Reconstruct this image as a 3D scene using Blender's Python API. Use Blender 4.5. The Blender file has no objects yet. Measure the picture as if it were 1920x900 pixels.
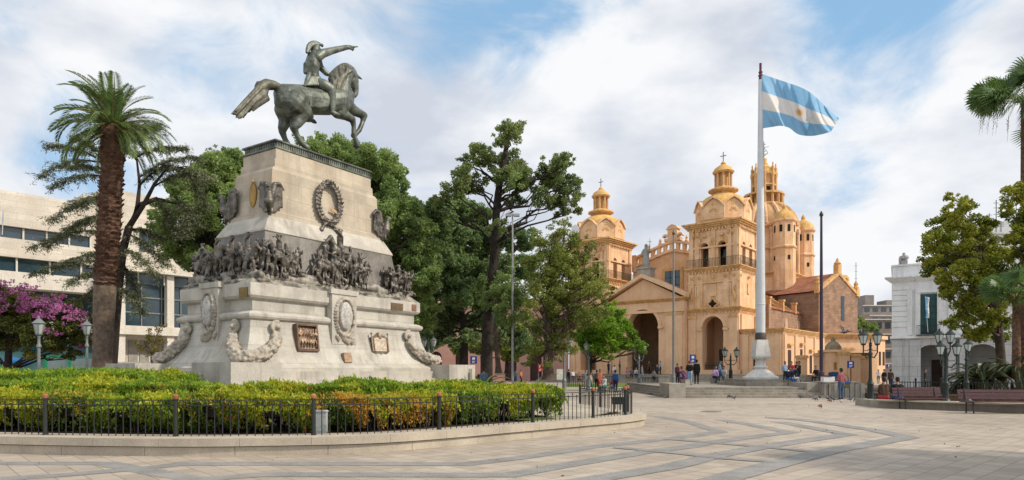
import bpy, bmesh, math, random
import numpy as np
from mathutils import Vector, Matrix, Quaternion

# ---------------------------------------------------------------- camera, sky, sun, exposure
scene = bpy.context.scene
COL = scene.collection
F, HZ, EYE = 1250.0, 695.0, 1.6          # focal length in photo pixels, horizon row, eye height
cam = bpy.data.cameras.new("camera"); camo = bpy.data.objects.new("camera", cam); COL.objects.link(camo)
camo.location = (0, 0, EYE); camo.rotation_euler = (math.radians(90), 0, 0)
cam.sensor_width = 36.0; cam.lens = 36.0 * F / 1920.0
cam.shift_y = (HZ - 450.0) / 1920.0
cam.clip_start = 0.1; cam.clip_end = 4000
scene.camera = camo
SUN_AZ, SUN_EL = math.radians(-17), math.radians(40)      # azimuth of the sun from +X, elevation
sdir = Vector((math.cos(SUN_AZ)*math.cos(SUN_EL), math.sin(SUN_AZ)*math.cos(SUN_EL), math.sin(SUN_EL)))
sl = bpy.data.lights.new("sun", 'SUN'); so = bpy.data.objects.new("sun", sl); COL.objects.link(so)
sl.energy = 3.7; sl.angle = math.radians(2.0); sl.color = (1.0, 0.90, 0.76)
so.rotation_euler = (-sdir).to_track_quat('-Z', 'Y').to_euler()
scene.view_settings.view_transform = 'Standard'; scene.view_settings.look = 'None'
scene.view_settings.exposure = 0.10; scene.view_settings.gamma = 1.0
scene.view_settings.use_curve_mapping = False

def pxdir(px, py):
    return Vector(((px-960)/F, 1.0, (HZ-py)/F)).normalized()

world = bpy.data.worlds.new("World"); scene.world = world; world.use_nodes = True
def make_sky():
    nt = world.node_tree; N = nt.nodes; L = nt.links; N.clear()
    out = N.new('ShaderNodeOutputWorld'); bg = N.new('ShaderNodeBackground'); bg.inputs[1].default_value = 0.1
    L.new(bg.outputs[0], out.inputs[0])
    sky = N.new('ShaderNodeTexSky'); sky.sky_type = 'NISHITA'; sky.sun_disc = False
    sky.sun_elevation = SUN_EL; sky.sun_rotation = math.radians(90) - SUN_AZ
    sky.air_density = 1.0; sky.dust_density = 0.6; sky.ozone_density = 2.0
    tc = N.new('ShaderNodeTexCoord')
    mp = N.new('ShaderNodeMapping'); mp.inputs['Scale'].default_value = (1.0, 1.0, 1.7)
    L.new(tc.outputs['Generated'], mp.inputs[0])
    n1 = N.new('ShaderNodeTexNoise'); n1.inputs['Scale'].default_value = 4.2; n1.inputs['Detail'].default_value = 9
    n1.inputs['Roughness'].default_value = 0.58; n1.inputs['Distortion'].default_value = 0.5
    L.new(mp.outputs[0], n1.inputs[0])
    def math_(op, a, b=None, clamp=False):
        m = N.new('ShaderNodeMath'); m.operation = op; m.use_clamp = clamp
        for i, x in enumerate((a, b)):
            if x is None: continue
            if isinstance(x, (int, float)): m.inputs[i].default_value = x
            else: L.new(x, m.inputs[i])
        return m.outputs[0]
    # openings in the cloud cover: direction, radius, strength
    holes = [((60, 225), .11, .34), ((340, 205), .10, .34), ((640, 250), .10, .30), ((900, 125), .09, .50), ((790, 75), .11, .38),
             ((1640, 5), .11, .8), ((1780, 30), .07, .4), ((1510, 335), .085, .55), ((1680, 280), .10, .36), ((480, 190), .08, .1),
             ((1000, 20), .08, .2), ((1250,-430), .4, .5), ((1330, 70), .15, -.5), ((1180, 230), .25, -.42), ((1800, 130), .12, -.42),
             ((250, 60), .22, -.18), ((100, 350), .14, -.3), ((780, 230), .10, -.35), ((1700, 450), .22, -.4)]
    acc = math_('MULTIPLY', math_('SUBTRACT', n1.outputs['Fac'], 0.425), 3.6)
    for (p, r, s) in holes:
        d = pxdir(*p)
        v = N.new('ShaderNodeVectorMath'); v.operation = 'DISTANCE'
        L.new(tc.outputs['Generated'], v.inputs[0]); v.inputs[1].default_value = d
        mr = N.new('ShaderNodeMapRange'); mr.interpolation_type = 'SMOOTHERSTEP'
        mr.inputs['From Min'].default_value = 0; mr.inputs['From Max'].default_value = r*1.5
        mr.inputs['To Min'].default_value = s; mr.inputs['To Max'].default_value = 0
        L.new(v.outputs['Value'], mr.inputs['Value'])
        acc = math_('SUBTRACT', acc, mr.outputs[0])
    mr = N.new('ShaderNodeMapRange'); mr.interpolation_type = 'SMOOTHSTEP'
    mr.inputs['From Min'].default_value = -0.75; mr.inputs['From Max'].default_value = 0.30
    L.new(acc, mr.inputs['Value'])
    n2 = N.new('ShaderNodeTexNoise'); n2.inputs['Scale'].default_value = 4.5; n2.inputs['Detail'].default_value = 6
    mp2 = N.new('ShaderNodeMapping'); mp2.inputs['Location'].default_value = (3, 7, 1); mp2.inputs['Scale'].default_value = (1, 1, 2.2)
    L.new(tc.outputs['Generated'], mp2.inputs[0]); L.new(mp2.outputs[0], n2.inputs[0])
    cr = N.new('ShaderNodeValToRGB')
    cr.color_ramp.elements[0].position = .36; cr.color_ramp.elements[0].color = (5.9, 6.35, 7.2, 1)
    cr.color_ramp.elements[1].position = .58; cr.color_ramp.elements[1].color = (8.9, 9.0, 9.2, 1)
    L.new(n2.outputs['Fac'], cr.inputs[0])
    # the clear sky is lightened by thin high haze
    hz = N.new('ShaderNodeMix'); hz.data_type = 'RGBA'; hz.inputs['Factor'].default_value = .62
    L.new(sky.outputs[0], hz.inputs['A']); hz.inputs['B'].default_value = (3.6, 6.4, 9.4, 1)
    mx = N.new('ShaderNodeMix'); mx.data_type = 'RGBA'
    L.new(mr.outputs[0], mx.inputs['Factor']); L.new(hz.outputs['Result'], mx.inputs['A']); L.new(cr.outputs[0], mx.inputs['B'])
    # added soft frontal fill: the sky is brightened overhead and behind the viewer
    sx = N.new('ShaderNodeSeparateXYZ'); L.new(tc.outputs['Generated'], sx.inputs[0])
    br = N.new('ShaderNodeMapRange'); br.interpolation_type = 'SMOOTHSTEP'; br.inputs['From Min'].default_value = .25; br.inputs['From Max'].default_value = -.5
    br.inputs['To Min'].default_value = 1.0; br.inputs['To Max'].default_value = 1.25; L.new(sx.outputs[1], br.inputs['Value'])
    vm = N.new('ShaderNodeVectorMath'); vm.operation = 'SCALE'; L.new(mx.outputs['Result'], vm.inputs[0]); L.new(br.outputs[0], vm.inputs['Scale'])
    L.new(vm.outputs[0], bg.inputs[0])
make_sky()

# ---------------------------------------------------------------- helpers
rnd = random.Random(7)
rng = np.random.default_rng(5)
def gp(px, py, z=0.0):                      # ground point seen at a pixel, for a surface of height z
    d = F*(EYE-z)/(py-HZ); return Vector(((px-960)/F*d, d, z))
def at(px, Y, z=0.0): return Vector(((px-960)/F*Y, Y, z))
def zat(py, Y): return EYE + (HZ-py)/F*Y

def thing(name, label, cat, loc=(0,0,0), rz=0.0, group=None, kind=None):
    o = bpy.data.objects.new(name, None); COL.objects.link(o); o.location = loc; o.rotation_euler = (0,0,rz)
    o.empty_display_size = .3
    tag(o, label, cat, group, kind); return o
def tag(o, label=None, cat=None, group=None, kind=None):
    if label: o['label'] = label
    if cat: o['category'] = cat
    if group: o['group'] = group
    if kind: o['kind'] = kind
    return o
def link(name, me, mats, parent=None, label=None):
    for m in (mats if isinstance(mats, (list, tuple)) else [mats]): me.materials.append(m)
    o = bpy.data.objects.new(name, me); COL.objects.link(o)
    if parent is not None: o.parent = parent
    if label: o['label'] = label
    return o
def copy_tree(o, parent=None):
    c = o.copy(); COL.objects.link(c); c.parent = parent
    for ch in [x for x in KIDS.get(o.name, [])]: copy_tree(ch, c)
    return c
KIDS = {}
def index_kids():
    KIDS.clear()
    for x in bpy.data.objects:
        if x.parent: KIDS.setdefault(x.parent.name, []).append(x)

class MB:
    def __init__(s): s.v = []; s.f = []; s.m = []; s.k = 0; s.M = None
    def add(s, vs, fs):
        b = len(s.v)
        if s.M is not None: vs = [tuple(s.M @ Vector(v)) for v in vs]
        s.v += [tuple(v) for v in vs]; s.f += [tuple(b+i for i in f) for f in fs]; s.m += [s.k]*len(fs)
        return s
    def box(s, x0, x1, y0, y1, z0, z1):
        if x0 > x1: x0, x1 = x1, x0
        if y0 > y1: y0, y1 = y1, y0
        return s.add([(x0,y0,z0),(x1,y0,z0),(x1,y1,z0),(x0,y1,z0),(x0,y0,z1),(x1,y0,z1),(x1,y1,z1),(x0,y1,z1)],
              [(0,3,2,1),(4,5,6,7),(0,1,5,4),(1,2,6,5),(2,3,7,6),(3,0,4,7)])
    def rings(s, rings, cap=True):           # list of equal-length vertex rings
        n = len(rings[0]); vs = [p for r in rings for p in r]; fs = []
        for i in range(len(rings)-1):
            for j in range(n):
                k = (j+1) % n; fs.append((i*n+j, i*n+k, (i+1)*n+k, (i+1)*n+j))
        if cap: fs.append(tuple(reversed(range(n)))); fs.append(tuple((len(rings)-1)*n+j for j in range(n)))
        return s.add(vs, fs)
    def rprof(s, prof, cx=0, cy=0):          # rectangular plan, (a, b, z) half sizes
        return s.rings([[(cx-a,cy-b,z),(cx+a,cy-b,z),(cx+a,cy+b,z),(cx-a,cy+b,z)] for a,b,z in prof])
    def lathe(s, prof, cx=0, cy=0, n=16, ph=0):
        return s.rings([[(cx+r*math.cos(ph+2*math.pi*j/n), cy+r*math.sin(ph+2*math.pi*j/n), z) for j in range(n)] for r,z in prof])
    def tube(s, pts, rad, n=6):
        pts = [Vector(p) for p in pts]
        if not isinstance(rad, (list, tuple)): rad = [rad]*len(pts)
        rs = []; up = Vector((0.13,0.31,0.94))
        for i,p in enumerate(pts):
            d = (pts[min(i+1,len(pts)-1)] - pts[max(i-1,0)])
            if d.length < 1e-6: d = Vector((0,0,1))
            d.normalize()
            a = d.cross(up)
            if a.length < .15: a = d.cross(Vector((1,0.1,0)))
            a.normalize(); b = d.cross(a)
            rs.append([p + rad[i]*(math.cos(2*math.pi*j/n)*a + math.sin(2*math.pi*j/n)*b) for j in range(n)])
        return s.rings(rs)
    def prism(s, poly, y0, y1):              # polygon in x,z extruded along y
        n = len(poly); vs = [(x,y0,z) for x,z in poly] + [(x,y1,z) for x,z in poly]
        fs = [tuple(range(n)), tuple(reversed(range(n,2*n)))] + [(i,i+n,(i+1)%n+n,(i+1)%n) for i in range(n)]
        return s.add(vs, fs)
    def slab(s, poly, z0, z1):               # polygon in x,y extruded along z
        n = len(poly); vs = [(x,y,z0) for x,y in poly] + [(x,y,z1) for x,y in poly]
        fs = [tuple(reversed(range(n))), tuple(range(n,2*n))] + [(i,(i+1)%n,(i+1)%n+n,i+n) for i in range(n)]
        return s.add(vs, fs)
    def ball(s, c, r, n=8, m=6):
        r = r if isinstance(r, (tuple,list)) else (r,r,r)
        rs = []
        for i in range(1,m):
            t = math.pi*i/m
            rs.append([(c[0]+r[0]*math.sin(t)*math.cos(2*math.pi*j/n), c[1]+r[1]*math.sin(t)*math.sin(2*math.pi*j/n), c[2]-r[2]*math.cos(t)) for j in range(n)])
        return s.rings(rs)
    def arch(s, x0, x1, z0, z1, y0, y1, ops, n=10):   # wall in x,z with arched openings (cx, half width, spring z, sill z)
        x = x0
        for (cx, hw, zs, zb) in sorted(ops):
            if cx-hw > x: s.box(x, cx-hw, y0, y1, z0, z1)
            if zb > z0: s.box(cx-hw, cx+hw, y0, y1, z0, zb)
            pts = [(cx-hw*math.cos(math.pi*i/n), zs+hw*math.sin(math.pi*i/n)) for i in range(n+1)]
            for i in range(n):
                (xa,za),(xb,zc) = pts[i], pts[i+1]
                s.add([(xa,y0,za),(xb,y0,zc),(xb,y0,z1),(xa,y0,z1),(xa,y1,za),(xb,y1,zc),(xb,y1,z1),(xa,y1,z1)],
                      [(0,1,2,3),(7,6,5,4),(0,4,5,1),(3,2,6,7)])
            x = cx+hw
        if x < x1: s.box(x, x1, y0, y1, z0, z1)
        return s
    def archband(s, cx, hw, zs, w, y0, y1, n=12, legs=0):   # archivolt
        a = [(cx-(hw+w)*math.cos(math.pi*i/n), zs+(hw+w)*math.sin(math.pi*i/n)) for i in range(n+1)]
        b = [(cx-hw*math.cos(math.pi*i/n), zs+hw*math.sin(math.pi*i/n)) for i in range(n+1)]
        if legs: a = [(a[0][0], zs-legs)]+a+[(a[-1][0], zs-legs)]; b = [(b[0][0], zs-legs)]+b+[(b[-1][0], zs-legs)]
        for i in range(len(a)-1):
            s.prism([b[i], b[i+1], a[i+1], a[i]], y0, y1)
        return s
    def build(s, name, mats, parent=None, smooth=False, label=None):
        me = bpy.data.meshes.new(name); me.from_pydata(s.v, [], s.f)
        if any(s.m): me.polygons.foreach_set('material_index', s.m)
        bm = bmesh.new(); bm.from_mesh(me); bmesh.ops.recalc_face_normals(bm, faces=bm.faces); bm.to_mesh(me); bm.free()
        if smooth:
            me.polygons.foreach_set('use_smooth', [True]*len(me.polygons))
            try: me.set_sharp_from_angle(angle=math.radians(38))
            except Exception: pass
        return link(name, me, mats, parent, label)

def part(name, mats, parent, fn, smooth=False, label=None):
    b = MB(); fn(b); return b.build(name, mats, parent, smooth, label)

# organic shapes: tapered capsules fused into one surface
def caps_mesh(caps):
    vs = []; fs = []; n = 14
    for c in caps:
        p0, r0, p1, r1 = Vector(c[0]), c[1], Vector(c[2]), c[3]
        d = p1-p0; L = d.length
        if L < 1e-5: d = Vector((0,0,1)); p1 = p0 + d*1e-3
        d = d.normalized(); a = d.orthogonal().normalized(); b = d.cross(a)
        prof = [(-r0*.98, .18*r0), (-.75*r0, .66*r0), (-.35*r0, .94*r0), (0, r0), (L, r1), (L+.35*r1, .94*r1), (L+.75*r1, .66*r1), (L+.98*r1, .18*r1)]
        base = len(vs)
        for (h, r) in prof:
            for j in range(n):
                t = 2*math.pi*j/n; vs.append(tuple(p0 + d*h + (a*math.cos(t)+b*math.sin(t))*r))
        m = len(prof)
        for i in range(m-1):
            for j in range(n):
                k = (j+1)%n; fs.append((base+i*n+j, base+i*n+k, base+(i+1)*n+k, base+(i+1)*n+j))
        fs.append(tuple(base+j for j in reversed(range(n)))); fs.append(tuple(base+(m-1)*n+j for j in range(n)))
    me = bpy.data.meshes.new('tmp'); me.from_pydata(vs, [], fs); return me
def blob(caps, voxel=.04, smooth=3, extra=None, tags=None):
    me = caps_mesh(caps)
    o = bpy.data.objects.new('tmp', me); COL.objects.link(o)
    m = o.modifiers.new('r', 'REMESH'); m.mode = 'VOXEL'; m.voxel_size = voxel
    if smooth:
        q = o.modifiers.new('s', 'SMOOTH'); q.factor = .5; q.iterations = smooth
    dg = bpy.context.evaluated_depsgraph_get(); dg.update()
    out = bpy.data.meshes.new_from_object(o.evaluated_get(dg))
    bpy.data.objects.remove(o); bpy.data.meshes.remove(me)
    if tags is not None:                       # material slot by nearest capsule
        nf = len(out.polygons); c = np.zeros(nf*3); out.polygons.foreach_get('center', c); c = c.reshape(-1,3)
        best = np.full(nf, 1e9); idx = np.zeros(nf, int)
        for cp, tg in zip(caps, tags):
            p0 = np.array(cp[0]); p1 = np.array(cp[2]); d = p1-p0; l2 = max((d*d).sum(), 1e-9)
            t = np.clip(((c-p0)@d)/l2, 0, 1); r = cp[1]+(cp[3]-cp[1])*t
            dist = np.linalg.norm(c-(p0+t[:,None]*d), axis=1)-r
            w = dist < best; best[w] = dist[w]; idx[w] = tg
        out.polygons.foreach_set('material_index', idx.astype(int))
    out.polygons.foreach_set('use_smooth', [True]*len(out.polygons))
    return out
def chain(pts, rads):
    return [(tuple(pts[i]), rads[i], tuple(pts[i+1]), rads[i+1]) for i in range(len(pts)-1)]

# ---------------------------------------------------------------- materials
def _mix(nt, fac, a, b, mode='MIX'):
    m = nt.nodes.new('ShaderNodeMix'); m.data_type = 'RGBA'; m.blend_type = mode
    for key, x in (('Factor', fac), ('A', a), ('B', b)):
        if isinstance(x, (int, float)): m.inputs[key].default_value = x
        elif isinstance(x, tuple): m.inputs[key].default_value = (*x[:3], 1)
        else: nt.links.new(x, m.inputs[key])
    return m.outputs['Result']
def _ramp(nt, fac, p0, p1):
    r = nt.nodes.new('ShaderNodeMapRange'); r.interpolation_type = 'SMOOTHSTEP'
    r.inputs['From Min'].default_value = p0; r.inputs['From Max'].default_value = p1
    nt.links.new(fac, r.inputs['Value']); return r.outputs[0]
def _noise(nt, vec, scale, detail=4, rough=.55, stretch=None):
    if stretch:
        mp = nt.nodes.new('ShaderNodeMapping'); mp.inputs['Scale'].default_value = stretch; nt.links.new(vec, mp.inputs[0]); vec = mp.outputs[0]
    n = nt.nodes.new('ShaderNodeTexNoise'); n.inputs['Scale'].default_value = scale; n.inputs['Detail'].default_value = detail
    n.inputs['Roughness'].default_value = rough; nt.links.new(vec, n.inputs[0]); return n.outputs['Fac']
def _wallvec(nt, tc):
    g = nt.nodes; L = nt.links
    sn = g.new('ShaderNodeSeparateXYZ'); L.new(tc.outputs['Normal'], sn.inputs[0])
    sp = g.new('ShaderNodeSeparateXYZ'); L.new(tc.outputs['Object'], sp.inputs[0])
    ax = g.new('ShaderNodeMath'); ax.operation = 'ABSOLUTE'; L.new(sn.outputs[0], ax.inputs[0])
    ay = g.new('ShaderNodeMath'); ay.operation = 'ABSOLUTE'; L.new(sn.outputs[1], ay.inputs[0])
    gt = g.new('ShaderNodeMath'); gt.operation = 'GREATER_THAN'; L.new(ax.outputs[0], gt.inputs[0]); L.new(ay.outputs[0], gt.inputs[1])
    mx = g.new('ShaderNodeMix'); mx.data_type = 'FLOAT'; L.new(gt.outputs[0], mx.inputs['Factor']); L.new(sp.outputs[0], mx.inputs['A']); L.new(sp.outputs[1], mx.inputs['B'])
    cb = g.new('ShaderNodeCombineXYZ'); L.new(mx.outputs['Result'], cb.inputs[0]); L.new(sp.outputs[2], cb.inputs[1])
    return cb.outputs[0]
MATS = {}
def mat(name, col, rough=.75, metal=0.0, var=.18, vscale=1.5, bump=.15, bscale=25, brick=None, stain=None, stain2=None, spec=.3, col2=None, fine=.12):
    if name in MATS: return MATS[name]
    m = bpy.data.materials.new(name); m.use_nodes = True; nt = m.node_tree; N = nt.nodes; L = nt.links
    p = N['Principled BSDF']; tc = N.new('ShaderNodeTexCoord'); ob = tc.outputs['Object']
    n1 = _noise(nt, ob, vscale, 5, .6); n2 = _noise(nt, ob, bscale, 4, .6)
    lo = tuple(c*(1-var) for c in col); hi = tuple(min(c*(1+var), .95) for c in (col2 or col))
    c = _mix(nt, _ramp(nt, n1, .3, .7), lo, hi)
    c = _mix(nt, _ramp(nt, n2, .3, .7), c, _mix(nt, 1.0, c, (1-fine*1.8, 1-fine*1.8, 1-fine*1.8), 'MULTIPLY'))
    h = n2
    if brick:
        bw, bh, mort, bv = brick[:4]
        b = N.new('ShaderNodeTexBrick'); b.inputs['Scale'].default_value = 1.0; b.inputs['Brick Width'].default_value = bw
        b.inputs['Row Height'].default_value = bh; b.inputs['Mortar Size'].default_value = brick[4] if len(brick) > 4 else .012
        b.inputs['Mortar Smooth'].default_value = .2
        b.inputs['Color1'].default_value = (1,1,1,1); b.inputs['Color2'].default_value = (1-bv,1-bv,1-bv,1); b.inputs['Mortar'].default_value = (mort,mort,mort,1)
        L.new(_wallvec(nt, tc), b.inputs[0]); c = _mix(nt, 1.0, c, b.outputs['Color'], 'MULTIPLY')
    if stain:                                   # streaks run down the walls: (colour, amount)
        k_ = stain[2] if len(stain) > 2 else 1.0; s1 = _noise(nt, ob, k_, 5, .65, (2.2, 2.2, .22)); c = _mix(nt, _mul(nt, _ramp(nt, s1, .47, .70), stain[1]), c, stain[0])
    if stain2:
        s2 = _noise(nt, ob, .35, 5, .65); c = _mix(nt, _mul(nt, _ramp(nt, s2, .5, .75), stain2[1]), c, stain2[0])
    L.new(c, p.inputs['Base Color']); p.inputs['Roughness'].default_value = rough; p.inputs['Metallic'].default_value = metal
    p.inputs['Specular IOR Level'].default_value = spec
    if bump:
        bp = N.new('ShaderNodeBump'); bp.inputs['Strength'].default_value = bump; bp.inputs['Distance'].default_value = .05
        L.new(h, bp.inputs['Height']); L.new(bp.outputs[0], p.inputs['Normal'])
    MATS[name] = m; return m
def _mul(nt, a, k):
    m = nt.nodes.new('ShaderNodeMath'); m.operation = 'MULTIPLY'; nt.links.new(a, m.inputs[0]); m.inputs[1].default_value = k; return m.outputs[0]
def leafmat(name, cols, rough=.55, trans=.35, vs=.35):
    if name in MATS: return MATS[name]
    m = bpy.data.materials.new(name); m.use_nodes = True; nt = m.node_tree; N = nt.nodes; L = nt.links
    p = N['Principled BSDF']; out = N['Material Output']
    g = N.new('ShaderNodeNewGeometry'); tc = N.new('ShaderNodeTexCoord')
    n = _noise(nt, tc.outputs['Object'], vs, 3, .5)
    mx = N.new('ShaderNodeMath'); mx.operation = 'MULTIPLY_ADD'; L.new(g.outputs['Random Per Island'], mx.inputs[0]); mx.inputs[1].default_value = .55
    sb = N.new('ShaderNodeMath'); sb.operation = 'MULTIPLY'; L.new(_ramp(nt, n, .33, .67), sb.inputs[0]); sb.inputs[1].default_value = .45
    L.new(sb.outputs[0], mx.inputs[2])
    r = N.new('ShaderNodeValToRGB'); r.color_ramp.interpolation = 'LINEAR'
    while len(r.color_ramp.elements) < len(cols): r.color_ramp.elements.new(.5)
    for i, c in enumerate(cols): r.color_ramp.elements[i].position = i/(len(cols)-1); r.color_ramp.elements[i].color = (*c, 1)
    L.new(mx.outputs[0], r.inputs[0]); L.new(r.outputs[0], p.inputs['Base Color'])
    p.inputs['Roughness'].default_value = rough; p.inputs['Specular IOR Level'].default_value = .3
    t = N.new('ShaderNodeBsdfTranslucent'); L.new(r.outputs[0], t.inputs[0])
    ms = N.new('ShaderNodeMixShader'); ms.inputs[0].default_value = trans; L.new(p.outputs[0], ms.inputs[1]); L.new(t.outputs[0], ms.inputs[2])
    L.new(ms.outputs[0], out.inputs[0]); MATS[name] = m; return m
def glassmat(name, col, rough=.08, spec=.8):
    if name in MATS: return MATS[name]
    m = bpy.data.materials.new(name); m.use_nodes = True; nt = m.node_tree; p = nt.nodes['Principled BSDF']
    tc = nt.nodes.new('ShaderNodeTexCoord'); n = _noise(nt, tc.outputs['Object'], .8, 3)
    nt.links.new(_mix(nt, n, tuple(c*.5 for c in col), tuple(c*1.5 for c in col)), p.inputs['Base Color'])
    p.inputs['Roughness'].default_value = rough; p.inputs['Specular IOR Level'].default_value = spec
    MATS[name] = m; return m
def plain(name, col, rough=.6, metal=0, var=.12): return mat(name, col, rough, metal, var=var, vscale=6, bump=.03, fine=.05)

stone_tan = mat('tan granite shaft', (.49,.425,.33), .8, var=.15, vscale=1.2, bump=.12, bscale=30, brick=(1.35,.62,.72,.10,.010), stain=((.22,.18,.13), .4), stain2=((.40,.30,.19), .5))
stone = mat('monument granite', (.49,.465,.405), .8, var=.16, vscale=1.1, bump=.12, bscale=30, brick=(1.35,.62,.72,.10,.010), stain=((.17,.15,.12), .42), stain2=((.36,.29,.2), .5))
stone_plain = mat('carved granite', (.49,.46,.40), .8, var=.16, vscale=1.4, bump=.15, bscale=30, stain=((.17,.15,.12), .45), stain2=((.36,.29,.2), .45))
carve = mat('weathered carving', (.40,.355,.29), .85, var=.28, vscale=5, bump=.3, bscale=22, stain2=((.16,.14,.12), .7))
bronze = mat('patinated bronze', (.070,.078,.063), .48, .35, var=.45, vscale=2.2, bump=.35, bscale=9, col2=(.12,.135,.11), stain=((.23,.26,.205), .55), spec=.5)
bronze_mane = mat('brown bronze hair', (.10,.095,.07), .5, .35, var=.4, vscale=4, bump=.4, bscale=14, stain=((.23,.25,.19), .5), spec=.5)
bronze_dk = mat('dark bronze relief', (.036,.031,.026), .42, .35, var=.55, vscale=4, bump=.5, bscale=10, col2=(.115,.10,.082), stain=((.27,.24,.195), .45), spec=.5)
bronze_bk = mat('bronze backing plate', (.16,.145,.125), .55, .3, var=.3, vscale=2, bump=.3, bscale=8, stain=((.22,.21,.19), .6), spec=.5)
rock_m = mat('weathered bronze rocks', (.15,.135,.115), .6, .2, var=.45, vscale=3, bump=.6, bscale=8, col2=(.27,.25,.21), stain=((.38,.35,.29), .5))
gold = mat('gilt brass plate', (.36,.22,.06), .4, .5, var=.2, vscale=4, bump=.2, bscale=30)
copper = mat('copper plaque', (.34,.23,.15), .5, .35, var=.3, vscale=6, bump=.4, bscale=18, stain2=((.5,.42,.33), .5))
iron = plain('black painted iron', (.032,.035,.034), .45, .2)
iron_grey = plain('grey painted iron', (.19,.21,.205), .5, .1)
iron_green = plain('dark green painted iron', (.022,.032,.030), .45, .2)
lampglass = glassmat('lantern glass', (.42,.48,.46), .25, .6)
kerb_m = mat('kerb granite', (.46,.40,.315), .8, var=.14, vscale=1.3, bump=.15, bscale=40, stain2=((.22,.185,.14), .55), stain=((.26,.22,.17), .35))
church = mat('ochre plaster', (.73,.455,.245), .85, var=.10, vscale=.6, bump=.1, bscale=8, stain=((.60,.30,.10), .85, .8), stain2=((.42,.28,.18), .55), col2=(.78,.53,.33))
church_lo = mat('peach plaster', (.76,.495,.305), .85, var=.08, vscale=.5, bump=.1, bscale=8, stain=((.60,.36,.18), .6, .8), stain2=((.46,.31,.20), .5))
church_trim = mat('ochre trim', (.66,.395,.165), .85, var=.14, vscale=1.2, bump=.15, bscale=10, stain=((.36,.19,.08), .75, .9))
dome_br = mat('brown dome render', (.50,.30,.14), .85, var=.3, vscale=.9, bump=.2, bscale=6, stain=((.30,.16,.07), .7), stain2=((.62,.42,.26), .5))
dome_m = mat('yellow dome render', (.66,.40,.13), .8, var=.25, vscale=.9, bump=.1, bscale=8, stain=((.42,.19,.05), .55), stain2=((.34,.21,.10), .4))
brickw = mat('old brick wall', (.36,.225,.15), .9, var=.2, vscale=.8, bump=.3, bscale=8, brick=(.9,.4,.75,.3,.05), stain2=((.22,.14,.10), .6))
brick_dk = mat('dark brick wall', (.22,.125,.085), .9, var=.25, vscale=.8, bump=.3, bscale=8, brick=(.9,.4,.7,.3,.05))
tile_m = mat('red roof tile', (.33,.13,.07), .85, var=.25, vscale=1, bump=.4, bscale=9, stain2=((.17,.10,.07), .6))
white_m = mat('white lime wall', (.78,.79,.78), .85, var=.07, vscale=.5, bump=.08, bscale=12, stain=((.40,.40,.39), .45), stain2=((.5,.5,.5), .4))
white_st = mat('pale stone base', (.52,.52,.51), .85, var=.1, vscale=.9, bump=.12, bscale=12, brick=(2.2,1.0,.55,.06,.02), stain2=((.36,.35,.34), .5))
marble = mat('flagpole marble', (.64,.62,.58), .7, var=.12, vscale=2, bump=.1, bscale=18, stain=((.28,.26,.23), .5))
white_pt = mat('white painted pole', (.64,.66,.68), .5, var=.06, vscale=1, bump=.02, stain=((.36,.37,.38), .3))
travertine = mat('travertine cladding', (.66,.60,.51), .8, var=.10, vscale=.5, bump=.1, bscale=8, brick=(2.4,.55,.72,.2,.02), stain=((.50,.42,.32), .5))
slab_m = mat('pale concrete slab', (.63,.585,.51), .85, var=.08, vscale=.5, bump=.1, bscale=8, stain=((.40,.35,.29), .4))
bglass = glassmat('dark office glass', (.022,.042,.055))
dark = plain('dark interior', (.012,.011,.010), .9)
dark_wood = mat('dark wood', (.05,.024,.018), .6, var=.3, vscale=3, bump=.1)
maroon = mat('maroon bench slats', (.085,.035,.040), .55, var=.2, vscale=4, bump=.1)
step_m = mat('plaza step stone', (.34,.305,.25), .85, var=.14, vscale=1.5, bump=.15, bscale=20, brick=(1.2,.5,.6,.12,.02), stain=((.16,.14,.11), .5))
conc = mat('grey concrete', (.38,.345,.29), .85, var=.14, vscale=2, bump=.2, bscale=25, stain=((.2,.18,.15), .5))
bark = mat('tree bark', (.085,.06,.043), .95, var=.3, vscale=3, bump=.8, bscale=9)
bark_dk = mat('dark wet bark', (.035,.027,.022), .95, var=.3, vscale=3, bump=.8, bscale=9)
palmbark = mat('palm trunk scales', (.135,.075,.048), .95, var=.45, vscale=6, bump=1.0, bscale=9, stain2=((.11,.065,.045), .5))
palm_lo = mat('worn lower palm trunk', (.17,.125,.09), .95, var=.3, vscale=5, bump=.8, bscale=7, stain2=((.10,.075,.055), .6))
soil = mat('garden soil', (.085,.052,.032), .95, var=.35, vscale=3, bump=.6, bscale=14)
pink_m = mat('pink plaster', (.46,.26,.21), .85, var=.12, vscale=.5, bump=.1)
grey_b = mat('grey apartment wall', (.27,.24,.22), .85, var=.12, vscale=.4, bump=.05)
blue_s = plain('blue sign enamel', (.015,.04,.24), .4)
white_s = plain('white enamel', (.7,.7,.7), .5)
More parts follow.
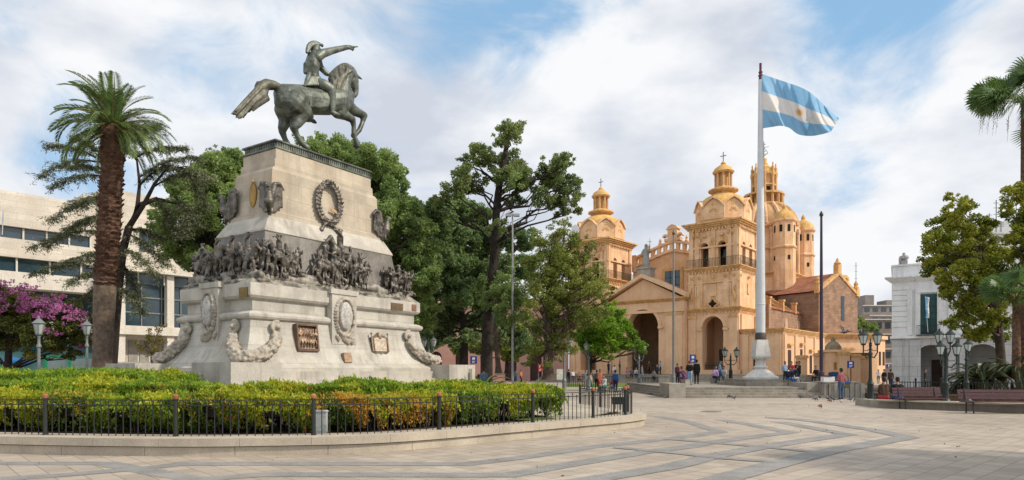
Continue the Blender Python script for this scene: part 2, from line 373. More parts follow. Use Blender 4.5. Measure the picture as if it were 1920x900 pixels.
# ---------------------------------------------------------------- ground
def ground_mat():
    m = bpy.data.materials.new('plaza paving'); m.use_nodes = True; nt = m.node_tree; N = nt.nodes; L = nt.links; p = N['Principled BSDF']
    tc = N.new('ShaderNodeTexCoord'); ob = tc.outputs['Object']
    mp = N.new('ShaderNodeMapping'); mp.inputs['Rotation'].default_value = (0,0,math.radians(-43)); L.new(ob, mp.inputs[0])
    b = N.new('ShaderNodeTexBrick'); b.offset = 0.0; b.inputs['Scale'].default_value = 1; b.inputs['Brick Width'].default_value = .36; b.inputs['Row Height'].default_value = .36
    b.inputs['Mortar Size'].default_value = .009; b.inputs['Mortar Smooth'].default_value = .4
    b.inputs['Color1'].default_value = (1,1,1,1); b.inputs['Color2'].default_value = (.78,.77,.76,1); b.inputs['Mortar'].default_value = (.45,.43,.41,1)
    L.new(mp.outputs[0], b.inputs[0])
    n1 = _noise(nt, ob, .16, 5, .6); n2 = _noise(nt, ob, 2.5, 5, .65); n3 = _noise(nt, ob, 40, 3, .6)
    c = _mix(nt, _ramp(nt, n1, .3, .7), (.37,.31,.245), (.49,.42,.335))
    c = _mix(nt, _mul(nt, _ramp(nt, n2, .45, .72), .55), c, (.31,.27,.225))
    n4 = _noise(nt, ob, .9, 6, .7); c = _mix(nt, _mul(nt, _ramp(nt, n4, .56, .66), .35), c, (.22,.195,.165)); n5 = _noise(nt, ob, 7.0, 2, .5); c = _mix(nt, _mul(nt, _ramp(nt, n5, .70, .74), .6), c, (.16,.14,.12))
    c = _mix(nt, _mul(nt, _ramp(nt, n3, .4, .7), .25), c, (.25,.21,.17))
    c = _mix(nt, 1.0, c, b.outputs['Color'], 'MULTIPLY')
    L.new(c, p.inputs['Base Color']); p.inputs['Specular IOR Level'].default_value = .35
    r = N.new('ShaderNodeMapRange'); r.inputs['To Min'].default_value = .42; r.inputs['To Max'].default_value = .75; L.new(n2, r.inputs['Value']); L.new(r.outputs[0], p.inputs['Roughness'])
    bp = N.new('ShaderNodeBump'); bp.inputs['Strength'].default_value = .25; bp.inputs['Distance'].default_value = .01
    L.new(b.outputs['Fac'], bp.inputs['Height']); bp.invert = True; L.new(bp.outputs[0], p.inputs['Normal'])
    return m
gm = ground_mat()
o = part('ground', gm, None, lambda b: b.add([(-1500,-60,0),(1500,-60,0),(1500,2600,0),(-1500,2600,0)], [(0,1,2,3)])); o['kind'] = 'structure'
band_m = mat('blue grey paving band', (.265,.255,.24), .65, var=.15, vscale=2.0, bump=.1, bscale=40, stain2=((.36,.33,.29), .75), fine=.2)
def ground_line(b, pix, w, z=.004):
    P = [gp(*q) for q in pix]
    V = []
    for i, p in enumerate(P):
        a = P[max(i-1,0)]; c = P[min(i+1,len(P)-1)]
        d1 = (p-a) if i else (c-p); d2 = (c-p) if i < len(P)-1 else (p-a)
        d1 = Vector((d1.x,d1.y)).normalized(); d2 = Vector((d2.x,d2.y)).normalized(); t = (d1+d2)
        if t.length < .1: t = d1
        t.normalize(); n = Vector((-t.y, t.x)); k = w*1.2/2/max(.2, abs(n.dot(Vector((-d1.y,d1.x)))))
        V.append((p.x+n.x*k, p.y+n.y*k, z)); V.append((p.x-n.x*k, p.y-n.y*k, z))
    b.add(V, [(2*i,2*i+1,2*i+3,2*i+2) for i in range(len(P)-1)])
lines = [([(-250,869),(0,869),(200,869),(290,886),(410,905),(520,925)],.34),
 ([(-250,930),(0,899),(130,890),(200,884),(292,875.5),(340,870),(600,869.5),(870,870.5),(980,858),(1105,839),(1260,822),(1350,810),(1290,791),(1235,781)],.34),
 ([(380,905),(400,897),(500,890),(650,890.5),(870,891),(955,891),(1040,876),(1206,848),(1290,838),(1331,830),(1420,818),(1481,811),(1410,797),(1350,787)],.36),
 ([(1040,910),(1120,898),(1260,875),(1340,855),(1425,839),(1510,826),(1590,815),(1520,802),(1460,791)],.38),
 ([(1330,905),(1440,875),(1500,859),(1560,845),(1640,831),(1702,820),(1640,807),(1560,795),(1500,787),(1440,783)],.42),
 ([(1249,823),(1357,832),(1450,840),(1522,847)],.26),
 ([(1155,839),(1206,844),(1270,850),(1350,859),(1462,867)],.26)]
bnd = MB()
for i,(l,w) in enumerate(lines): ground_line(bnd, l, w, .004+.0012*i)
o = bnd.build('pavement_band', band_m); o['kind'] = 'structure'
# ---------------------------------------------------------------- the planted island round the monument
def catmull(P, n=8, closed=True):
    out = []; m = len(P)
    for i in range(m if closed else m-1):
        p0,p1,p2,p3 = [Vector(P[(i+k)%m]) if closed else Vector(P[max(0,min(m-1,i+k))]) for k in (-1,0,1,2)]
        for j in range(n):
            t = j/n
            out.append(.5*((2*p1)+(-p0+p2)*t+(2*p0-5*p1+4*p2-p3)*t*t+(-p0+3*p1-3*p2+p3)*t**3))
    return out
K = [(-26,22),(-19.5,16.2),(-14.5,13.9),(-9.9,12.85),(-6.56,12.42),(-4.6,12.55),(-2.7,13.0),(-1.3,14.0),(0,15.25),(1.93,17.1),(3.2,18.35),(3.95,19.6),(3.9,21.0),(3.3,23.5),(2.4,28),(0.5,33),(-4,39),(-12,42),(-20,40),(-27,32)]
KC = catmull([(x,y,0) for x,y in K], 10)
def poly_resample(P, step):
    P = P+[P[0]]; out = []; acc = 0; d = 0
    for a,b in zip(P[:-1],P[1:]):
        L = (b-a).length
        while d <= acc+L: out.append(a.lerp(b,(d-acc)/L)); d += step
        acc += L
    return out
KR = poly_resample(KC, .1)
def nrm(P, i):
    n = len(P); t = P[(i+2)%n]-P[(i-2)%n]; return Vector((-t.y,t.x,0)).normalized()      # points inward (path runs anticlockwise)
KN = [nrm(KR,i) for i in range(len(KR))]
def koff(i, o, z=0): i %= len(KR); p = KR[i]+KN[i]*o; return (p.x,p.y,z)
def kerb(b):
    n = len(KR); i = 0; k = 0
    while i < n:
        L = 13 if k%2 else 15
        j = min(i+L, n)
        def seg(i,j,o0,o1,z0,z1,g):
            idx = list(range(i,j+1)); rr = []
            for q,t in enumerate(idx):
                rr.append([koff(t,o0,z0),koff(t,o1,z0),koff(t,o1,z1),koff(t,o0,z1)])
            a = Vector(rr[0][0]); c = Vector(rr[1][0]); e = (c-a)*g
            rr[0] = [tuple(Vector(p)+e) for p in rr[0]]
            b.rings(rr)
        seg(i,j,0.0,.75,.185,.335,.06)
        i = j; k += 1
def kerb_lo(b):
    n = len(KR); i = 0
    while i < n:
        j = min(i+17, n); rr = [[koff(t,.055,0),koff(t,.8,0),koff(t,.8,.165),koff(t,.055,.165)] for t in range(i,j+1)]
        e = (Vector(rr[1][0])-Vector(rr[0][0]))*.08; rr[0] = [tuple(Vector(p)+e) for p in rr[0]]; b.rings(rr); i = j
    b.rings([[koff(t,.10,.16),koff(t,.8,.16),koff(t,.8,.19),koff(t,.10,.19)] for t in range(n)]+[[koff(0,.10,.16),koff(0,.8,.16),koff(0,.8,.19),koff(0,.10,.19)]], cap=False)
kt = thing('stone_kerb', 'curved two-course granite kerb carrying the black iron fence around the hedges', 'kerb')
part('capstone', kerb_m, kt, kerb); part('base_course', kerb_m, kt, kerb_lo)
MC = Vector((-8.30,27.44,0)); MTH = math.radians(56.25)
def island_z(x, y):
    d = (Vector((x,y,0))-MC).length
    return .30 + max(0, min(1, (10.5-d)/4))*.6
def island(b):
    n = 120; idx = [int(i*len(KR)/n) for i in range(n)]; rings = []
    for f in (0,.12,.25,.4,.6,.8,1.0):
        r = []
        for i in idx:
            p = Vector(koff(i,.6)); q = p.lerp(Vector((MC.x,MC.y,0)), f*.98); r.append((q.x,q.y,island_z(q.x,q.y)))
        rings.append(r)
    b.rings(rings, cap=False)
o = part('island_soil', soil, None, island, smooth=True); o['kind'] = 'structure'
def path_(b):
    pts = [gp(1040,786,.33),gp(1100,782,.33),gp(1172,769,.33),(3.0,23.6),(1.9,28),(0,32.4),(-3.2,30),(-1.2,24),(0.3,20)]
    P = [(p[0],p[1]) for p in pts]; b.slab(P,.33,.352)
o = part('light_path', kerb_m, None, path_); o['kind'] = 'structure'
def lawn(b):
    i0 = min(range(len(KR)), key=lambda i:(KR[i]-Vector((1.0,16.3,0))).length); i1 = min(range(len(KR)), key=lambda i:(KR[i]-Vector((3.2,18.35,0))).length)
    V = []
    for i in range(i0,i1+1): V += [koff(i,.76,.338), koff(i,1.7,.342)]
    b.add(V, [(2*k,2*k+1,2*k+3,2*k+2) for k in range(i1-i0)])
grass_m = mat('lawn', (.12,.17,.03), .9, var=.4, vscale=5, bump=.6, bscale=30)
o = part('lawn', grass_m, None, lawn); o['kind'] = 'structure'

# ---------------------------------------------------------------- leaves
def leaf_mesh(name, P, L, W, mats, parent, droop=0., up=0., dirs=None, midx=None, label=None, curl=.15):
    """one small four-cornered leaf per point"""
    P = np.asarray(P, float); n = len(P)
    if dirs is None:
        d = rng.normal(size=(n,3)); d[:,2] = d[:,2]*.8+up-droop
    else: d = np.asarray(dirs, float)+rng.normal(size=(n,3))*.25
    d /= np.linalg.norm(d,axis=1)[:,None]+1e-9
    q = rng.normal(size=(n,3)); s = np.cross(d,q); s /= np.linalg.norm(s,axis=1)[:,None]+1e-9
    nn = np.cross(d,s)
    l = (L*rng.uniform(.6,1.3,n))[:,None]; w = (W*rng.uniform(.7,1.25,n))[:,None]
    V = np.stack([P-d*l*.5, P+s*w*.5+nn*w*curl, P+d*l*.5, P-s*w*.5+nn*w*curl], 1).reshape(-1,3)
    me = bpy.data.meshes.new(name); me.vertices.add(4*n); me.vertices.foreach_set('co', V.ravel())
    me.loops.add(4*n); me.loops.foreach_set('vertex_index', np.arange(4*n)); me.polygons.add(n)
    me.polygons.foreach_set('loop_start', np.arange(n)*4); me.polygons.foreach_set('loop_total', np.full(n,4))
    if midx is not None: me.polygons.foreach_set('material_index', midx)
    me.update(calc_edges=True); me.validate()
    return link(name, me, mats, parent, label)
def clump_points(clumps, dens, shell=.55, flat=.8, sub=0):
    """points in lumpy balls: every clump is made of smaller tufts so gaps stay between them"""
    out = []
    for c in clumps:
        x,y,z,r = c[:4]; fz = c[4] if len(c) > 4 else flat
        nt = max(9, int(26*(r/1.2)**1.5)); 
        d = rng.normal(size=(nt,3)); d /= np.linalg.norm(d,axis=1)[:,None]; rad = rng.uniform(.25,1.0,nt)**.6
        T = d*rad[:,None]*r; tr = r*rng.uniform(.24,.46,nt)*(1.2/max(r,1.2))**.3
        n = (2.3*dens*tr**2).astype(int)+3
        for t,rr,k in zip(T,tr,n):
            q = rng.normal(size=(k,3)); q /= np.linalg.norm(q,axis=1)[:,None]; q *= (rng.uniform(0,1,k)**.4*rr)[:,None]
            p = (t+q); p[:,2] *= fz; out.append(p+np.array([x,y,z]))
    return np.concatenate(out)
def limb(b, p0, p1, r0, r1, wob=.12, n=6, sag=0., seg=6):
    p0 = Vector(p0); p1 = Vector(p1); L = (p1-p0).length; pts = []; rad = []
    for i in range(seg+1):
        t = i/seg; q = p0.lerp(p1,t)+Vector((rnd.uniform(-1,1),rnd.uniform(-1,1),rnd.uniform(-.6,.6)))*wob*L*math.sin(math.pi*t)*.5
        q.z += sag*L*math.sin(math.pi*t); pts.append(q); rad.append(r0+(r1-r0)*t)
    b.tube(pts, rad, n); return pts
def tree(name, label, cat, base, trunk_pts, r0, clumps, mats, leaf, dens, barkm, group=None, flat=.8, droop=0., shell=.55, up=0., twigs=2):
    """base: world ground point; trunk_pts and clumps in world coordinates"""
    t = thing(name, label, cat, base, 0, group); B = Vector(base)
    T = [Vector(p)-B for p in trunk_pts]; C = [(c[0]-B.x,c[1]-B.y,c[2]-B.z)+tuple(c[3:]) for c in clumps]
    b = MB(); m = len(T); Tc = catmull(T,5,False)+[T[-1]]; rr = [r0*(1-.72*i/(len(Tc)-1)) for i in range(len(Tc))]; rr[0] *= 1.35
    b.tube(Tc, rr, 10)
    for c in C:
        c3 = Vector(c[:3]); best = min(range(len(Tc)), key=lambda i: (Tc[i]-c3).length + (2.0 if Tc[i].z > c3.z else 0)*1.0)
        best = max(int(len(Tc)*.3), best-3)
        if (Tc[best]-c3).length > .4:
            pts = limb(b, Tc[best], c3, min(rr[best]*.36,.10), .02, .25)
            for k in range(twigs):
                a = pts[rnd.randint(2,5)]; e = c3+Vector((rnd.uniform(-1,1),rnd.uniform(-1,1),rnd.uniform(-.6,.8)))*c[3]*.8
                limb(b, a, e, min(rr[best]*.12,.03)+.012, .008, .25, 4)
    b.build('trunk', barkm, t, True)
    P = clump_points(C, dens, shell, flat); leaf_mesh('crown', P, leaf[0], leaf[1], mats, t, droop=droop, up=up)
    return t
def cl(px, py, Y, rpx, flat=.85): # clump seen at a pixel
    p = at(px, Y, zat(py, Y)); return (p.x, p.y, p.z, rpx/F*Y, flat)

def litter():
    r = np.random.default_rng(9); n = 160; P = np.stack([r.uniform(-9,15,n), r.uniform(9.5,36,n)**1.0, np.full(n,.012)],1); D = r.normal(size=(n,3)); D[:,2] *= .08
    return P, D
_P,_D = litter(); o = leaf_mesh('fallen_leaves', _P, .06, .035, leafmat('dry leaves', [(.10,.05,.02),(.22,.12,.04),(.30,.22,.07)], .8, .1, 1), None, dirs=_D, curl=.1); o['kind'] = 'stuff'; tag(o, 'scattered small dry leaves lying on the plaza paving', 'leaves')
# ---------------------------------------------------------------- hedges
def hedge(label, i0, i1, o0, o1, zt, mats, weights, seed, dens=1500, z0=.33, leaf=(.07,.03), low=.45, rough=.045, group='clipped hedges inside the iron fence', endround=.6):
    r = np.random.default_rng(seed); A = KR[i0]; root = thing('hedge', label, 'hedge', koff((i0+i1)//2,(o0+o1)/2,z0), 0, group); B = np.array(root.location)
    n = i1-i0; L = n*.1; W = o1-o0; H = zt-z0
    nt = int(L*W*dens*.62); nf = int(L*H*dens*1.0); no = int(W*H*dens*.6); nb = int(L*H*dens*.3)
    def bumps(u,v): return .045*np.sin(u*.9+seed*2)+rough*(np.sin(u*2.1+seed)+np.sin(u*5.3+v*3+1)*.6+np.sin(v*4.7+u*1.7)*.6)
    S = []
    u = r.uniform(0,L,nt); v = r.uniform(0,W,nt); edge = np.minimum(v, W-v); er = np.clip(edge/.35,0,1)
    endr = np.clip(np.minimum(u+.2,L-u+.2)/endround,0,1) 
    w = H+bumps(u,v)-(1-er)**2*.22-(1-endr)**2*.4-r.exponential(.03,nt)+(r.random(nt) < .10)*r.uniform(0,.09,nt)+.03*np.sin(u*13+v*7)+.03*np.sin(v*17+u*5); S.append(np.stack([u,v,w],1))
    u = r.uniform(0,L,nf); w = H*np.clip(r.beta(2.2,1.1,nf),0,1); v = .10+bumps(u,w*2)*.8+r.exponential(.05,nf)+(1-np.clip(w/H,0,1))**2*.30
    hole = (np.sin(u*3.7+seed)+np.sin(u*9.1+w*5)+r.uniform(-.6,.6,nf) > .45) & (w < H*.80); S.append(np.stack([u,v,w],1)[~hole])
    u = r.uniform(0,L,nb); w = H*r.uniform(.2,1,nb); S.append(np.stack([u,W-.05+bumps(u,w)*.5,w],1))
    for e in (0,1):
        v = r.uniform(.1,W-.1,no); w = H*r.beta(2,1.1,no); uu = .08+bumps(v,w)+r.exponential(.05,no)+(1-np.clip((H-w)/.3,0,1))**2*.2; S.append(np.stack([uu if e == 0 else L-uu,v,w],1))
    S = np.concatenate(S); idx = np.clip(S[:,0]/.1,0,n-1e-3); ii = idx.astype(int)
    K0 = np.array([tuple(KR[(i0+q)%len(KR)]) for q in range(n+2)]); KNn = np.array([tuple(KN[(i0+q)%len(KR)]) for q in range(n+2)])
    f = (idx-ii)[:,None]; P = K0[ii]*(1-f)+K0[ii+1]*f+KNn[ii]*(o0+S[:,1])[:,None]; P[:,2] = z0+S[:,2]
    # patches of colour along the hedge
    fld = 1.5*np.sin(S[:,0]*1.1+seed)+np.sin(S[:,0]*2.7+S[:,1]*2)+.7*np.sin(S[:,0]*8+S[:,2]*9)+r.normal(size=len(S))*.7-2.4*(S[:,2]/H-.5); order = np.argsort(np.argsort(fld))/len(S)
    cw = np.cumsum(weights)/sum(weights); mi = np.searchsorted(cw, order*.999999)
    D = r.normal(size=P.shape)*.5; D[:,2] += .95
    sz = r.choice([.7,1.0,1.5],len(P))[:,None]; D = D*1.0
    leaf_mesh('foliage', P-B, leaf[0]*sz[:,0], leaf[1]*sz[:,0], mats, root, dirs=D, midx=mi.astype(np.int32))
    b = MB()
    k = i0+3
    while k < i1-3:
        for q in range(3):
            p = Vector(koff(k+rnd.randint(-1,1), o0+.3+rnd.uniform(0,max(.1,W-.5)), z0-.03)); e = p+Vector((rnd.uniform(-.22,.22),rnd.uniform(-.22,.22),H*.85))
            b.tube([p-Vector(B), p.lerp(e,.5)+Vector((rnd.uniform(-.05,.05),rnd.uniform(-.05,.05),0))-Vector(B), e-Vector(B)], [.022,.015,.006], 4)
        k += 2
    # dense twiggy core
    cr = []
    for q in range(i0+2, i1-1, 3):
        cr.append([tuple(Vector(koff(q,o0+.34,z0+H*.42))-Vector(B)),tuple(Vector(koff(q,o1-.2,z0+H*.42))-Vector(B)),tuple(Vector(koff(q,o1-.22,zt-.17))-Vector(B)),tuple(Vector(koff(q,o0+.34,zt-.17))-Vector(B))])
    b.rings(cr); b.build('stems', bark_dk, root)
    return root
def kidx(px, py=845, z=0):
    # kerb index closest to the line of sight at that column (front side only)
    best = None
    for i,p in enumerate(KR):
        if p.y < 24 and p.x > -24:
            e = abs(960+F*p.x/p.y-px)
            if best is None or e < best[0]: best = (e,i)
    return best[1]
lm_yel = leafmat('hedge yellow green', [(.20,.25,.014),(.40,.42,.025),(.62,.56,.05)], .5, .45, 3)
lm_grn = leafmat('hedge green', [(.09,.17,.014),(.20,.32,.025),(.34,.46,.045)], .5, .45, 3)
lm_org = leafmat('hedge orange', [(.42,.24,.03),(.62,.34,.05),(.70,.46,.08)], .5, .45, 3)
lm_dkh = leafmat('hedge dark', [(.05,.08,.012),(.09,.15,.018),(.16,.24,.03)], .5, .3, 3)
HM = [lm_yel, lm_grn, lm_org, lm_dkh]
def hidx(px):
    # index on the kerb whose inward offset by ~1.2 m is seen at this column
    return min((i for i in range(len(KR)) if KR[i].y < 22 and -25 < KR[i].x < 4), key=lambda i: abs(960+F*koff(i,1.2)[0]/koff(i,1.2)[1]-px))
def build_hedges():
    spec = [(-330,170,1.08,(4.5,2.8,1.0,2.2),'yellow-green hedge behind the fence at the far left of the photo'),
            (172,345,1.04,(3.0,4,.2,2.0),'short deep-green hedge stretch left of the second copper-capped post'),
            (347,590,1.08,(5,2.5,1.2,2.0),'bright yellow-green hedge between the second and third copper-capped posts'),
            (592,855,1.04,(3.4,1.5,4.6,1.8),'orange-tinged hedge in the middle of the fence'),
            (858,1052,1.10,(3.2,4.5,.1,1.6),'green hedge with a rounded end at the right, next to the open path')]
    for q,(a,c,zt,wt,lb) in enumerate(spec):
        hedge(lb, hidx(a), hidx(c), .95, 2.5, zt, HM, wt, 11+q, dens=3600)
    back = [(-420,222,2.3,4.4,1.30,(1.5,6,.1,.8),'tall bright green hedge row at the back left beside the monument steps'),
            (-420,40,4.6,7.4,1.52,(1.0,7,0,.6),'highest green hedge in front of the bougainvillea'),
            (225,560,2.3,3.9,1.27,(3,5,.2,1),'low green hedge row in front of the corner block of the monument'),
            (565,860,2.3,4.3,1.27,(1,6.5,.3,1),'fresh green hedge row below the bronze relief panel'),
            (840,1045,2.2,4.6,1.20,(1.6,6,.1,1.4),'bright green hedge row behind the rounded end of the hedge')]
    for q,(a,c,o0,o1,zt,wt,lb) in enumerate(back):
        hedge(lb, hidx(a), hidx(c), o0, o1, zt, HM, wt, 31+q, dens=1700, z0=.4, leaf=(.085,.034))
build_hedges()

# ---------------------------------------------------------------- iron fence
def build_fence():
    fo = .42
    posts_px = [-190,82,333,590,820,997,1113,1173]
    def fi(px): return min((i for i in range(len(KR)) if KR[i].y < 21.5 and -25 < KR[i].x < 4 and (KR[i].x < 3.9)), key=lambda i: abs(960+F*koff(i,fo)[0]/koff(i,fo)[1]-px))
    idx = [fi(p) for p in posts_px]
    last = idx[-1]; idx += [last+18, last+42, last+66]
    first = idx[0]; idx = [first-50, first-25]+idx
    root = thing('iron_fence', 'low black iron railing with copper-capped posts on the curved kerb', 'fence')
    for i in idx:
        x,y,_ = koff(i,fo)
        p = part('post', iron, root, lambda b: b.lathe([(.055,.335),(.055,.36),(.042,.37),(.042,1.02),(.052,1.03),(.052,1.06)],x,y,10), True)
        part('cap', mat('copper cap',(.42,.17,.07),.5,.4,var=.2), p, lambda b: b.lathe([(.05,1.06),(.058,1.09),(.058,1.12),(.03,1.145),(.006,1.15)],x,y,10), True)
    for a,c in zip(idx[:-1],idx[1:]):
        def panel(b):
            for z,w in ((1.03,.008),(.93,.011)):
                b.rings([[koff(t,fo-w,z-w),koff(t,fo+w,z-w),koff(t,fo+w,z+w),koff(t,fo-w,z+w)] for t in range(a,c+1,2)]+[[koff(c,fo-w,z-w),koff(c,fo+w,z-w),koff(c,fo+w,z+w),koff(c,fo-w,z+w)]])
            n = max(2,int((c-a)*.1/.155))
            for q in range(1,n):
                t = a+(c-a)*q/n; i = int(t); p = Vector(koff(i,fo)).lerp(Vector(koff(i+1,fo)), t-i)
                top = .99 if q%2 else .935
                b.tube([(p.x,p.y,.33),(p.x,p.y,top)],.0105,5)
                b.ball((p.x,p.y,top+.012),.02,6,4)
        part('rail_panel', iron, root, panel)
    x,y,z = koff(fi(593),.85)
    t = thing('utility_box', 'small pale grey metal box behind the third copper-capped fence post', 'box', (x,y,.34))
    def bx(b):
        b.box(-.13,.13,-.07,.07,0,.43); b.prism([(-.15,.43),(.15,.43),(.12,.46),(-.12,.46)],-.09,.09)
    part('cabinet', mat('pale grey metal',(.42,.45,.45),.5,.1,var=.08), t, bx)
    part('door', mat('pale grey door',(.36,.39,.39),.5,.1,var=.08), t, lambda b: b.box(-.10,.10,-.078,-.072,.04,.39))
build_fence()
# ---------------------------------------------------------------- the equestrian monument
MM = Matrix.Translation(MC) @ Matrix.Rotation(MTH, 4, 'Z'); MI = MM.inverted()
def mray(px, py, ax, val):
    o_ = MI @ Vector((0,0,EYE)); d = MI.to_3x3() @ Vector(((px-960)/F,1,(HZ-py)/F)); t = (val-o_[ax])/d[ax]; return o_+d*t
mon = thing('monument', 'tall stepped granite monument base with bronze battle reliefs, wreath and eagles under the horseman', 'monument', MC, MTH)
part('foundation_steps', stone_plain, mon, lambda b: (b.rprof([(5.75,3.5,.2),(5.75,3.5,1.0)]), b.rprof([(5.5,3.2,1.0),(5.5,3.2,1.28)]), b.rprof([(5.28,3.0,1.28),(5.28,3.0,1.58)])))
part('flared_plinth', stone, mon, lambda b: b.rprof([(5.12,2.84,1.58),(5.12,2.84,1.70),(4.92,2.68,1.80),(4.72,2.50,2.05),(4.52,2.34,2.4),(4.36,2.2,2.85),(4.27,2.12,3.35)]))
part('lower_moulding', stone_plain, mon, lambda b: b.rprof([(4.27,2.12,3.35),(4.36,2.2,3.40),(4.40,2.24,3.47),(4.40,2.24,3.55),(4.30,2.14,3.62),(4.18,2.04,3.66)]))
part('upper_dado', stone, mon, lambda b: b.rprof([(4.10,1.98,3.66),(4.10,1.98,4.06)]))
part('cornice', stone_plain, mon, lambda b: b.rprof([(4.10,1.98,4.06),(4.24,2.10,4.12),(4.30,2.16,4.20),(4.30,2.16,4.62),(4.2,2.06,4.66)]))
part('relief_backing', bronze_bk, mon, lambda b: b.rprof([(3.62,1.82,4.66),(3.5,1.7,5.3),(3.3,1.54,6.1),(3.22,1.46,6.62)]))
part('sloping_course', stone_plain, mon, lambda b: b.rprof([(3.22,1.46,6.62),(3.26,1.5,6.66),(3.24,1.48,6.74),(2.97,1.29,7.18),(2.9,1.24,7.28)]))
part('shaft', stone_tan, mon, lambda b: b.rprof([(2.88,1.22,7.28),(2.86,1.2,7.46),(2.78,1.16,7.50),(2.66,1.12,9.06),(2.60,1.08,9.16),(2.56,1.06,9.18)]))
part('shaft_cap', stone_tan, mon, lambda b: b.rprof([(2.50,1.05,9.18),(2.48,1.03,9.50),(2.42,1.0,9.52),(2.41,1.0,9.90)]))
def topslab(b):
    b.rprof([(2.40,.99,9.90),(2.46,1.03,9.93),(2.46,1.03,9.98),(2.38,.97,10.02),(2.36,.95,10.14),(2.46,1.03,10.20),(2.46,1.03,10.25),(2.3,.9,10.28)])
    for k in range(46):
        x = -2.33+k*4.66/45
        for s in (-1,1): b.box(x-.03,x+.03,s*.955,s*.99,10.0,10.15)
    for k in range(18):
        y = -.9+k*1.8/17
        for s in (-1,1): b.box(s*2.365,s*2.40,y-.03,y+.03,10.0,10.15)
part('statue_base', bronze, mon, topslab)
for sx in (-1,1):
    for sy in (-1,1):
        part('corner_block', stone_plain, mon, lambda b: (b.box(4.3 if sx>0 else -6.15, 6.15 if sx>0 else -4.3, min(sy*1.75,sy*3.85), max(sy*1.75,sy*3.85), .25, 1.86)))
# bronze reliefs: rocky ledge and crowds of soldiers and riders
def perim(t, a=3.95, b=1.98):
    """point and outward normal on the ledge; t in metres, 0 at the near corner, positive along the long right face, negative along the short near face"""
    if t >= 0: return Vector((-a+t, -b, 0)), Vector((0,-1,0)), Vector((1,0,0))
    return Vector((-a, -b-t, 0)), Vector((-1,0,0)), Vector((0,-1,0))
def rocks(side):
    caps = []
    r = random.Random(3+side)
    for k in range(150):
        t = r.uniform(-3.96, 7.9); P, N_, T_ = perim(t, 4.1+r.uniform(-.45,.10), 2.0+r.uniform(-.35,.08))
        z = 4.66+r.uniform(-.01,.10); d = T_*r.uniform(.12,.5)+Vector((0,0,r.uniform(-.02,.06)))
        c = P+Vector((0,0,z)); rr = r.uniform(.05,.12); caps.append((tuple(c-d*.5), rr, tuple(c+d*.5), rr*.6))
    for k in range(60):
        t = r.uniform(-3.9, 7.8); P, N_, T_ = perim(t, 3.85, 1.85); z = 4.85+r.uniform(0,.2); d = T_*r.uniform(.2,.6)
        c = P+Vector((0,0,z)); rr = r.uniform(.10,.2); caps.append((tuple(c-d*.5), rr, tuple(c+d*.5), rr*.8))
    return caps
link('relief_rocks', blob(rocks(0), .035, 0), rock_m, mon)
part('relief_ledge', rock_m, mon, lambda b: b.rprof([(4.28,2.14,4.63),(4.1,1.98,4.78),(3.8,1.8,5.0),(3.5,1.62,5.2)]))
def soldier(P, N_, T_, h, r, lean=0):
    s = h/1.75; up = Vector((0,0,1)); c = []; st = r.uniform(.12,.22)*s; hip = P+up*.88*s
    for g in (-1,1):
        f = P+T_*g*st; kn = P+T_*g*st*.7+N_*r.uniform(.02,.10)+up*.46*s; c += chain([f+up*.05,kn,hip+T_*g*.08*s],[.065*s,.075*s,.10*s]); c.append((tuple(f+up*.04),.055*s,tuple(f+N_*.16*s+up*.03),.045*s))
    sh = hip+up*.52*s+T_*lean+N_*r.uniform(0,.08)
    c += chain([hip, hip.lerp(sh,.5), sh],[.15*s,.145*s,.165*s]); c.append((tuple(sh-T_*.15*s),.075*s,tuple(sh+T_*.15*s),.075*s))
    hd = sh+up*.22*s; c.append((tuple(sh),.07*s,tuple(hd),.095*s)); c.append((tuple(hd),.10*s,tuple(hd+up*.07*s),.085*s))
    if r.random() < .6: c.append((tuple(hd+up*.10*s),.10*s,tuple(hd+up*.24*s),.09*s))      # shako
    for g in (-1,1):
        a = sh+T_*g*.2*s; e = a+T_*g*r.uniform(-.05,.16)*s-up*r.uniform(.05,.26)*s+N_*r.uniform(.02,.16)*s; w = e+T_*r.uniform(-.2,.2)*s+up*r.uniform(-.1,.25)*s+N_*.08*s
        c += chain([a,e,w],[.06*s,.05*s,.04*s])
    if r.random() < .25:
        q = sh+T_*.2*s+N_*.12; c.append((tuple(q-up*.3*s),.025,tuple(q+up*r.uniform(.15,.4)*s+T_*r.uniform(-.2,.2)),.02))
    return c
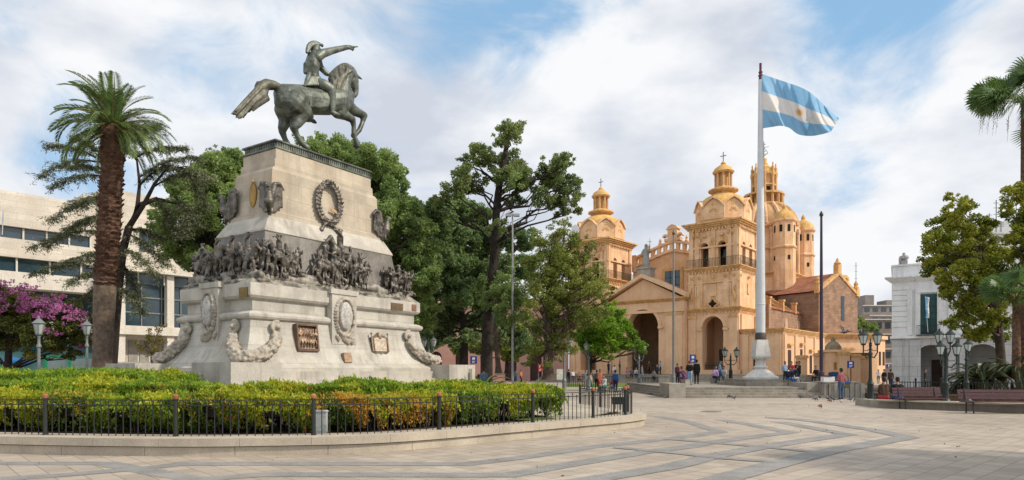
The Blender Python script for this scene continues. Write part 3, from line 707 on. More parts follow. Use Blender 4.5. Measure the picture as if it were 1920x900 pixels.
def small_horse(P, N_, T_, h, r, rear=0.):
    s = h/1.6; up = Vector((0,0,1)); c = []; D = (T_*math.cos(rear)+up*math.sin(rear))
    rp = P-T_*.42*s+up*1.0*s; ch = rp+D*.85*s
    c += chain([rp, rp.lerp(ch,.5)-up*.03, ch],[.25*s,.24*s,.25*s])
    pl = ch+T_*.22*s+up*.55*s; c += chain([ch,ch.lerp(pl,.5),pl],[.2*s,.16*s,.12*s]); mz = pl+T_*.30*s-up*.28*s; c += chain([pl,mz],[.11*s,.06*s])
    for g in (-1,1):
        c += chain([rp+N_*g*.12*s-up*.1*s, rp-T_*.02*s+N_*g*.12*s-up*.45*s, rp-T_*.1*s+N_*g*.12*s-up*.6*s, rp+N_*g*.12*s-up*.97*s],[.15*s,.09*s,.06*s,.05*s])
        k = ch+T_*(.12+.12*g)*s+N_*g*.12*s-up*(.35-rear*.3)*s; f = k-up*.34*s-T_*(.0+rear*.4)*s if rear else k-up*.55*s
        c += chain([ch+N_*g*.12*s-up*.1*s,k,f],[.11*s,.065*s,.05*s])
    c += chain([rp-T_*.18*s,rp-T_*.36*s-up*.25*s,rp-T_*.38*s-up*.55*s],[.08*s,.08*s,.03*s])
    # rider
    hp = rp.lerp(ch,.55)+up*.28*s; sh = hp+up*.5*s; c += chain([hp,sh],[.14*s,.16*s]); c.append((tuple(sh+up*.14*s),.1*s,tuple(sh+up*.26*s),.1*s)); c.append((tuple(sh+up*.34*s-T_*.08),.07*s,tuple(sh+up*.34*s+T_*.1),.06*s))
    kn = hp+N_*.2*s+T_*.2*s-up*.12*s; c += chain([hp+N_*.1*s,kn,kn-up*.4*s],[.1*s,.08*s,.055*s])
    a = sh+N_*.12*s; c += chain([a,a+T_*.3*s+up*r.uniform(-.15,.3)*s,a+T_*.5*s+up*r.uniform(-.2,.3)*s],[.07*s,.055*s,.035*s])
    return c
def group(ts, seed, n_s, n_h, hs=1.28):
    r = random.Random(seed); c = []
    for k in range(n_h):
        t = ts[0]+(ts[1]-ts[0])*(k+.5)/n_h; P,N_,T_ = perim(t, 3.86, 1.92); g = 1 if r.random() < .5 else -1
        c += small_horse(P+Vector((0,0,4.93)), N_, T_*g, hs*r.uniform(.9,1.05), r, r.choice([0,.25,.4]))
    for k in range(n_s):
        t = ts[0]+(ts[1]-ts[0])*(k+r.uniform(.2,.8))/n_s; o_ = r.uniform(-.2,.12); P,N_,T_ = perim(t, 3.92+o_, 1.95+o_)
        c += soldier(P+Vector((0,0,4.88+r.uniform(0,.16))), N_, T_, hs*r.uniform(.80,1.04), r, r.uniform(-.18,.18))
    for k in range(n_s):                      # a second row pressed against the backing, and tangled limbs, reins and cloaks
        t = r.uniform(*ts); P,N_,T_ = perim(t, 3.62, 1.72); c += soldier(P+Vector((0,0,5.05+r.uniform(0,.2))), N_, T_, hs*r.uniform(.8,1.0), r, r.uniform(-.2,.2))
    for k in range(int((ts[1]-ts[0])*26)):
        t = r.uniform(*ts); P,N_,T_ = perim(t, 3.85+r.uniform(-.2,.15), 1.88+r.uniform(-.15,.12)); z = 4.95+r.random()**1.5*1.0; a_ = P+Vector((0,0,z)); d = T_*r.uniform(-.3,.3)+Vector((0,0,r.uniform(-.25,.3)))+N_*r.uniform(-.1,.12)
        c += chain([a_, a_+d*.5+N_*.04, a_+d],[r.uniform(.04,.09),r.uniform(.04,.08),.03])
    return c
for nm,ts,sd,ns,nh,hs in (('relief_figures',(.05,1.75),5,9,1,1.04),('relief_figures',(2.5,5.2),8,9,3,1.06),('relief_figures',(6.2,7.85),9,8,1,.98),('relief_figures',(-3.8,-.1),4,10,4,1.10)):
    link(nm, blob(group(ts,sd,ns,nh,hs), .024, 0), bronze_dk, mon)
# raised central rider breaking over the sloping course
P,N_,T_ = perim(3.75,3.75,1.8)
link('relief_rider', blob(small_horse(P+Vector((0,0,5.25)),N_,-T_,1.35,random.Random(2),.35)+soldier(P+Vector((.55,.05,5.3)),N_,T_,1.2,random.Random(4)), .025, 0), bronze_dk, mon)
# eagles on the four corners of the shaft
def eagle(sx, sy):
    c = []; a, b_ = 2.80*sx, 1.17*sy; X = Vector((sx,0,0)); Y = Vector((0,sy,0)); U = Vector((0,0,1)); D = (X+Y).normalized()
    O = Vector((a,b_,7.42))
    c += chain([O+D*.12+U*.05, O+D*.26+U*.35, O+D*.30+U*.62],[.13,.19,.13]); c += chain([O+D*.30+U*.62,O+D*.36+U*.86],[.11,.085])
    c += chain([O+D*.36+U*.86,O+D*.50+U*.84],[.08,.02])
    for g,(W,Nn) in enumerate(((-X,Y),(-Y,X))):         # wings folded back over each face
        B = O+Nn*.10
        for k in range(9):
            q = k/8; root = B+W*(.02+.42*q*.9)+U*(.95-.18*(1-math.sin(q*2.4))); ln = .95-.35*abs(q-.35)
            c.append((tuple(root),.055,tuple(root-U*ln*.9+W*.05),.035))
        c += chain([B+U*.55+W*.0, B+U*1.02+W*.12, B+U*1.08+W*.32, B+U*.92+W*.5],[.09,.10,.09,.05])
    for g in (-1,1): c += chain([O+D*.2+U*.1+(X-Y)*g*.06, O+D*.25-U*.05+(X-Y)*g*.08],[.06,.045])
    c += chain([O+D*.1+U*.05, O+D*.05-U*.12],[.12,.06])
    return c
for sx in (-1,1):
    for sy in (-1,1): link('eagle', blob(eagle(sx,sy), .022, 0), bronze_dk, mon)
# laurel wreath
def wreath():
    c0 = mray(616,381,1,-1.24); c = []; r = random.Random(5)
    A, B_ = .42*1.35, .78; y = -1.25
    for k in range(34):
        t = 2*math.pi*k/34; p = c0+Vector((math.cos(t)*A,0,math.sin(t)*B_)); q = c0+Vector((math.cos(t+.18)*A,0,math.sin(t+.18)*B_))
        c.append((tuple(p),.055,tuple(q),.055)); tg = (q-p).normalized(); nn = Vector((math.cos(t),0,math.sin(t)))
        for g in (-1,-.3,.4,1):
            e = p+nn*g*.13+tg*.16+Vector((0,-.05-r.uniform(0,.06),0)); c.append((tuple(p+nn*g*.04),.045,tuple(e),.028))
    for g in (-1,1):
        p = c0+Vector((g*.08,-.03,-B_-.02)); c += chain([p,p+Vector((g*.22,-.03,-.16)),p+Vector((g*.34,-.03,-.34))],[.06,.06,.10]); c += chain([p,p+Vector((g*.25,-.05,.10)),p+Vector((g*.05,-.06,.06))],[.05,.06,.04])
    return c
w_ = link('wreath', blob(wreath(), .024, 0), bronze_dk, mon)
pc = mray(625,388,1,-1.2)
part('wreath_plate', mat('coppery ribbon plate',(.55,.33,.14),.5,.3,var=.2), w_, lambda b: b.prism([(pc.x-.20,pc.z-.10),(pc.x+.05,pc.z-.14),(pc.x+.22,pc.z-.26),(pc.x+.22,pc.z-.36),(pc.x,pc.z-.24),(pc.x-.2,pc.z-.18)],-1.30,-1.27))
# gilt oval plaque on the near short face
pg = mray(474,366,0,-2.78)
def oval(b, px_, pz, rx, rz, x):
    n = 16; b.rings([[(x-d, px_+math.cos(2*math.pi*j/n)*rx*s, pz+math.sin(2*math.pi*j/n)*rz*s) for j in range(n)] for d,s in ((0,1),(.05,1),(.07,.88),(.06,.86),(.06,.5))])
part('gilt_plaque', gold, mon, lambda b: (oval(b,pg.y,pg.z,.20,.46,-2.74), b.lathe([(.03,pg.z+.44),(.06,pg.z+.5),(.01,pg.z+.6)],-2.78,pg.y,8)), True)
# fruit garlands swagged round each corner, with volutes
def garland(sx, sy):
    r = random.Random(11); a, b_ = 4.36, 2.2; S = lambda x,y,z: Vector((sx*x, sy*y, z))
    path = catmull([S(a-.95,b_+.12,2.86),S(a-.92,b_+.20,2.70),S(a-.62,b_+.34,2.40),S(a-.05,b_+.52,2.12),S(a+.42,b_+.48,2.04),S(a+.52,b_+.05,2.08),S(a+.36,b_-.40,2.40),S(a+.18,b_-.70,2.70),S(a+.1,b_-.75,2.86)],9,False)
    c = []; n = len(path)
    for i in range(n-1):
        q = i/(n-1); R = .08+.16*math.sin(math.pi*q)**.7; c.append((tuple(path[i]),R*.8,tuple(path[i+1]),R*.8))
        for k in range(9):
            d = Vector((r.uniform(-1,1),r.uniform(-1,1),r.uniform(-1,1))).normalized(); p = path[i]+d*R*.85; c.append((tuple(p),r.uniform(.05,.085),tuple(p+d*.02),r.uniform(.045,.07)))
    return c
def volute(sx, sy, w):
    c = []; a, b_ = 4.32, 2.18
    for (o_, ax) in (((Vector((sx*(a-.95),sy*(b_+.12),3.12)),0),(Vector((sx*(a+.10),sy*(b_-.72),3.12)),1))[w],):
        for k in range(16):
            t = k/15*2.0*math.pi*1.3+1.2; R = .22*(1-k/24)
            t2 = t+.55; R2 = .22*(1-(k+1)/24)
            f = lambda t,R: o_+(Vector((math.cos(t)*R,0,math.sin(t)*R)) if ax == 0 else Vector((0,math.cos(t)*R,math.sin(t)*R)))
            c.append((tuple(f(t,R)),.06,tuple(f(t2,R2)),.06))
        c.append((tuple(o_),.09,tuple(o_+(Vector((0,sy*.1,0)) if ax == 0 else Vector((sx*.1,0,0)))),.09))
        for g in (-1,1):
            e = o_+(Vector((g*.35,sy*.3,-1.0)) if ax == 0 else Vector((sx*.25,g*.35,-1.0)))
    return c
for sx in (-1,1):
    for sy in (-1,1): link('fruit_garland', blob(garland(sx,sy), .026, 0), carve, mon); [link('scroll', blob(volute(sx,sy,w), .03, 1), carve, mon) for w in (0,1)]
# coats of arms
def cartouche_panel(b, ax, c, s):
    if ax == 1: b.box(c-.62,c+.62,-s-.12,-s+.3,2.62,4.70); b.box(c-.70,c+.70,-s-.16,-s+.3,4.55,4.74)
    else: b.box(-s-.12,-s+.3,c-.52,c+.52,2.62,4.70); b.box(-s-.16,-s+.3,c-.6,c+.6,4.55,4.74)
def cartouche(ax, c, s):
    r = random.Random(21); o_ = []; z0 = 3.66; W = .44 if ax == 1 else .36
    V = (lambda u,d,z: Vector((c+u,-s-d,z))) if ax == 1 else (lambda u,d,z: Vector((-s-d,c+u,z)))
    for k in range(40):
        t = 2*math.pi*k/40; p = V(math.cos(t)*W, .16, z0+math.sin(t)*.72); d = r.uniform(.05,.10); o_.append((tuple(p),d,tuple(p+V(0,.03,0)-V(0,0,0)),d*.8))
        e = V(math.cos(t)*W*1.22, .13, z0+math.sin(t)*.80); o_.append((tuple(p),.05,tuple(e),.035))
    for k in range(14):
        u = r.uniform(-.42,.42); p = V(u,.14,z0-.72-r.uniform(0,.22)); o_.append((tuple(p),.08,tuple(p+Vector((0,0,-.08))),.05))
    return o_
def shield(b, ax, c, s):
    n = 18; V = (lambda u,d,z: (c+u,-s-d,z)) if ax == 1 else (lambda u,d,z: (-s-d,c+u,z))
    W = .33 if ax == 1 else .27
    b.rings([[V(math.cos(2*math.pi*j/n)*W*q, d, 3.72+math.sin(2*math.pi*j/n)*.56*q) for j in range(n)] for d,q in ((.08,1),(.2,1),(.26,.9),(.30,.55),(.31,.1))])
cR = mray(643,582,1,-2.2).x; cL = mray(399,582,0,-4.3).y
for ax,c,s in ((1,cR,2.17),(0,cL,4.31)):
    part('cartouche_panel', stone_plain, mon, lambda b: cartouche_panel(b,ax,c,s))
    k = link('coat_of_arms', blob(cartouche(ax,c,s), .028, 1), carve, mon)
    part('shield', mat('pale carved shield',(.48,.46,.42),.8,var=.25,vscale=9,bump=.5,bscale=20), k, lambda b: shield(b,ax,c,s), True)
# framed bronze relief, ornate plaque, small tablets on the flared face (leaning with it)
def flare_pt(px, py):
    best = None
    for z,bb in ((1.80,2.68),(2.05,2.50),(2.4,2.34),(2.85,2.2),(3.35,2.12)):
        p = mray(px,py,1,-bb); e = abs(p.z-z)
        if best is None or e < best[0]: best = (e,p)
    return best[1]
def tilted(p, tilt=.16): return Matrix.Translation(p+Vector((0,-.05,0))) @ Matrix.Rotation(-tilt,4,'X')
def framed(b):
    b.M = tilted(flare_pt(571,634),.12); w,h = .48,.50
    for x0,x1,z0,z1 in ((-w,w,h-.07,h),(-w,w,-h,-h+.09),(-w,-w+.07,-h+.09,h-.07),(w-.07,w,-h+.09,h-.07)): b.box(x0,x1,-.16,.12,z0,z1)
fr = part('relief_frame', mat('bronze frame',(.16,.10,.07),.5,.3,var=.3), mon, framed)
def framed_rel():
    M = tilted(flare_pt(571,634),.12); r = random.Random(6); c = [(tuple(M@Vector((-.38,0.03,z))),.07,tuple(M@Vector((.38,0.03,z))),.07) for z in np.arange(-.38,.42,.09)]
    for k in range(6):
        x = -.32+k*.13; base = M@Vector((x,-.06,-.36)); c += soldier(base, Vector((0,-1,0)), Vector((1,0,0)), .62+r.uniform(0,.12), r)
    return c
link('relief_scene', blob(framed_rel(), .02, 1), copper, fr)
def ornate(b):
    b.M = tilted(flare_pt(708,647),.14)
    pl = [(-.42,-.34),(-.30,-.40),(-.1,-.36),(0,-.44),(.1,-.36),(.30,-.40),(.42,-.34),(.46,-.1),(.42,.1),(.46,.3),(.3,.34),(.18,.40),(0,.52),(-.18,.40),(-.3,.34),(-.46,.3),(-.42,.1),(-.46,-.1)]
    b.prism(pl,-.10,.12)
orn = part('ornate_plaque', mat('dark plaque border',(.15,.12,.09),.5,.3,var=.4,vscale=8,bump=.5), mon, ornate)
def ornate_in(b): b.M = tilted(flare_pt(708,647),.14); b.prism([(-.33,-.28),(.33,-.28),(.35,.25),(.12,.3),(-.12,.3),(-.35,.25)],-.125,-.10)
part('inscription_field', mat('pale worn copper',(.52,.43,.34),.6,.1,var=.3,vscale=9,bump=.5,bscale=30), orn, ornate_in)
def crest(b):
    b.M = tilted(flare_pt(708,647),.14); b.ball((0,-.13,.36),(.10,.06,.14),8,6)
    for s in (-1,1): b.tube([(s*.45,-.12,-.3),(s*.46,-.12,.42)],[.035,.03],6); b.ball((s*.46,-.12,.45),.05,6,5)
part('crest', copper, orn, crest, True)
def small(b): b.M = tilted(flare_pt(649,671),.22); b.box(-.19,.19,-.07,.15,-.19,.19)
part('small_tablet', copper, mon, small)
def onface(b, px, py, w, h, ax, val, d=.03):
    p = mray(px,py,ax,-val)
    if ax == 1: b.box(p.x-w,p.x+w,-val-d,-val+.02,p.z-h,p.z+h)
    else: b.box(-val-d,-val+.02,p.y-w,p.y+w,p.z-h,p.z+h)
part('gilt_tablet', mat('old brass tablet',(.24,.16,.05),.5,.4,var=.25), mon, lambda b: onface(b,457,548,.24,.17,0,4.30))
part('bronze_tablet', mat('brown bronze tablet',(.17,.12,.07),.5,.3,var=.3), mon, lambda b: onface(b,744,575,.36,.15,1,2.16))
part('red_tablet', mat('reddish tablet',(.27,.15,.09),.6,.2,var=.3), mon, lambda b: onface(b,776,577,.14,.14,1,2.16))

# ---------------------------------------------------------------- the bronze horseman
st = thing('equestrian_statue', 'green bronze statue of a rider in a cocked hat pointing ahead from a prancing horse', 'statue', MM @ Vector((0,0,10.28)), MTH)
def S(zx, zy, yo=0.):                     # point of the silhouette, yo metres to the left of the horse's middle plane
    p = mray(400+zx/3, 50+zy/3, 1, yo); return (p.x, p.y, p.z-10.28)
u = 1/137.
def horse():
    c = []
    for y in (-.20,.20):
        c += chain([S(412,400,y),S(480,410,y),S(560,422,y),S(640,425,y),S(705,415,y)],[66*u,72*u,70*u,70*u,68*u])
    c += chain([S(400,385),S(500,390),S(620,400),S(700,400)],[58*u,60*u,62*u,66*u])
    c += chain([S(420,430,-.22),S(425,460,-.2)],[72*u,60*u]); c += chain([S(420,430,.22),S(425,460,.2)],[72*u,60*u])
    # neck and head
    c += chain([S(705,400),S(712,350),S(722,300),S(745,262),S(775,262)],[72*u,64*u,56*u,48*u,36*u])
    c += chain([S(735,420),S(750,390)],[60*u,48*u])
    c += chain([S(780,278),S(790,305),S(797,345),S(800,372)],[34*u,30*u,23*u,18*u])
    c += chain([S(800,372),S(793,388)],[18*u,15*u])
    c += chain([S(778,310,-.06),S(785,330,-.05)],[26*u,18*u]); c += chain([S(778,310,.06),S(785,330,.05)],[26*u,18*u])
    for y in (-.10,.10): c += chain([S(805,275,y),S(836,296,y*1.3)],[12*u,4*u])
    # near hind leg, then the far one
    y = -.34
    c += chain([S(455,430,y),S(500,475,y),S(528,500,y)],[80*u,55*u,36*u]); c += chain([S(500,480,y),S(470,535,y),S(452,568,y)],[50*u,34*u,22*u])
    c += chain([S(452,568,y),S(470,610,y),S(492,650,y)],[22*u,15*u,16*u]); c += chain([S(492,650,y),S(512,668,y),S(524,680,y)],[16*u,17*u,20*u]); c += chain([S(446,562,y),S(455,575,y)],[14*u,18*u])
    y = .30
    c += chain([S(420,420,y),S(398,470,y),S(408,520,y)],[70*u,52*u,40*u]); c += chain([S(408,520,y),S(390,570,y),S(388,590,y)],[38*u,26*u,20*u])
    c += chain([S(388,590,y),S(400,625,y),S(408,645,y)],[20*u,15*u,16*u]); c += chain([S(408,645,y),S(414,655,y)],[17*u,18*u])
    # raised forelegs
    y = -.24
    c += chain([S(715,440,y),S(700,480,y),S(745,500,y),S(782,522,y)],[58*u,38*u,28*u,21*u]); c += chain([S(782,522,y),S(790,560,y),S(790,598,y)],[20*u,14*u,15*u]); c += chain([S(790,598,y),S(797,622,y)],[15*u,13*u]); c += chain([S(800,635,y),S(806,668,y)],[15*u,19*u]); c += chain([S(797,622,y),S(800,640,y)],[13*u,14*u])
    y = .24
    c += chain([S(740,440,y),S(790,472,y),S(848,500,y)],[52*u,32*u,22*u]); c += chain([S(848,500,y),S(838,540,y),S(822,580,y)],[21*u,14*u,15*u]); c += chain([S(822,580,y),S(805,600,y),S(790,612,y)],[15*u,14*u,19*u])
    return c
link('horse', blob([(a_,r_*1.01,b_,q_*1.01) for a_,r_,b_,q_ in horse()], .026, 8), bronze, st)
def mane():
    c = []; r = random.Random(1)
    for k in range(34):
        q = k/33; a = Vector(S(655+q*130, 275-math.sin(q*2.5)*62+q*8, r.uniform(-.1,.02)))
        e = Vector(S(668+q*72+r.uniform(-8,8), 385-q*40+r.uniform(-12,12) if q < .75 else 340-q*60, -.40-r.uniform(0,.08))); m_ = a.lerp(e,.5)+Vector((-.02,-.16,.06))
        c += chain([a,m_,e],[.075,.065,.03])
    for k in range(12):
        q = k/11; a = Vector(S(665+q*120, 268-math.sin(q*2.5)*55, .05)); e = Vector(S(660+q*100,330,.38)); c += chain([a,a.lerp(e,.5)+Vector((0,.1,.06)),e],[.08,.07,.04])
    return c
link('mane', blob(mane(), .024, 1), bronze_mane, st)
def tail():
    c = []; r = random.Random(4)
    c += chain([S(378,345),S(340,330),S(300,325),S(265,345)],[20*u,25*u,29*u,31*u])
    for k in range(30):
        q = k/29; y = r.uniform(-.16,.16); a = S(300-r.uniform(0,50),318+q*60,y*.6)
        m1 = S(250-q*5+q*60, 345+q*62, y); m2 = S(200+q*50,395+q*45+r.uniform(-8,8),y*1.1); e = S(108+q*110+r.uniform(-6,6), 498+q*14-max(0,q-.45)*90+r.uniform(-10,14), y*.8)
        c += chain([a,m1,m2,e],[13*u,12*u,9*u,4*u])
    return c
link('tail', blob(tail(), .026, 1), bronze_mane, st)
def cloth():
    c = []
    for sg in (-1,1):
        for k in range(12):
            q = k/11; x = 545+q*100; c += chain([S(x+10,340,sg*.12),S(x,360,sg*.50),S(x,405,sg*.67),S(x-2,455-abs(q-.5)*12,sg*.66)],[.05,.05,.045,.04])
    return c
link('saddle_cloth', blob(cloth(), .028, 2), bronze, st)
def rider():
    c = []
    for y in (-.15,.15): c += chain([S(562,318,y),S(560,270,y),S(557,225,y),S(562,180,y)],[30*u,27*u,36*u,30*u])
    c += chain([S(560,300),S(559,250),S(558,215),S(562,175)],[36*u,33*u,42*u,34*u])
    c += chain([S(525,215,-.03),S(520,255,0)],[18*u,14*u])
    c += chain([S(565,165),S(568,140)],[20*u,18*u]); c += chain([S(572,136),S(577,118)],[24*u,24*u]); c += chain([S(594,124),S(602,128)],[8*u,6*u]); c += chain([S(575,140),S(586,143)],[13*u,10*u])
    # right arm stretched forward, pointing
    y = -.30
    c += chain([S(585,172,y),S(612,152,y-.05),S(665,136,y-.02),S(715,124,y),S(752,116,y)],[26*u,24*u,19*u,16*u,13*u]); c += chain([S(752,116,y),S(772,116,y)],[13*u,12*u])
    c += chain([S(772,112,y),S(795,113,y),S(812,112,y)],[6*u,5.5*u,4*u]); 
    for k,dy in enumerate((.05,.09,.13)): c += chain([S(772,118+k*3,y+dy),S(788,122+k*3,y+dy),S(782,130+k*2,y+dy)],[5.5*u,5.5*u,4.5*u])
    c += chain([S(765,122,y-.06),S(780,128,y-.05)],[6*u,5*u])
    # left arm down to the reins
    y = .34
    c += chain([S(585,178,y),S(600,225,y+.05),S(635,262,y-.1),S(660,272,y-.2)],[24*u,19*u,15*u,12*u])
    # legs over the saddle
    for sg in (-1,1):
        y = sg*.42; dx, dy = (0,0) if sg < 0 else (-105,55)
        if sg < 0: c += chain([S(580,318,-.18),S(622,330,-.5),S(663,352,-.66)],[34*u,32*u,26*u]); c += chain([S(663,352,-.66),S(668,400,-.68),S(670,440,-.68),S(670,472,-.68)],[25*u,21*u,18*u,14*u]); c += chain([S(668,482,-.68),S(688,490,-.70),S(705,494,-.72)],[13*u,12*u,8*u])
        else:
            H0_ = Vector(S(580,318,.18)); Kn = Vector(S(663,352,-.66)); Kn.y = .66; Ft = Vector(S(668,482,-.68)); Ft.y = .68; c += chain([H0_,H0_.lerp(Kn,.5)+Vector((0,.08,0)),Kn],[34*u,32*u,26*u]); c += chain([Kn,Kn.lerp(Ft,.5),Ft],[24*u,19*u,14*u]); c += chain([Ft,Ft+Vector((.18,0,-.03)),Ft+Vector((.30,.02,-.04))],[13*u,12*u,8*u])
    return c
link('rider', blob([(a_,r_*1.03,b_,q_*1.03) for a_,r_,b_,q_ in rider()], .024, 2), bronze, st)
def coat():
    c = []
    for k in range(9):
        q = k/8; y = -.3+.6*q; c += chain([S(540,265,y*.7),S(528,300,y),S(515,332,y*1.3)],[.09,.10,.06])
    for k in range(6): y = -.34; c += chain([S(555+k*8,285,y),S(530+k*12,328,-.46)],[.07,.05])
    return c
link('coat_tails', blob(coat(), .026, 2), bronze, st)
def hat():
    c = []                                   # crescent: high crown, peak dipping at the front, long tail down the nape
    T = [(526,118,150),(531,98,150),(540,86,134),(552,79,116),(566,76,108),(580,78,106),(594,85,106),(606,94,108),(618,104,110)]
    for (x,zt,zb),(x2,zt2,zb2) in zip(T[:-1],T[1:]):
        for q in (0,.5):
            xx,t_,b_ = x+(x2-x)*q, zt+(zt2-zt)*q, zb+(zb2-zb)*q
            for y in (-.07,.0,.07): c.append((S(xx,b_-6,y),.06,S(xx,t_+9,y*.5),.055))
    return c
link('cocked_hat', blob(hat(), .022, 2), bronze, st)
def tack(b):
    b.tube([S(783,330,-.14),S(740,350,-.35),S(690,300,-.42),S(655,275,-.1)],.014,5); b.tube([S(783,330,.14),S(740,340,.35),S(655,275,.15)],.014,5)
    b.tube([S(800,345,-.12),S(785,345,-.17),S(770,300,-.2)],.02,5)
    for y in (-.70,.70):
        p = Vector(S(672,498,-.68)); p.y = y; b.tube([p+Vector((-.02,0,.16)),p+Vector((.0,.06,0)),p+Vector((.0,-.06,0)),p+Vector((-.02,0,.16)),p+Vector((-.1,0,.9))],.014,5)
    b.tube([S(430,365,-.5),S(520,372,-.55),S(545,400,-.6)],.02,5)
part('tack', bronze_dk, st, tack)
# ---------------------------------------------------------------- the cathedral
CR = math.radians(-40); CO = Vector((27.9, 82.0, 0)); CM = Matrix.Translation(CO) @ Matrix.Rotation(CR, 4, 'Z')
cath = thing('cathedral', 'ochre baroque cathedral with two bell towers, arched porches and a turreted dome', 'cathedral', CO, CR)
Z0 = 1.15
def pilaster(b, x0, x1, y, z0, z1, d=.18, cap=.35):
    b.box(x0,x1,y-d,y+.02,z0,z1); b.k = 1; b.box(x0-.08,x1+.08,y-d-.08,y+.02,z1-cap,z1-.02); b.k = 0; b.box(x0-.08,x1+.08,y-d-.1,y+.02,z0,z0+.7)
def cornice_(b, x0, x1, y0, y1, z, h=.5, d=.5):
    b.k = 1
    for k in range(4):
        q = (k+1)/4; b.box(x0-d*q, x1+d*q, y0-d*q, y1+d*q, z+h*k/4+.001*k, z+h*(k+1)/4+.001*k)
    b.k = 0
    n = int((x1-x0)/.42)
    for k in range(n): x = x0+(x1-x0)*(k+.5)/n; b.box(x-.09,x+.09,y0-d*.30,y0+.0,z-.22,z-.002)
    n = int(min(y1-y0,18)/.42)
    for k in range(n): y = y0+(y1-y0)*(k+.5)/n; b.box(x1,x1+d*.30,y-.09,y+.09,z-.22,z-.002)
def octa(b, cx, cy, prof, n=8): b.lathe(prof, cx, cy, n, math.pi/8)
def finial(b, cx, cy, z, s=1.):
    b.lathe([(.32*s,z),(.32*s,z+.25*s),(.2*s,z+.3*s),(.24*s,z+.75*s),(.30*s,z+.85*s),(.12*s,z+1.0*s),(.17*s,z+1.2*s),(.03*s,z+1.5*s)],cx,cy,8)
def tower(X0):
    W = 6.7; X1 = X0+W; xm = X0+W/2
    def low(b):
        b.arch(X0,X1,0,9.0,0,1.4,[(xm,1.38,7.1,Z0)],14)
        b.arch(X0,X1,0,9.0,W-1.2,W,[]); 
        b.box(X1-1.2,X1,1.4,W-1.2,0,9.0); b.box(X0,X0+1.2,1.4,W-1.2,0,9.0); b.box(X0+1.2,X1-1.2,1.4,W-1.2,8.7,9.0)
        pilaster(b,X0+.12,X0+1.15,0,Z0,8.6); pilaster(b,X1-1.15,X1-.12,0,Z0,8.6)
        b.archband(xm,1.38,7.1,.38,-.10,.02,14); b.box(xm-2.0,xm-1.38,-.22,.02,6.7,7.0); b.box(xm+1.38,xm+2.0,-.22,.02,6.7,7.0)
        for y in (.5,W-1.5): b.box(X1,X1+.18,y,y+1.0,Z0,8.6)
        b.box(X0-.16,X1+.22,-.22,W,Z0,Z0+.55)
    lo = part('tower_base', [church_lo, church_trim], cath, low)
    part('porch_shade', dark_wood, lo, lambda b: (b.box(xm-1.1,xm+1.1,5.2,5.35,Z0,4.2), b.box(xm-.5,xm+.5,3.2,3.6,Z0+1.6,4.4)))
    part('plinth_block', conc, lo, lambda b: b.box(xm-.8,xm+.8,2.9,3.9,Z0,Z0+1.7))
    def mid(b):
        cornice_(b,X0,X1,0,W,9.0,.55,.45)
        b.box(X0+.08,X1-.08,.08,W-.08,9.55,14.2)
        for x in (X0+.1,X0+1.25,X1-2.0,X1-.85): b.box(x,x+.75,-.06,.1,9.56,13.9)
        b.box(X0,X1,-.08,.1,12.7,12.85)
        for x in (X0+.85+.55,X1-1.4-.0,xm): 
            b.box(x-.42,x+.42,-.03,.1,11.0,12.55); b.prism([(x-.5,12.62),(x+.5,12.62),(x,13.05)],-.05,.1)
        for y in (.1,W-.9): b.box(X1-.1,X1+.08,y,y+.75,9.56,13.9)
        b.box(X1-.1,X1+.05,2.9,3.6,11.3,12.6)
    m_ = part('tower_storey', [church, church_trim], cath, mid)
    fs = [lambda b,x=x: b.ball((x,-.10,13.45),(.22,.10,.26),8,6) for x in (X0+.6,X0+1.6,X1-1.6,X1-.6,xm)]
    fs += [lambda b,x=x: b.tube([(x,-.16,10.2),(x+.12,-.2,10.8),(x-.1,-.2,11.5),(x+.08,-.16,12.2)],[.1,.14,.12,.06],6) for x in (X0+.55,X1-.55)]
    fs += [lambda b,y=y: b.ball((X1+.10,y,13.45),(.10,.22,.26),8,6) for y in (.5,3.3,W-.5)]
    fs += [lambda b,x=x: b.ball((x,-.02,18.9),(.20,.22,.34),8,6) for x in (xm-2.6,xm-2.0,xm+2.0,xm+2.6)]
    fs += [lambda b,x=x: b.tube([(x,.0,17.6),(x,-.1,18.0),(x,-.02,18.4)],[.16,.2,.08],6) for x in (xm-1.75,xm,xm+1.75)]
    for f_ in fs: part('carved_ornament', church_trim, m_, f_, True)
    def q4(b, w, y0, y1):
        pts = []
        for k in range(16): 
            a = 2*math.pi*k/16; r = w*(1+.28*math.cos(4*a)); pts.append((xm+math.cos(a)*r, 11.05-1.0+math.sin(a)*r))
        b.prism(pts,y0,y1)
    part('window_surround', church_trim, m_, lambda b: q4(b,.72,-.06,.0)); part('window', dark, m_, lambda b: q4(b,.42,-.09,-.055))
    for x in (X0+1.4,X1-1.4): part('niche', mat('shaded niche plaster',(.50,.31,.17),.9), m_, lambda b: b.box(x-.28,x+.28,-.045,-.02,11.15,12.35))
    def bel(b):
        z0,z1 = 14.75,19.6
        cornice_(b,X0,X1,0,W,14.2,.5,.42)
        b.arch(X0+.2,X1-.2,z0,z1,.2,.9,[(xm-1.15,.52,17.3,z0),(xm+1.15,.52,17.3,z0)],8)
        b.arch(X0+.2,X1-.2,z0,z1,W-.9,W-.2,[(xm-1.15,.52,17.3,z0),(xm+1.15,.52,17.3,z0)],8)
        Mo = b.M; 
        for x in (X0+.2,X1-.9):
            b.M = Matrix(((0,1,0,0),(1,0,0,0),(0,0,1,0),(0,0,0,1)))          # swap x and y for the side walls
            b.arch(.9,W-.9,z0,z1,x,x+.7,[(W/2-1.15,.52,17.3,z0),(W/2+1.15,.52,17.3,z0)],8)
        b.M = Mo
        b.box(X0+.9,X1-.9,.9,W-.9,z1-.3,z1)
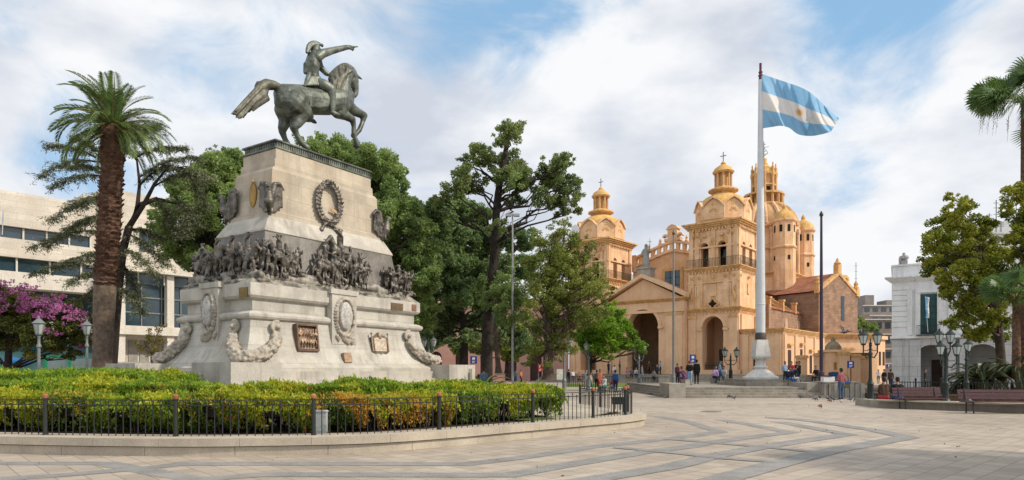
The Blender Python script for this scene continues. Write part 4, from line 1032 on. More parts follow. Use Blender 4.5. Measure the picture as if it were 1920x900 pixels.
        for x in (X0+.15,X0+.95,X1-1.5,X1-.7): b.box(x,x+.55,.02,.22,z0,z1)
        for y in (.15,W-.75): b.box(X1-.22,X1-.02,y,y+.55,z0,z1)
        for x in (xm-.28,): b.box(x,x+.56,.06,.22,z0,z1)
        b.box(X0,X1,.0,.24,17.15,17.35)
        b.box(X1-.22,X1,.24,W,17.15,17.35)
        for x in (xm-1.15,xm+1.15): b.archband(x,.55,17.35,.22,.03,.25,10); 
        for x in (xm-1.15,xm+1.15): b.lathe([(.25,18.55),(.32,18.7),(.12,18.95)],x,.12,8)
        cornice_(b,X0+.1,X1-.1,.1,W-.1,z1,.8,.7)
    be = part('belfry', [church, church_trim], cath, bel)
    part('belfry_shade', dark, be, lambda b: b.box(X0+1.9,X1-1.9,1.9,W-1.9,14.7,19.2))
    for x in (xm-1.15,xm+1.15): part('bell', mat('green bell bronze',(.07,.10,.085),.5,.4), be, lambda b: b.lathe([(.42,15.9),(.36,16.1),(.26,16.5),(.2,16.9),(.05,17.0)],x,1.2,10), True)
    def rail(b):
        for x0_,x1_ in ((X0-.1,X1+.1),):
            b.box(x0_,x1_,-.30,-.27,15.75,15.79)
            for k in range(34): b.box(x0_+k*(x1_-x0_)/33,x0_+k*(x1_-x0_)/33+.03,-.30,-.27,14.72,15.75)
            b.box(X1+.27,X1+.30,-.3,W,15.75,15.79)
            for k in range(34): b.box(X1+.27,X1+.30,-.3+k*.2,-.27+k*.2,14.72,15.75)
    part('balcony_rail', iron, be, rail)
    def drum(b):
        cy = W/2; octa(b,xm,cy,[(3.55,20.4),(3.55,20.7),(3.35,20.75),(3.35,22.6),(3.5,22.75),(3.5,22.9)])
        for k in range(8):
            a = k*math.pi/4; c_,s_ = math.cos(a),math.sin(a); r = 3.12
            b.M = Matrix.Translation((xm,cy,0)) @ Matrix.Rotation(a+math.pi/2,4,'Z')
            b.prism([(-1.3,20.8),(1.3,20.8),(1.3,22.6),(.65,23.35),(0,23.75),(-.65,23.35),(-1.3,22.6)],-r-.12,-r+.5)
            b.prism([(-1.42,22.55),(-.65,23.42),(0,23.86),(.65,23.42),(1.42,22.55),(1.42,22.8),(.7,23.62),(0,24.08),(-.7,23.62),(-1.42,22.8)],-r-.34,-r+.5)
            b.M = None
    dr = part('drum', [church, church_trim], cath, drum)
    def arches(b):
        for k in range(8):
            b.M = Matrix.Translation((xm,W/2,0)) @ Matrix.Rotation(k*math.pi/4+math.pi/2,4,'Z'); b.archband(0,.28,21.9,.22,-3.3,-3.2,6); b.M = None
    part('blind_arch', church_trim, dr, arches)
    part('dome', dome_m, cath, lambda b: octa(b,xm,W/2,[(3.3,22.9),(3.15,23.5),(2.75,24.1),(2.2,24.6),(1.5,25.0),(1.35,25.05)],16), True)
    def lant(b):
        cy = W/2; octa(b,xm,cy,[(1.35,24.95),(1.3,25.2),(1.9,25.55),(1.9,25.75),(1.35,25.95),(1.2,26.1)],16)
        octa(b,xm,cy,[(.72,26.1),(.72,28.2)],8)
        for k in range(8):
            a = k*math.pi/4+math.pi/8; b.lathe([(.2,26.1),(.15,26.2),(.15,28.1),(.2,28.2)],xm+math.cos(a)*.98,cy+math.sin(a)*.98,6)
        octa(b,xm,cy,[(1.25,28.2),(1.4,28.45),(1.3,28.55)],16)
    part('lantern', church_trim, cath, lant)
    part('lantern_cap', dome_m, cath, lambda b: b.lathe([(1.3,28.55),(1.1,29.0),(.6,29.4),(.3,29.6),(.34,29.75),(.1,30.1)],xm,W/2,12), True)
    part('cross', iron_grey, cath, lambda b: (b.box(xm-.05,xm+.05,W/2-.04,W/2+.04,30.05,31.5), b.box(xm-.4,xm+.4,W/2-.05,W/2+.05,30.85,30.95)))
def squash(names, z0, f, zmin):
    for o_ in bpy.data.objects:
        if o_.type == 'MESH' and o_.name.split('.')[0] in names and 'sq' not in o_.data.name and max(v.co.z for v in o_.data.vertices) > zmin:
            for v in o_.data.vertices:
                if v.co.z > z0: v.co.z = z0+(v.co.z-z0)*f
            o_.data.name = 'sq'
for X in (-6.7, -25.4): tower(X)
squash(('drum','blind_arch','dome','lantern','lantern_cap','cross'), 20.4, .87, 21)
def porch(b):
    x0,x1,y = -18.7,-6.7,-1.0; xm = -12.7
    b.arch(x0,x1,0,10.6,y,y+1.3,[(xm,2.35,7.45,Z0)],18)
    b.box(x0,x0+1.0,y+1.3,7.5,0,10.6); b.box(x1-.9,x1,y+1.3,7.5,0,10.6); b.box(x0,x1,y+1.3,7.6,10.3,10.6); b.box(x0,x1,7.55,7.8,0,12.6)
    for x in (x0+.2,x0+1.55,x1-1.2,x1-2.55): pilaster(b,x,x+.95,y,Z0,9.2,.22)
    b.box(x0-.0,x1+.0,y-.25,y+.02,9.25,9.6)
    b.archband(xm,2.35,7.45,.45,y-.14,y+.02,18); b.box(xm-3.0,xm-2.35,y-.3,y+.02,7.15,7.45); b.box(xm+2.35,xm+3.0,y-.3,y+.02,7.15,7.45)
    cornice_(b,x0+.2,x1-.2,y+.2,y+1.2,10.6,.5,.6)
    b.prism([(x0+.5,11.1),(x1-.5,11.1),(xm,13.9)],y+.25,y+2.4)
    for s in (-1,1):
        e = x1+.35 if s > 0 else x0-.35
        b.prism([(e,11.1),(e,11.5),(xm,14.55),(xm,14.05)] if s > 0 else [(e,11.1),(xm,14.05),(xm,14.55),(e,11.5)],y-.45,y+2.6)
part('porch', [church_lo, church_trim], cath, porch)
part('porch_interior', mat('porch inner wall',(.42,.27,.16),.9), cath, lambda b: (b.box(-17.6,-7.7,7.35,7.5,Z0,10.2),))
part('porch_door', dark_wood, cath, lambda b: (b.box(-14.2,-11.2,7.2,7.33,Z0,5.6), b.archband(-12.7,.05,5.6,1.45,7.2,7.33,10)))
for xa,xb,y in ((-15.05,-10.35,.6),(-4.7,-2.0,.75)):
    def gates(b):
        for k in range(int((xb-xa)/.16)): b.box(xa+k*.16,xa+k*.16+.035,y,y+.035,Z0,Z0+(2.6 if xa < -10 else 1.5))
        b.box(xa,xb,y,y+.05,Z0+1.1,Z0+1.2)
    part('iron_gate', iron, cath, gates)
def facade2(b):                           # nave front between the towers with its pierced curved parapet
    x0,x1,y,xm = -19.2,-6.2,7.85,-12.7
    b.box(x0,x1,y,y+1.0,10,16.6)
    top = lambda x: 16.9+1.9*(1-min(1,abs(x-xm)/6.5)**1.25)
    b.prism([(x0,16.6),(x1,16.6)]+[(x,top(x)) for x in np.linspace(x1,x0,15)],y,y+1.0)
    n = 26
    for k in range(n):
        xa = x0+(x1-x0)*k/n; xb = x0+(x1-x0)*(k+1)/n; za,zb = top(xa),top(xb)
        b.prism([(xa,za-.05),(xb,zb-.05),(xb,zb+.35),(xa,za+.35)],y-.35,y+.6)
        b.prism([(xa,za+1.25),(xb,zb+1.25),(xb,zb+1.6),(xa,za+1.6)],y-.25,y+.5)
        if k%2 == 0: b.box(xa,xb,y-.1,y+.4,min(za,zb)+.3,max(za,zb)+1.3)
    for x in (x0+.3,x1-.4): b.box(x-.35,x+.35,y-.3,y+.5,16.4,18.9); 
    b.box(xm-1.25,xm+1.25,y-.3,y+.7,20.3,20.7); b.box(xm-.75,xm+.75,y-.25,y+.6,20.7,22.0); b.prism([(xm-1.0,22.0),(xm+1.0,22.0),(xm+.6,22.45),(xm,22.7),(xm-.6,22.45)],y-.35,y+.7)
    for g in (-1,1):
        b.M = Matrix.Translation((xm+g*1.15,0,21.05)); b.archband(0,.16,-.1,.3,y-.2,y+.5,8); b.M = None
        for q in (.32,.62): x = xm+g*6.5*q; b.lathe([(.28,top(x)+1.6),(.32,top(x)+1.8),(.16,top(x)+2.0),(.22,top(x)+2.25),(.03,top(x)+2.6)],x,y+.1,8)
    pilaster(b,xm-4.6,xm-3.9,y,11,16.4); pilaster(b,xm+3.9,xm+4.6,y,11,16.4)
fc = part('nave_front', [church, church_trim], cath, facade2)
w = part('window', bglass, cath, lambda b: b.box(-13.9,-11.5,7.70,7.80,12.9,16.0)); part('window_frame', church_trim, w, lambda b: (b.box(-14.3,-11.1,7.62,7.86,16.0,16.4), b.box(-14.3,-13.9,7.66,7.86,12.6,16.0), b.box(-11.5,-11.1,7.66,7.86,12.6,16.0)))
part('window_bars', iron, w, lambda b: ([b.box(x,x+.06,7.64,7.69,12.9,16.0) for x in (-13.1,-12.3)], [b.box(-13.9,-11.5,7.64,7.69,z,z+.06) for z in (13.9,15.0)]))
part('statue_pedestal', conc, cath, lambda b: b.rprof([(.95,.7,13.9),(.95,.7,15.2),(1.1,.85,15.3),(1.1,.85,15.5)],-12.7,-.1))
def saint():
    o_ = Vector((-12.7,-.1,15.5)); c = chain([o_+Vector((0,0,.1)),o_+Vector((0,0,1.4)),o_+Vector((0,0,2.3)),o_+Vector((0,0,2.7))],[.55,.42,.42,.2]); c += chain([o_+Vector((0,0,2.85)),o_+Vector((0,0,3.05))],[.22,.2])
    c += chain([o_+Vector((.35,-.1,2.4)),o_+Vector((.6,-.3,2.1)),o_+Vector((.7,-.3,2.9))],[.15,.13,.1]); c += chain([o_+Vector((-.4,0,2.4)),o_+Vector((-.6,-.2,1.8)),o_+Vector((-.3,-.4,1.7))],[.15,.13,.1])
    c += [(tuple(o_+Vector((.75,-.3,2.2))),.06,tuple(o_+Vector((.75,-.3,3.9))),.05),(tuple(o_+Vector((.4,-.3,3.4))),.05,tuple(o_+Vector((1.1,-.3,3.4))),.05)]
    return c
ss = link('saint_statue', blob(saint(), .07, 1), mat('weathered grey statue',(.30,.29,.26),.8,var=.2), cath)
# clock on the left tower
part('clock_face', white_s, cath, lambda b: (b.lathe([(.95,-.06),(.95,0)],0,0,20), setattr(b,'v',[(-25.4+3.35-2.2+x*.75, -.1+z, 22.0+y) for x,y,z in b.v])))
# crossing dome with its corner turrets
DC = (-9.3, 35.3)
def dbase(b):
    x,y = DC; b.box(x-5.6,x+5.6,y-5.6,y+5.6,0,17.2); cornice_(b,x-5.6,x+5.6,y-5.6,y+5.6,17.2,.5,.4)
    octa(b,x,y,[(5.3,17.7),(5.3,21.6),(5.6,21.8),(5.6,22.1),(5.2,22.3),(5.2,25.2),(5.7,25.5),(5.7,25.9)],8)
    for k in range(8):
        for g in (-.2,.2):
            a = k*math.pi/4+g; b.lathe([(.45,17.7),(.36,18.1),(.36,24.4),(.5,24.8),(.5,25.3)],x+math.cos(a)*5.35,y+math.sin(a)*5.35,8)
part('dome_base', [church, church_trim], cath, dbase)
dwin = part('window', dark, cath, lambda b: [(setattr(b,'M',Matrix.Translation((DC[0],DC[1],0))@Matrix.Rotation(k*math.pi/4+math.pi/2,4,'Z')), b.box(-.55,.55,-5.12,-5.0,22.7,24.8), b.box(-.45,.45,-5.15,-5.05,18.8,20.8)) for k in range(8)])
part('main_dome', dome_br, cath, lambda b: b.lathe([(5.5,25.9),(5.35,26.8),(4.9,27.9),(4.1,28.9),(3.2,29.6),(2.9,29.8)],DC[0],DC[1],16), True)
def dribs(b):
    for k in range(16):
        a = 2*math.pi*k/16; P = [Vector((DC[0]+math.cos(a)*r,DC[1]+math.sin(a)*r,z)) for r,z in ((5.55,25.9),(5.42,26.8),(4.98,27.9),(4.2,28.9),(3.2,29.7))]; b.tube(P,.3,5)
    for k in range(8):
        a = 2*math.pi*(k+.5)/8; finial(b,DC[0]+math.cos(a)*5.3,DC[1]+math.sin(a)*5.3,25.9,1.3)
part('dome_rib', church, cath, dribs)
def turret(sx, sy):
    x,y = DC[0]+sx*5.0, DC[1]+sy*5.0
    def f(b):
        octa(b,x,y,[(1.75,14.5),(1.75,21.2),(1.95,21.4),(1.95,21.6),(1.7,21.8),(1.7,25.4),(2.0,25.7),(2.0,26.0)],8)
    t_ = part('turret', [church, church_trim], cath, f)
    for k in range(8):
        part('turret_window', dark, t_, lambda b: (setattr(b,'M',Matrix.Translation((x,y,0))@Matrix.Rotation(k*math.pi/4+math.pi/2,4,'Z')), b.box(-.22,.22,-1.62,-1.5,23.9,25.0)))
        if k%2: part('turret_window', dark, t_, lambda b: (setattr(b,'M',Matrix.Translation((x,y,0))@Matrix.Rotation(k*math.pi/4+math.pi/2,4,'Z')), b.box(-.2,.2,-1.66,-1.55,19.4,20.1)))
    part('turret_dome', dome_m, t_, lambda b: b.lathe([(1.85,26.0),(1.7,26.6),(1.2,27.2),(.5,27.6),(.3,27.8),(.36,28.1),(.05,28.7)],x,y,14), True)
for sx in (-1,1):
    for sy in (-1,1): turret(sx,sy)
def topl(b):
    x,y = DC; octa(b,x,y,[(3.3,29.5),(3.4,29.9),(3.3,30.0)],16)
    for k in range(16):
        a = 2*math.pi*k/16; b.box(x+math.cos(a)*3.05-.16,x+math.cos(a)*3.05+.16,y+math.sin(a)*3.05-.16,y+math.sin(a)*3.05+.16,30.0,31.6)
    b.rings([[(x+math.cos(2*math.pi*j/16)*r,y+math.sin(2*math.pi*j/16)*r,z) for j in range(16)] for r,z in ((2.8,31.6),(3.35,31.6),(3.35,31.9),(2.8,31.9))])
    octa(b,x,y,[(1.75,30.0),(1.75,35.0),(2.05,35.2),(2.05,35.5)],8)
    for k in range(8):
        a = k*math.pi/4+math.pi/8; b.lathe([(.3,30),(.25,30.3),(.25,34.6),(.35,35.0),(.35,35.5),(.25,35.7),(.28,36.3),(.1,36.6),(.14,36.9),(.02,37.2)],x+math.cos(a)*1.9,y+math.sin(a)*1.9,6)
    octa(b,x,y,[(2.02,33.2),(2.1,33.3),(2.02,33.5)],8)
part('lantern', church_trim, cath, topl)
part('lantern_window', dark, cath, lambda b: [(setattr(b,'M',Matrix.Translation((DC[0],DC[1],0))@Matrix.Rotation(k*math.pi/4+math.pi/2,4,'Z')), b.box(-.35,.35,-1.68,-1.55,31.9,33.0)) for k in range(8)])
part('lantern_cap', dome_m, cath, lambda b: b.lathe([(1.85,35.5),(1.7,36.4),(1.2,37.3),(.6,37.8),(.65,38.2),(.45,38.4),(.5,39.4),(.15,39.7)],DC[0],DC[1],14), True)
part('iron_spire', iron_grey, cath, lambda b: (b.tube([(*DC,39.6),(*DC,44.0)],.07,5), [b.box(DC[0]-w_,DC[0]+w_,DC[1]-.04,DC[1]+.04,z,z+.09) for z,w_ in ((40.6,.7),(41.4,.5),(42.4,.8),(43.2,.35))], [b.tube([(DC[0]+g*.1,DC[1],40.2),(DC[0]+g*.65,DC[1],41.0),(DC[0]+g*.1,DC[1],42.2)],.05,5) for g in (-1,1)]))
squash(('lantern_cap','iron_spire'), 35.5, .66, 36)
# brick nave flank, buttresses, aisle, transept
def nave(b): b.box(-20.5,-4.6,7.9,30.5,0,13.4)
part('nave_wall', brick_dk, cath, nave)
part('nave_roof', tile_m, cath, lambda b: b.add([(-21,7.9,13.4),(-4.2,7.9,13.4),(-4.2,30,13.4),(-21,30,13.4),(-12.7,8.8,16.2),(-12.7,30,16.2)],[(0,1,4),(1,2,5,4),(2,3,5),(3,0,4,5),(0,3,2,1)]))
part('aisle_wall', brickw, cath, lambda b: (b.box(-4.6,-.4,7.0,41,0,10.2),))
ais = part('aisle_parapet', tile_m, cath, lambda b: (b.box(-.75,-.2,6.9,41,10.2,10.5), b.add([(-4.6,7,10.21),(-.75,7,10.21),(-.75,41,10.21),(-4.6,41,10.21),(-4.6,7,12.2),(-4.6,41,12.2)],[(1,2,5,4),(0,1,4),(2,3,5)])))
for k,y in enumerate((11.5,17.0,22.5,28.5,34.0)):
    part('buttress', church_trim, cath, lambda b: (b.add([(-4.6,y,13.2),(-4.6,y+.5,13.2),(-.6,y+.5,10.6),(-.6,y,10.6),(-4.6,y,12.6),(-4.6,y+.5,12.6),(-.6,y+.5,10.0),(-.6,y,10.0)],[(0,1,2,3),(4,7,6,5),(0,3,7,4),(1,5,6,2),(0,4,5,1),(3,2,6,7)]), b.box(-.75,-.15,y,y+.5,10.1,11.7), b.box(-.85,-.05,y-.1,y+.6,11.5,11.75)))
for k,y in enumerate((13.6,19.0,24.6,31.0)):
    wn = part('window', mat('blind window plaster',(.50,.33,.22),.9), cath, lambda b: (b.box(-.42,-.34,y-.6,y+.6,6.9,8.6),))
    part('window_head', mat('blind window plaster',(.50,.33,.22),.9), wn, lambda b: b.rings([[(x_, y+math.cos(a)*.6, 8.6+math.sin(a)*.6) for a in np.linspace(0,math.pi,9)] for x_ in (-.42,-.34)]))
# stair on the roof beside the tower
def stair(b):
    for k in range(9): b.box(-.2,.9,8.0+k*.5,8.5+k*.5,6.6,10.4-k*.42)
part('roof_stair', brickw, cath, stair)
# right wing along the front
def wing(b):
    b.arch(.02,5.2,0,6.1,0.3,17.5,[]); cornice_(b,.4,5.15,.3,17.5,6.1,.6,.35)
    for x in (.4,2.4,4.3): b.box(x,x+.7,.12,.31,.9,6.0)
    b.box(0.02,5.36,.16,17.5,.0,1.2)
    for y in (.5,4.5,8.5,12.5,16.4): b.box(5.19,5.34,y,y+.7,1.2,6.0)
wg = part('side_wing', [church_lo, church_trim], cath, wing)
for y,z0,z1,w_ in ((2.6,1.9,4.1,.55),(7.2,3.0,4.3,.42),(11.2,1.2,3.6,.5),(15.0,2.0,3.6,.42)):
    q = part('window', dark_wood, cath, lambda b: b.box(5.2,5.25,y-w_,y+w_,z0,z1)); part('window_hood', church_trim, q, lambda b: b.box(5.2,5.55,y-w_-.2,y+w_+.2,z1+.5,z1+.75))
part('window', dark_wood, cath, lambda b: b.box(1.7,2.2,.22,.29,1.5,3.9))
# transept with gable
TO = CM.inverted() @ at(1535,100,0); TE = CM.inverted() @ at(1608,106,0); td = (TE-TO); TL = td.length; ta = math.atan2(td.y,td.x)
TM = Matrix.Translation(TO) @ Matrix.Rotation(ta,4,'Z')
def tg(b):
    b.M = TM; b.prism([(0,0),(TL,0),(TL,13.4),(TL/2,16.4),(0,13.4)],0,12.0)
tw = part('transept_wall', brickw, cath, tg)
def tt(b):
    b.M = TM; 
    for s in (0,1):
        f = (lambda x: x) if s == 0 else (lambda x: TL-x)
        b.prism([(f(-.35),13.2),(f(-.35),13.65),(TL/2,16.9),(TL/2,16.4)],-.15,.5)
    for x in (.1,TL-.1): b.box(x-.4,x+.4,-.2,.6,13.4,14.6); b.lathe([(.35,14.6),(.45,14.8),(.3,15.1),(.36,15.4),(.05,15.9)],x,.2,8)
    b.box(TL/2-.45,TL/2+.45,-.2,.6,16.5,18.0); b.lathe([(.45,18.0),(.55,18.2),(.3,18.5),(.1,19.0)],TL/2,.2,8)
    b.M = TM @ Matrix.Translation((TL*.68,0,0)); b.archband(0,.5,15.6,.45,-.1,.5,10)
part('gable_coping', church_trim, cath, tt)
part('transept_roof', tile_m, cath, lambda b: (setattr(b,'M',TM), b.add([(-.3,.4,13.6),(TL/2,.4,16.7),(TL+.3,.4,13.6),(-.3,12,13.6),(TL/2,12,16.7),(TL+.3,12,13.6)],[(0,1,4,3),(1,2,5,4),(0,3,5,2),(0,2,1),(3,4,5)])))
part('window', bglass, cath, lambda b: (setattr(b,'M',TM), b.box(TL*.60-.45,TL*.60+.45,-.05,.02,9.4,13.2)))
# podium and church steps
def podium(b):
    b.box(-27.5,9.0,-3.2,.2,0,1.13)
    for k in range(6): b.box(-27.5,9.0,-3.2-(k+1)*.42,-3.2-k*.42,0,1.13-(k+1)*.165)
part('podium_steps', step_m, cath, podium)
# low building right of it
lw = thing('low_building', 'low ochre building with a heavy cornice between the cathedral and the white town hall', 'building', at(1545,97,0), math.radians(4))
LW = (at(1650,97)-at(1545,97)).length
part('wall', [church_lo, church_trim], lw, lambda b: (b.box(-3,LW,0,9,0,6.4), b.box(-3,LW,-.12,.05,0,1.0)))
part('side_wall', [church_lo, church_trim], lw, lambda b: (setattr(b,'M',Matrix.Translation((LW,0,0))@Matrix.Rotation(math.radians(35),4,'Z')), b.box(.01,2.6,0.01,7,0,6.2), b.box(.01,2.8,-.3,7,6.2,6.7)))
part('cornice', church_trim, lw, lambda b: (cornice_(b,-3,LW,0,9,6.4,.6,.5), b.box(1.4,LW-3.4,-.14,.02,4.7,5.0)))
part('doorway', dark, lw, lambda b: b.box(3.0,7.2,-.05,.02,0.2,4.2))
for k in (0,1): part('window', dark_wood, lw, lambda b: (setattr(b,'M',Matrix.Translation((LW,0,0))@Matrix.Rotation(math.radians(35),4,'Z')), b.box(.4+k*1.3,1.0+k*1.3,-.06,.02,2.4,4.4)))
# courtyard gate piers
pier = thing('domed_gate_pier', 'stone gate pier with a small mossy dome in front of the low ochre building', 'pier', at(1562,72,0))
part('shaft', church_lo, pier, lambda b: (b.box(-.75,.75,-.75,.75,0,3.6), b.box(-.95,.95,-.95,.95,3.6,3.85), b.box(-.9,.9,-.9,.9,0,.5)))
part('dome', mat('mossy stone',(.24,.19,.12),.9,var=.3), pier, lambda b: b.lathe([(.85,3.85),(.8,4.2),(.5,4.6),(.2,4.8),(.22,5.0),(.04,5.3)],0,0,12), True)
part('brass_plate', gold, pier, lambda b: b.box(-.3,.3,-.78,-.75,1.7,2.5))
for px,Y,h in ((1503,75,3.0),(1538,73,3.2),(1580,71,3.3),(1600,71.5,3.1),(1618,73,2.9)):
    g = thing('gate_pier', {1503:'plain ochre gate pier nearest the flagpole',1538:'plain ochre gate pier left of the tall dark mast',1580:'ochre gate pier just right of the domed pier',1600:'ochre gate pier behind the blue street sign',1618:'rightmost ochre gate pier of the courtyard, beside the street lamp'}[px], 'pier', at(px,Y,0), rnd.uniform(-.3,.1), 'gate piers in front of the low ochre building')
    part('shaft', church_lo, g, lambda b: b.box(-.5,.5,-.5,.5,0,h)); part('cap', church_trim, g, lambda b: (b.box(-.62,.62,-.62,.62,h,h+.2), b.box(-.54,.54,-.54,.54,h+.2,h+.32)))

# ---------------------------------------------------------------- white town hall on the right
ct = thing('town_hall', 'white two-storey arcaded town hall with a green shuttered balcony door, at the right', 'building', at(1672,66,0), math.radians(-30))
TW = 26.0; s66 = 66/1250.
def X_(px):
    r = (px-960)/F; a = math.radians(-30); x0 = at(1672,66).x; return (r*66-x0)/(math.cos(a)-r*math.sin(a))
def Zt(py): return EYE+(HZ-py)*s66
def cl_low(b):
    b.arch(0,TW,0,4.75,0,.9,[(X_(1747),1.45,2.65,0),(X_(1747)+4.0,1.45,2.65,0),(X_(1747)+8.0,1.45,2.65,0),(X_(1747)+12.0,1.45,2.65,0)],14)
    for px in (1672,1706,1778,1790): b.box(X_(px),X_(px)+.9,-.12,.01,0,4.6)
    b.box(0,TW,3.9,4.1,0,4.75); b.box(-.02,.6,.9,4,0,4.75); b.box(0,TW,.9,3.9,4.5,4.75)
part('arcade', white_st, ct, cl_low)
def cl_up(b):
    b.box(0,TW,0,9,4.98,Zt(530)); b.box(-.15,TW,-.3,9,4.75,4.98)
    for px in (1672,): 
        for k in range(8): b.box(X_(px)+.02,X_(px)+1.5,-.08,.01,5.9+k*.52,5.9+k*.52+.46)
    for px in (1701,1716,1763,1778,1796,1850): b.box(X_(px),X_(px)+.42,-.12,.01,5.1,Zt(545))
part('upper_storey', white_m, ct, cl_up)
def cl_c(b):
    z = Zt(530)
    for k in range(5): b.box(-.12*(k+1),TW,-.12*(k+1),.5,z+.1*k,z+.1*(k+1)+.002)
    b.box(.05,TW,.1,9,z+.5,Zt(500)); b.box(-.05,TW,0,9.1,Zt(500),Zt(497))
part('parapet', white_m, ct, cl_c)
part('roof_urn', mat('grey urn stone',(.38,.37,.36),.85), ct, lambda b: (b.box(X_(1688),X_(1702),.3,1.0,Zt(497),Zt(489)), b.lathe([(.2,Zt(489)),(.45,Zt(484)),(.38,Zt(480)),(.15,Zt(479)),(.12,Zt(474))],X_(1695),.65,10), b.box(X_(1685),X_(1690),.3,.7,Zt(497),Zt(484))))
dw = part('balcony_door', mat('dark green shutters',(.012,.05,.05),.5,var=.2), ct, lambda b: (b.box(X_(1722),X_(1757),-.06,.02,Zt(628),Zt(555)),))
def pan(b):
    for k in range(4):
        for q in range(6):
            x = X_(1724)+k*.45; z = Zt(624)+q*.63; b.box(x,x+.36,-.075,-.055,z,z+.52)
part('shutter_panels', mat('green shutter panel',(.02,.07,.065),.5,var=.2), dw, pan)
part('door_frame', white_m, dw, lambda b: (b.box(X_(1716),X_(1722),-.16,.01,Zt(630),Zt(552)), b.box(X_(1757),X_(1763),-.16,.01,Zt(630),Zt(552)), b.box(X_(1716),X_(1763),-.2,.01,Zt(552),Zt(546))))
part('entrance_door', dark_wood, ct, lambda b: b.box(X_(1750),X_(1771),3.8,3.88,0,Zt(674)))
def balrail(b):
    x0,x1 = X_(1718),X_(1762); b.box(x0,x1,-.62,-.58,5.95,6.0); b.box(x0,x1,-.7,0,4.99,5.05)
    for k in range(18): b.box(x0+k*(x1-x0)/17,x0+k*(x1-x0)/17+.02,-.61,-.59,5.05,5.95)
part('balcony', iron, ct, balrail)
hf = thing('small_flag', 'small light blue and white flag hanging from the green balcony door', 'flag', at(1740,63.2,Zt(626)))
part('staff', white_pt, hf, lambda b: b.tube([(0,0,0),(-.35,-.25,2.6),(-.5,-.4,3.4)],.03,5))
def drape(b, x0, w, m):
    b.add([(x0-.5+w*i*.33+.03*math.sin(j*1.3+i), -.45+.06*math.sin(i*2+j), 3.3-.28*j-.02*i) for j in range(8) for i in range(3)],[(j*3+i,j*3+i+1,j*3+i+4,j*3+i+3) for j in range(7) for i in range(2)])
part('cloth', plain('sky blue cloth',(.22,.45,.68),.8), hf, lambda b: drape(b,0,.25,0)); part('white_stripe', plain('white cloth',(.7,.7,.68),.8), hf, lambda b: drape(b,.165,.25,0))

# ---------------------------------------------------------------- modern office block at the left
ma = math.atan2(.755,.655); mo = thing('office_building', 'modern beige stone-clad office building with ribbon windows behind the palm', 'building', (-46,60,0), ma)
def kx(px):                               # distance along the front for a column of the photo
    r = (px-960)/F; return (46*-1-r*60)/(r*.755-.655)
def wallseg(b, x0, x1, z0, z1, d=.0): b.box(x0,x1,-d,14,z0,z1)
part('upper_wall', travertine, mo, lambda b: wallseg(b,-22,kx(172),14.75,17.9))
part('mid_wall', travertine, mo, lambda b: wallseg(b,-22,40,11.95,13.65))
part('band_wall', slab_m, mo, lambda b: wallseg(b,-22,kx(232),9.2,10.65))
part('penthouse', travertine, mo, lambda b: (b.box(kx(205),kx(320),1.5,14,13.66,20.2), b.box(kx(172),kx(205),2.5,14,13.66,19.4)))
def ribbon(z0,z1,x0,x1,n):
    g = part('window', bglass, mo, lambda b: b.box(x0,x1,.5,.7,z0,z1))
    [part('mullion', slab_m, g, lambda b: b.box(x0+k*(x1-x0)/n-.07,x0+k*(x1-x0)/n+.07,.3,.49,z0,z1)) for k in range(n+1)]
ribbon(13.66,14.74,-22,kx(172),16); ribbon(10.66,11.94,-22,40,24)
part('window', bglass, mo, lambda b: b.box(kx(272),kx(300),1.4,1.49,14.2,16.4)); 
part('soffit_slab', slab_m, mo, lambda b: b.box(kx(170),40,-.6,14,11.75,11.94))
gl = part('glass_front', bglass, mo, lambda b: b.box(kx(232),40,1.0,1.2,6.2,11.7))
def mull(b):
    for x in np.linspace(kx(232),40,16): b.box(x-.05,x+.05,.85,.98,6.2,11.7)
    for z in (7.6,9.2,10.6): b.box(kx(232),40,.85,.98,z,z+.12)
part('mullions', iron_grey, gl, mull)
for px in (228,320,420): part('column', slab_m, mo, lambda b: b.box(kx(px)-.35,kx(px)+.35,.0,.8,0,11.7))
part('rear_glazing', bglass, mo, lambda b: b.box(-22,kx(228)-.4,2.0,2.2,6.2,9.3))
part('lower_slab', slab_m, mo, lambda b: (b.box(-22,40,-.3,14,5.3,6.2), b.box(-22,40,2,14,0,5.29)))
part('shopfront', glassmat('shop glass teal',(.03,.10,.11)), mo, lambda b: b.box(-20,kx(205),1.8,1.99,.3,4.6))
part('door_panels', mat('grey door panels',(.30,.28,.25),.7), mo, lambda b: [b.box(kx(232)+k*1.1,kx(232)+k*1.1+.9,1.9,1.99,.2,4.8) for k in range(6)])
of = thing('rooftop_flag', 'small faded flag on a slanted staff at the office building window', 'flag', at(4,58.5,zat(440,58.5)))
part('staff', white_pt, of, lambda b: b.tube([(0,0,0),(.5,-.5,2.2)],.04,5)); part('cloth', plain('pale blue cloth',(.25,.42,.60),.8), of, lambda b: b.add([(.5-.05*i,-.5,2.1-.2*j-.25*i) for j in range(6) for i in range(3)],[(j*3+i,j*3+i+1,j*3+i+4,j*3+i+3) for j in range(5) for i in range(2)]))

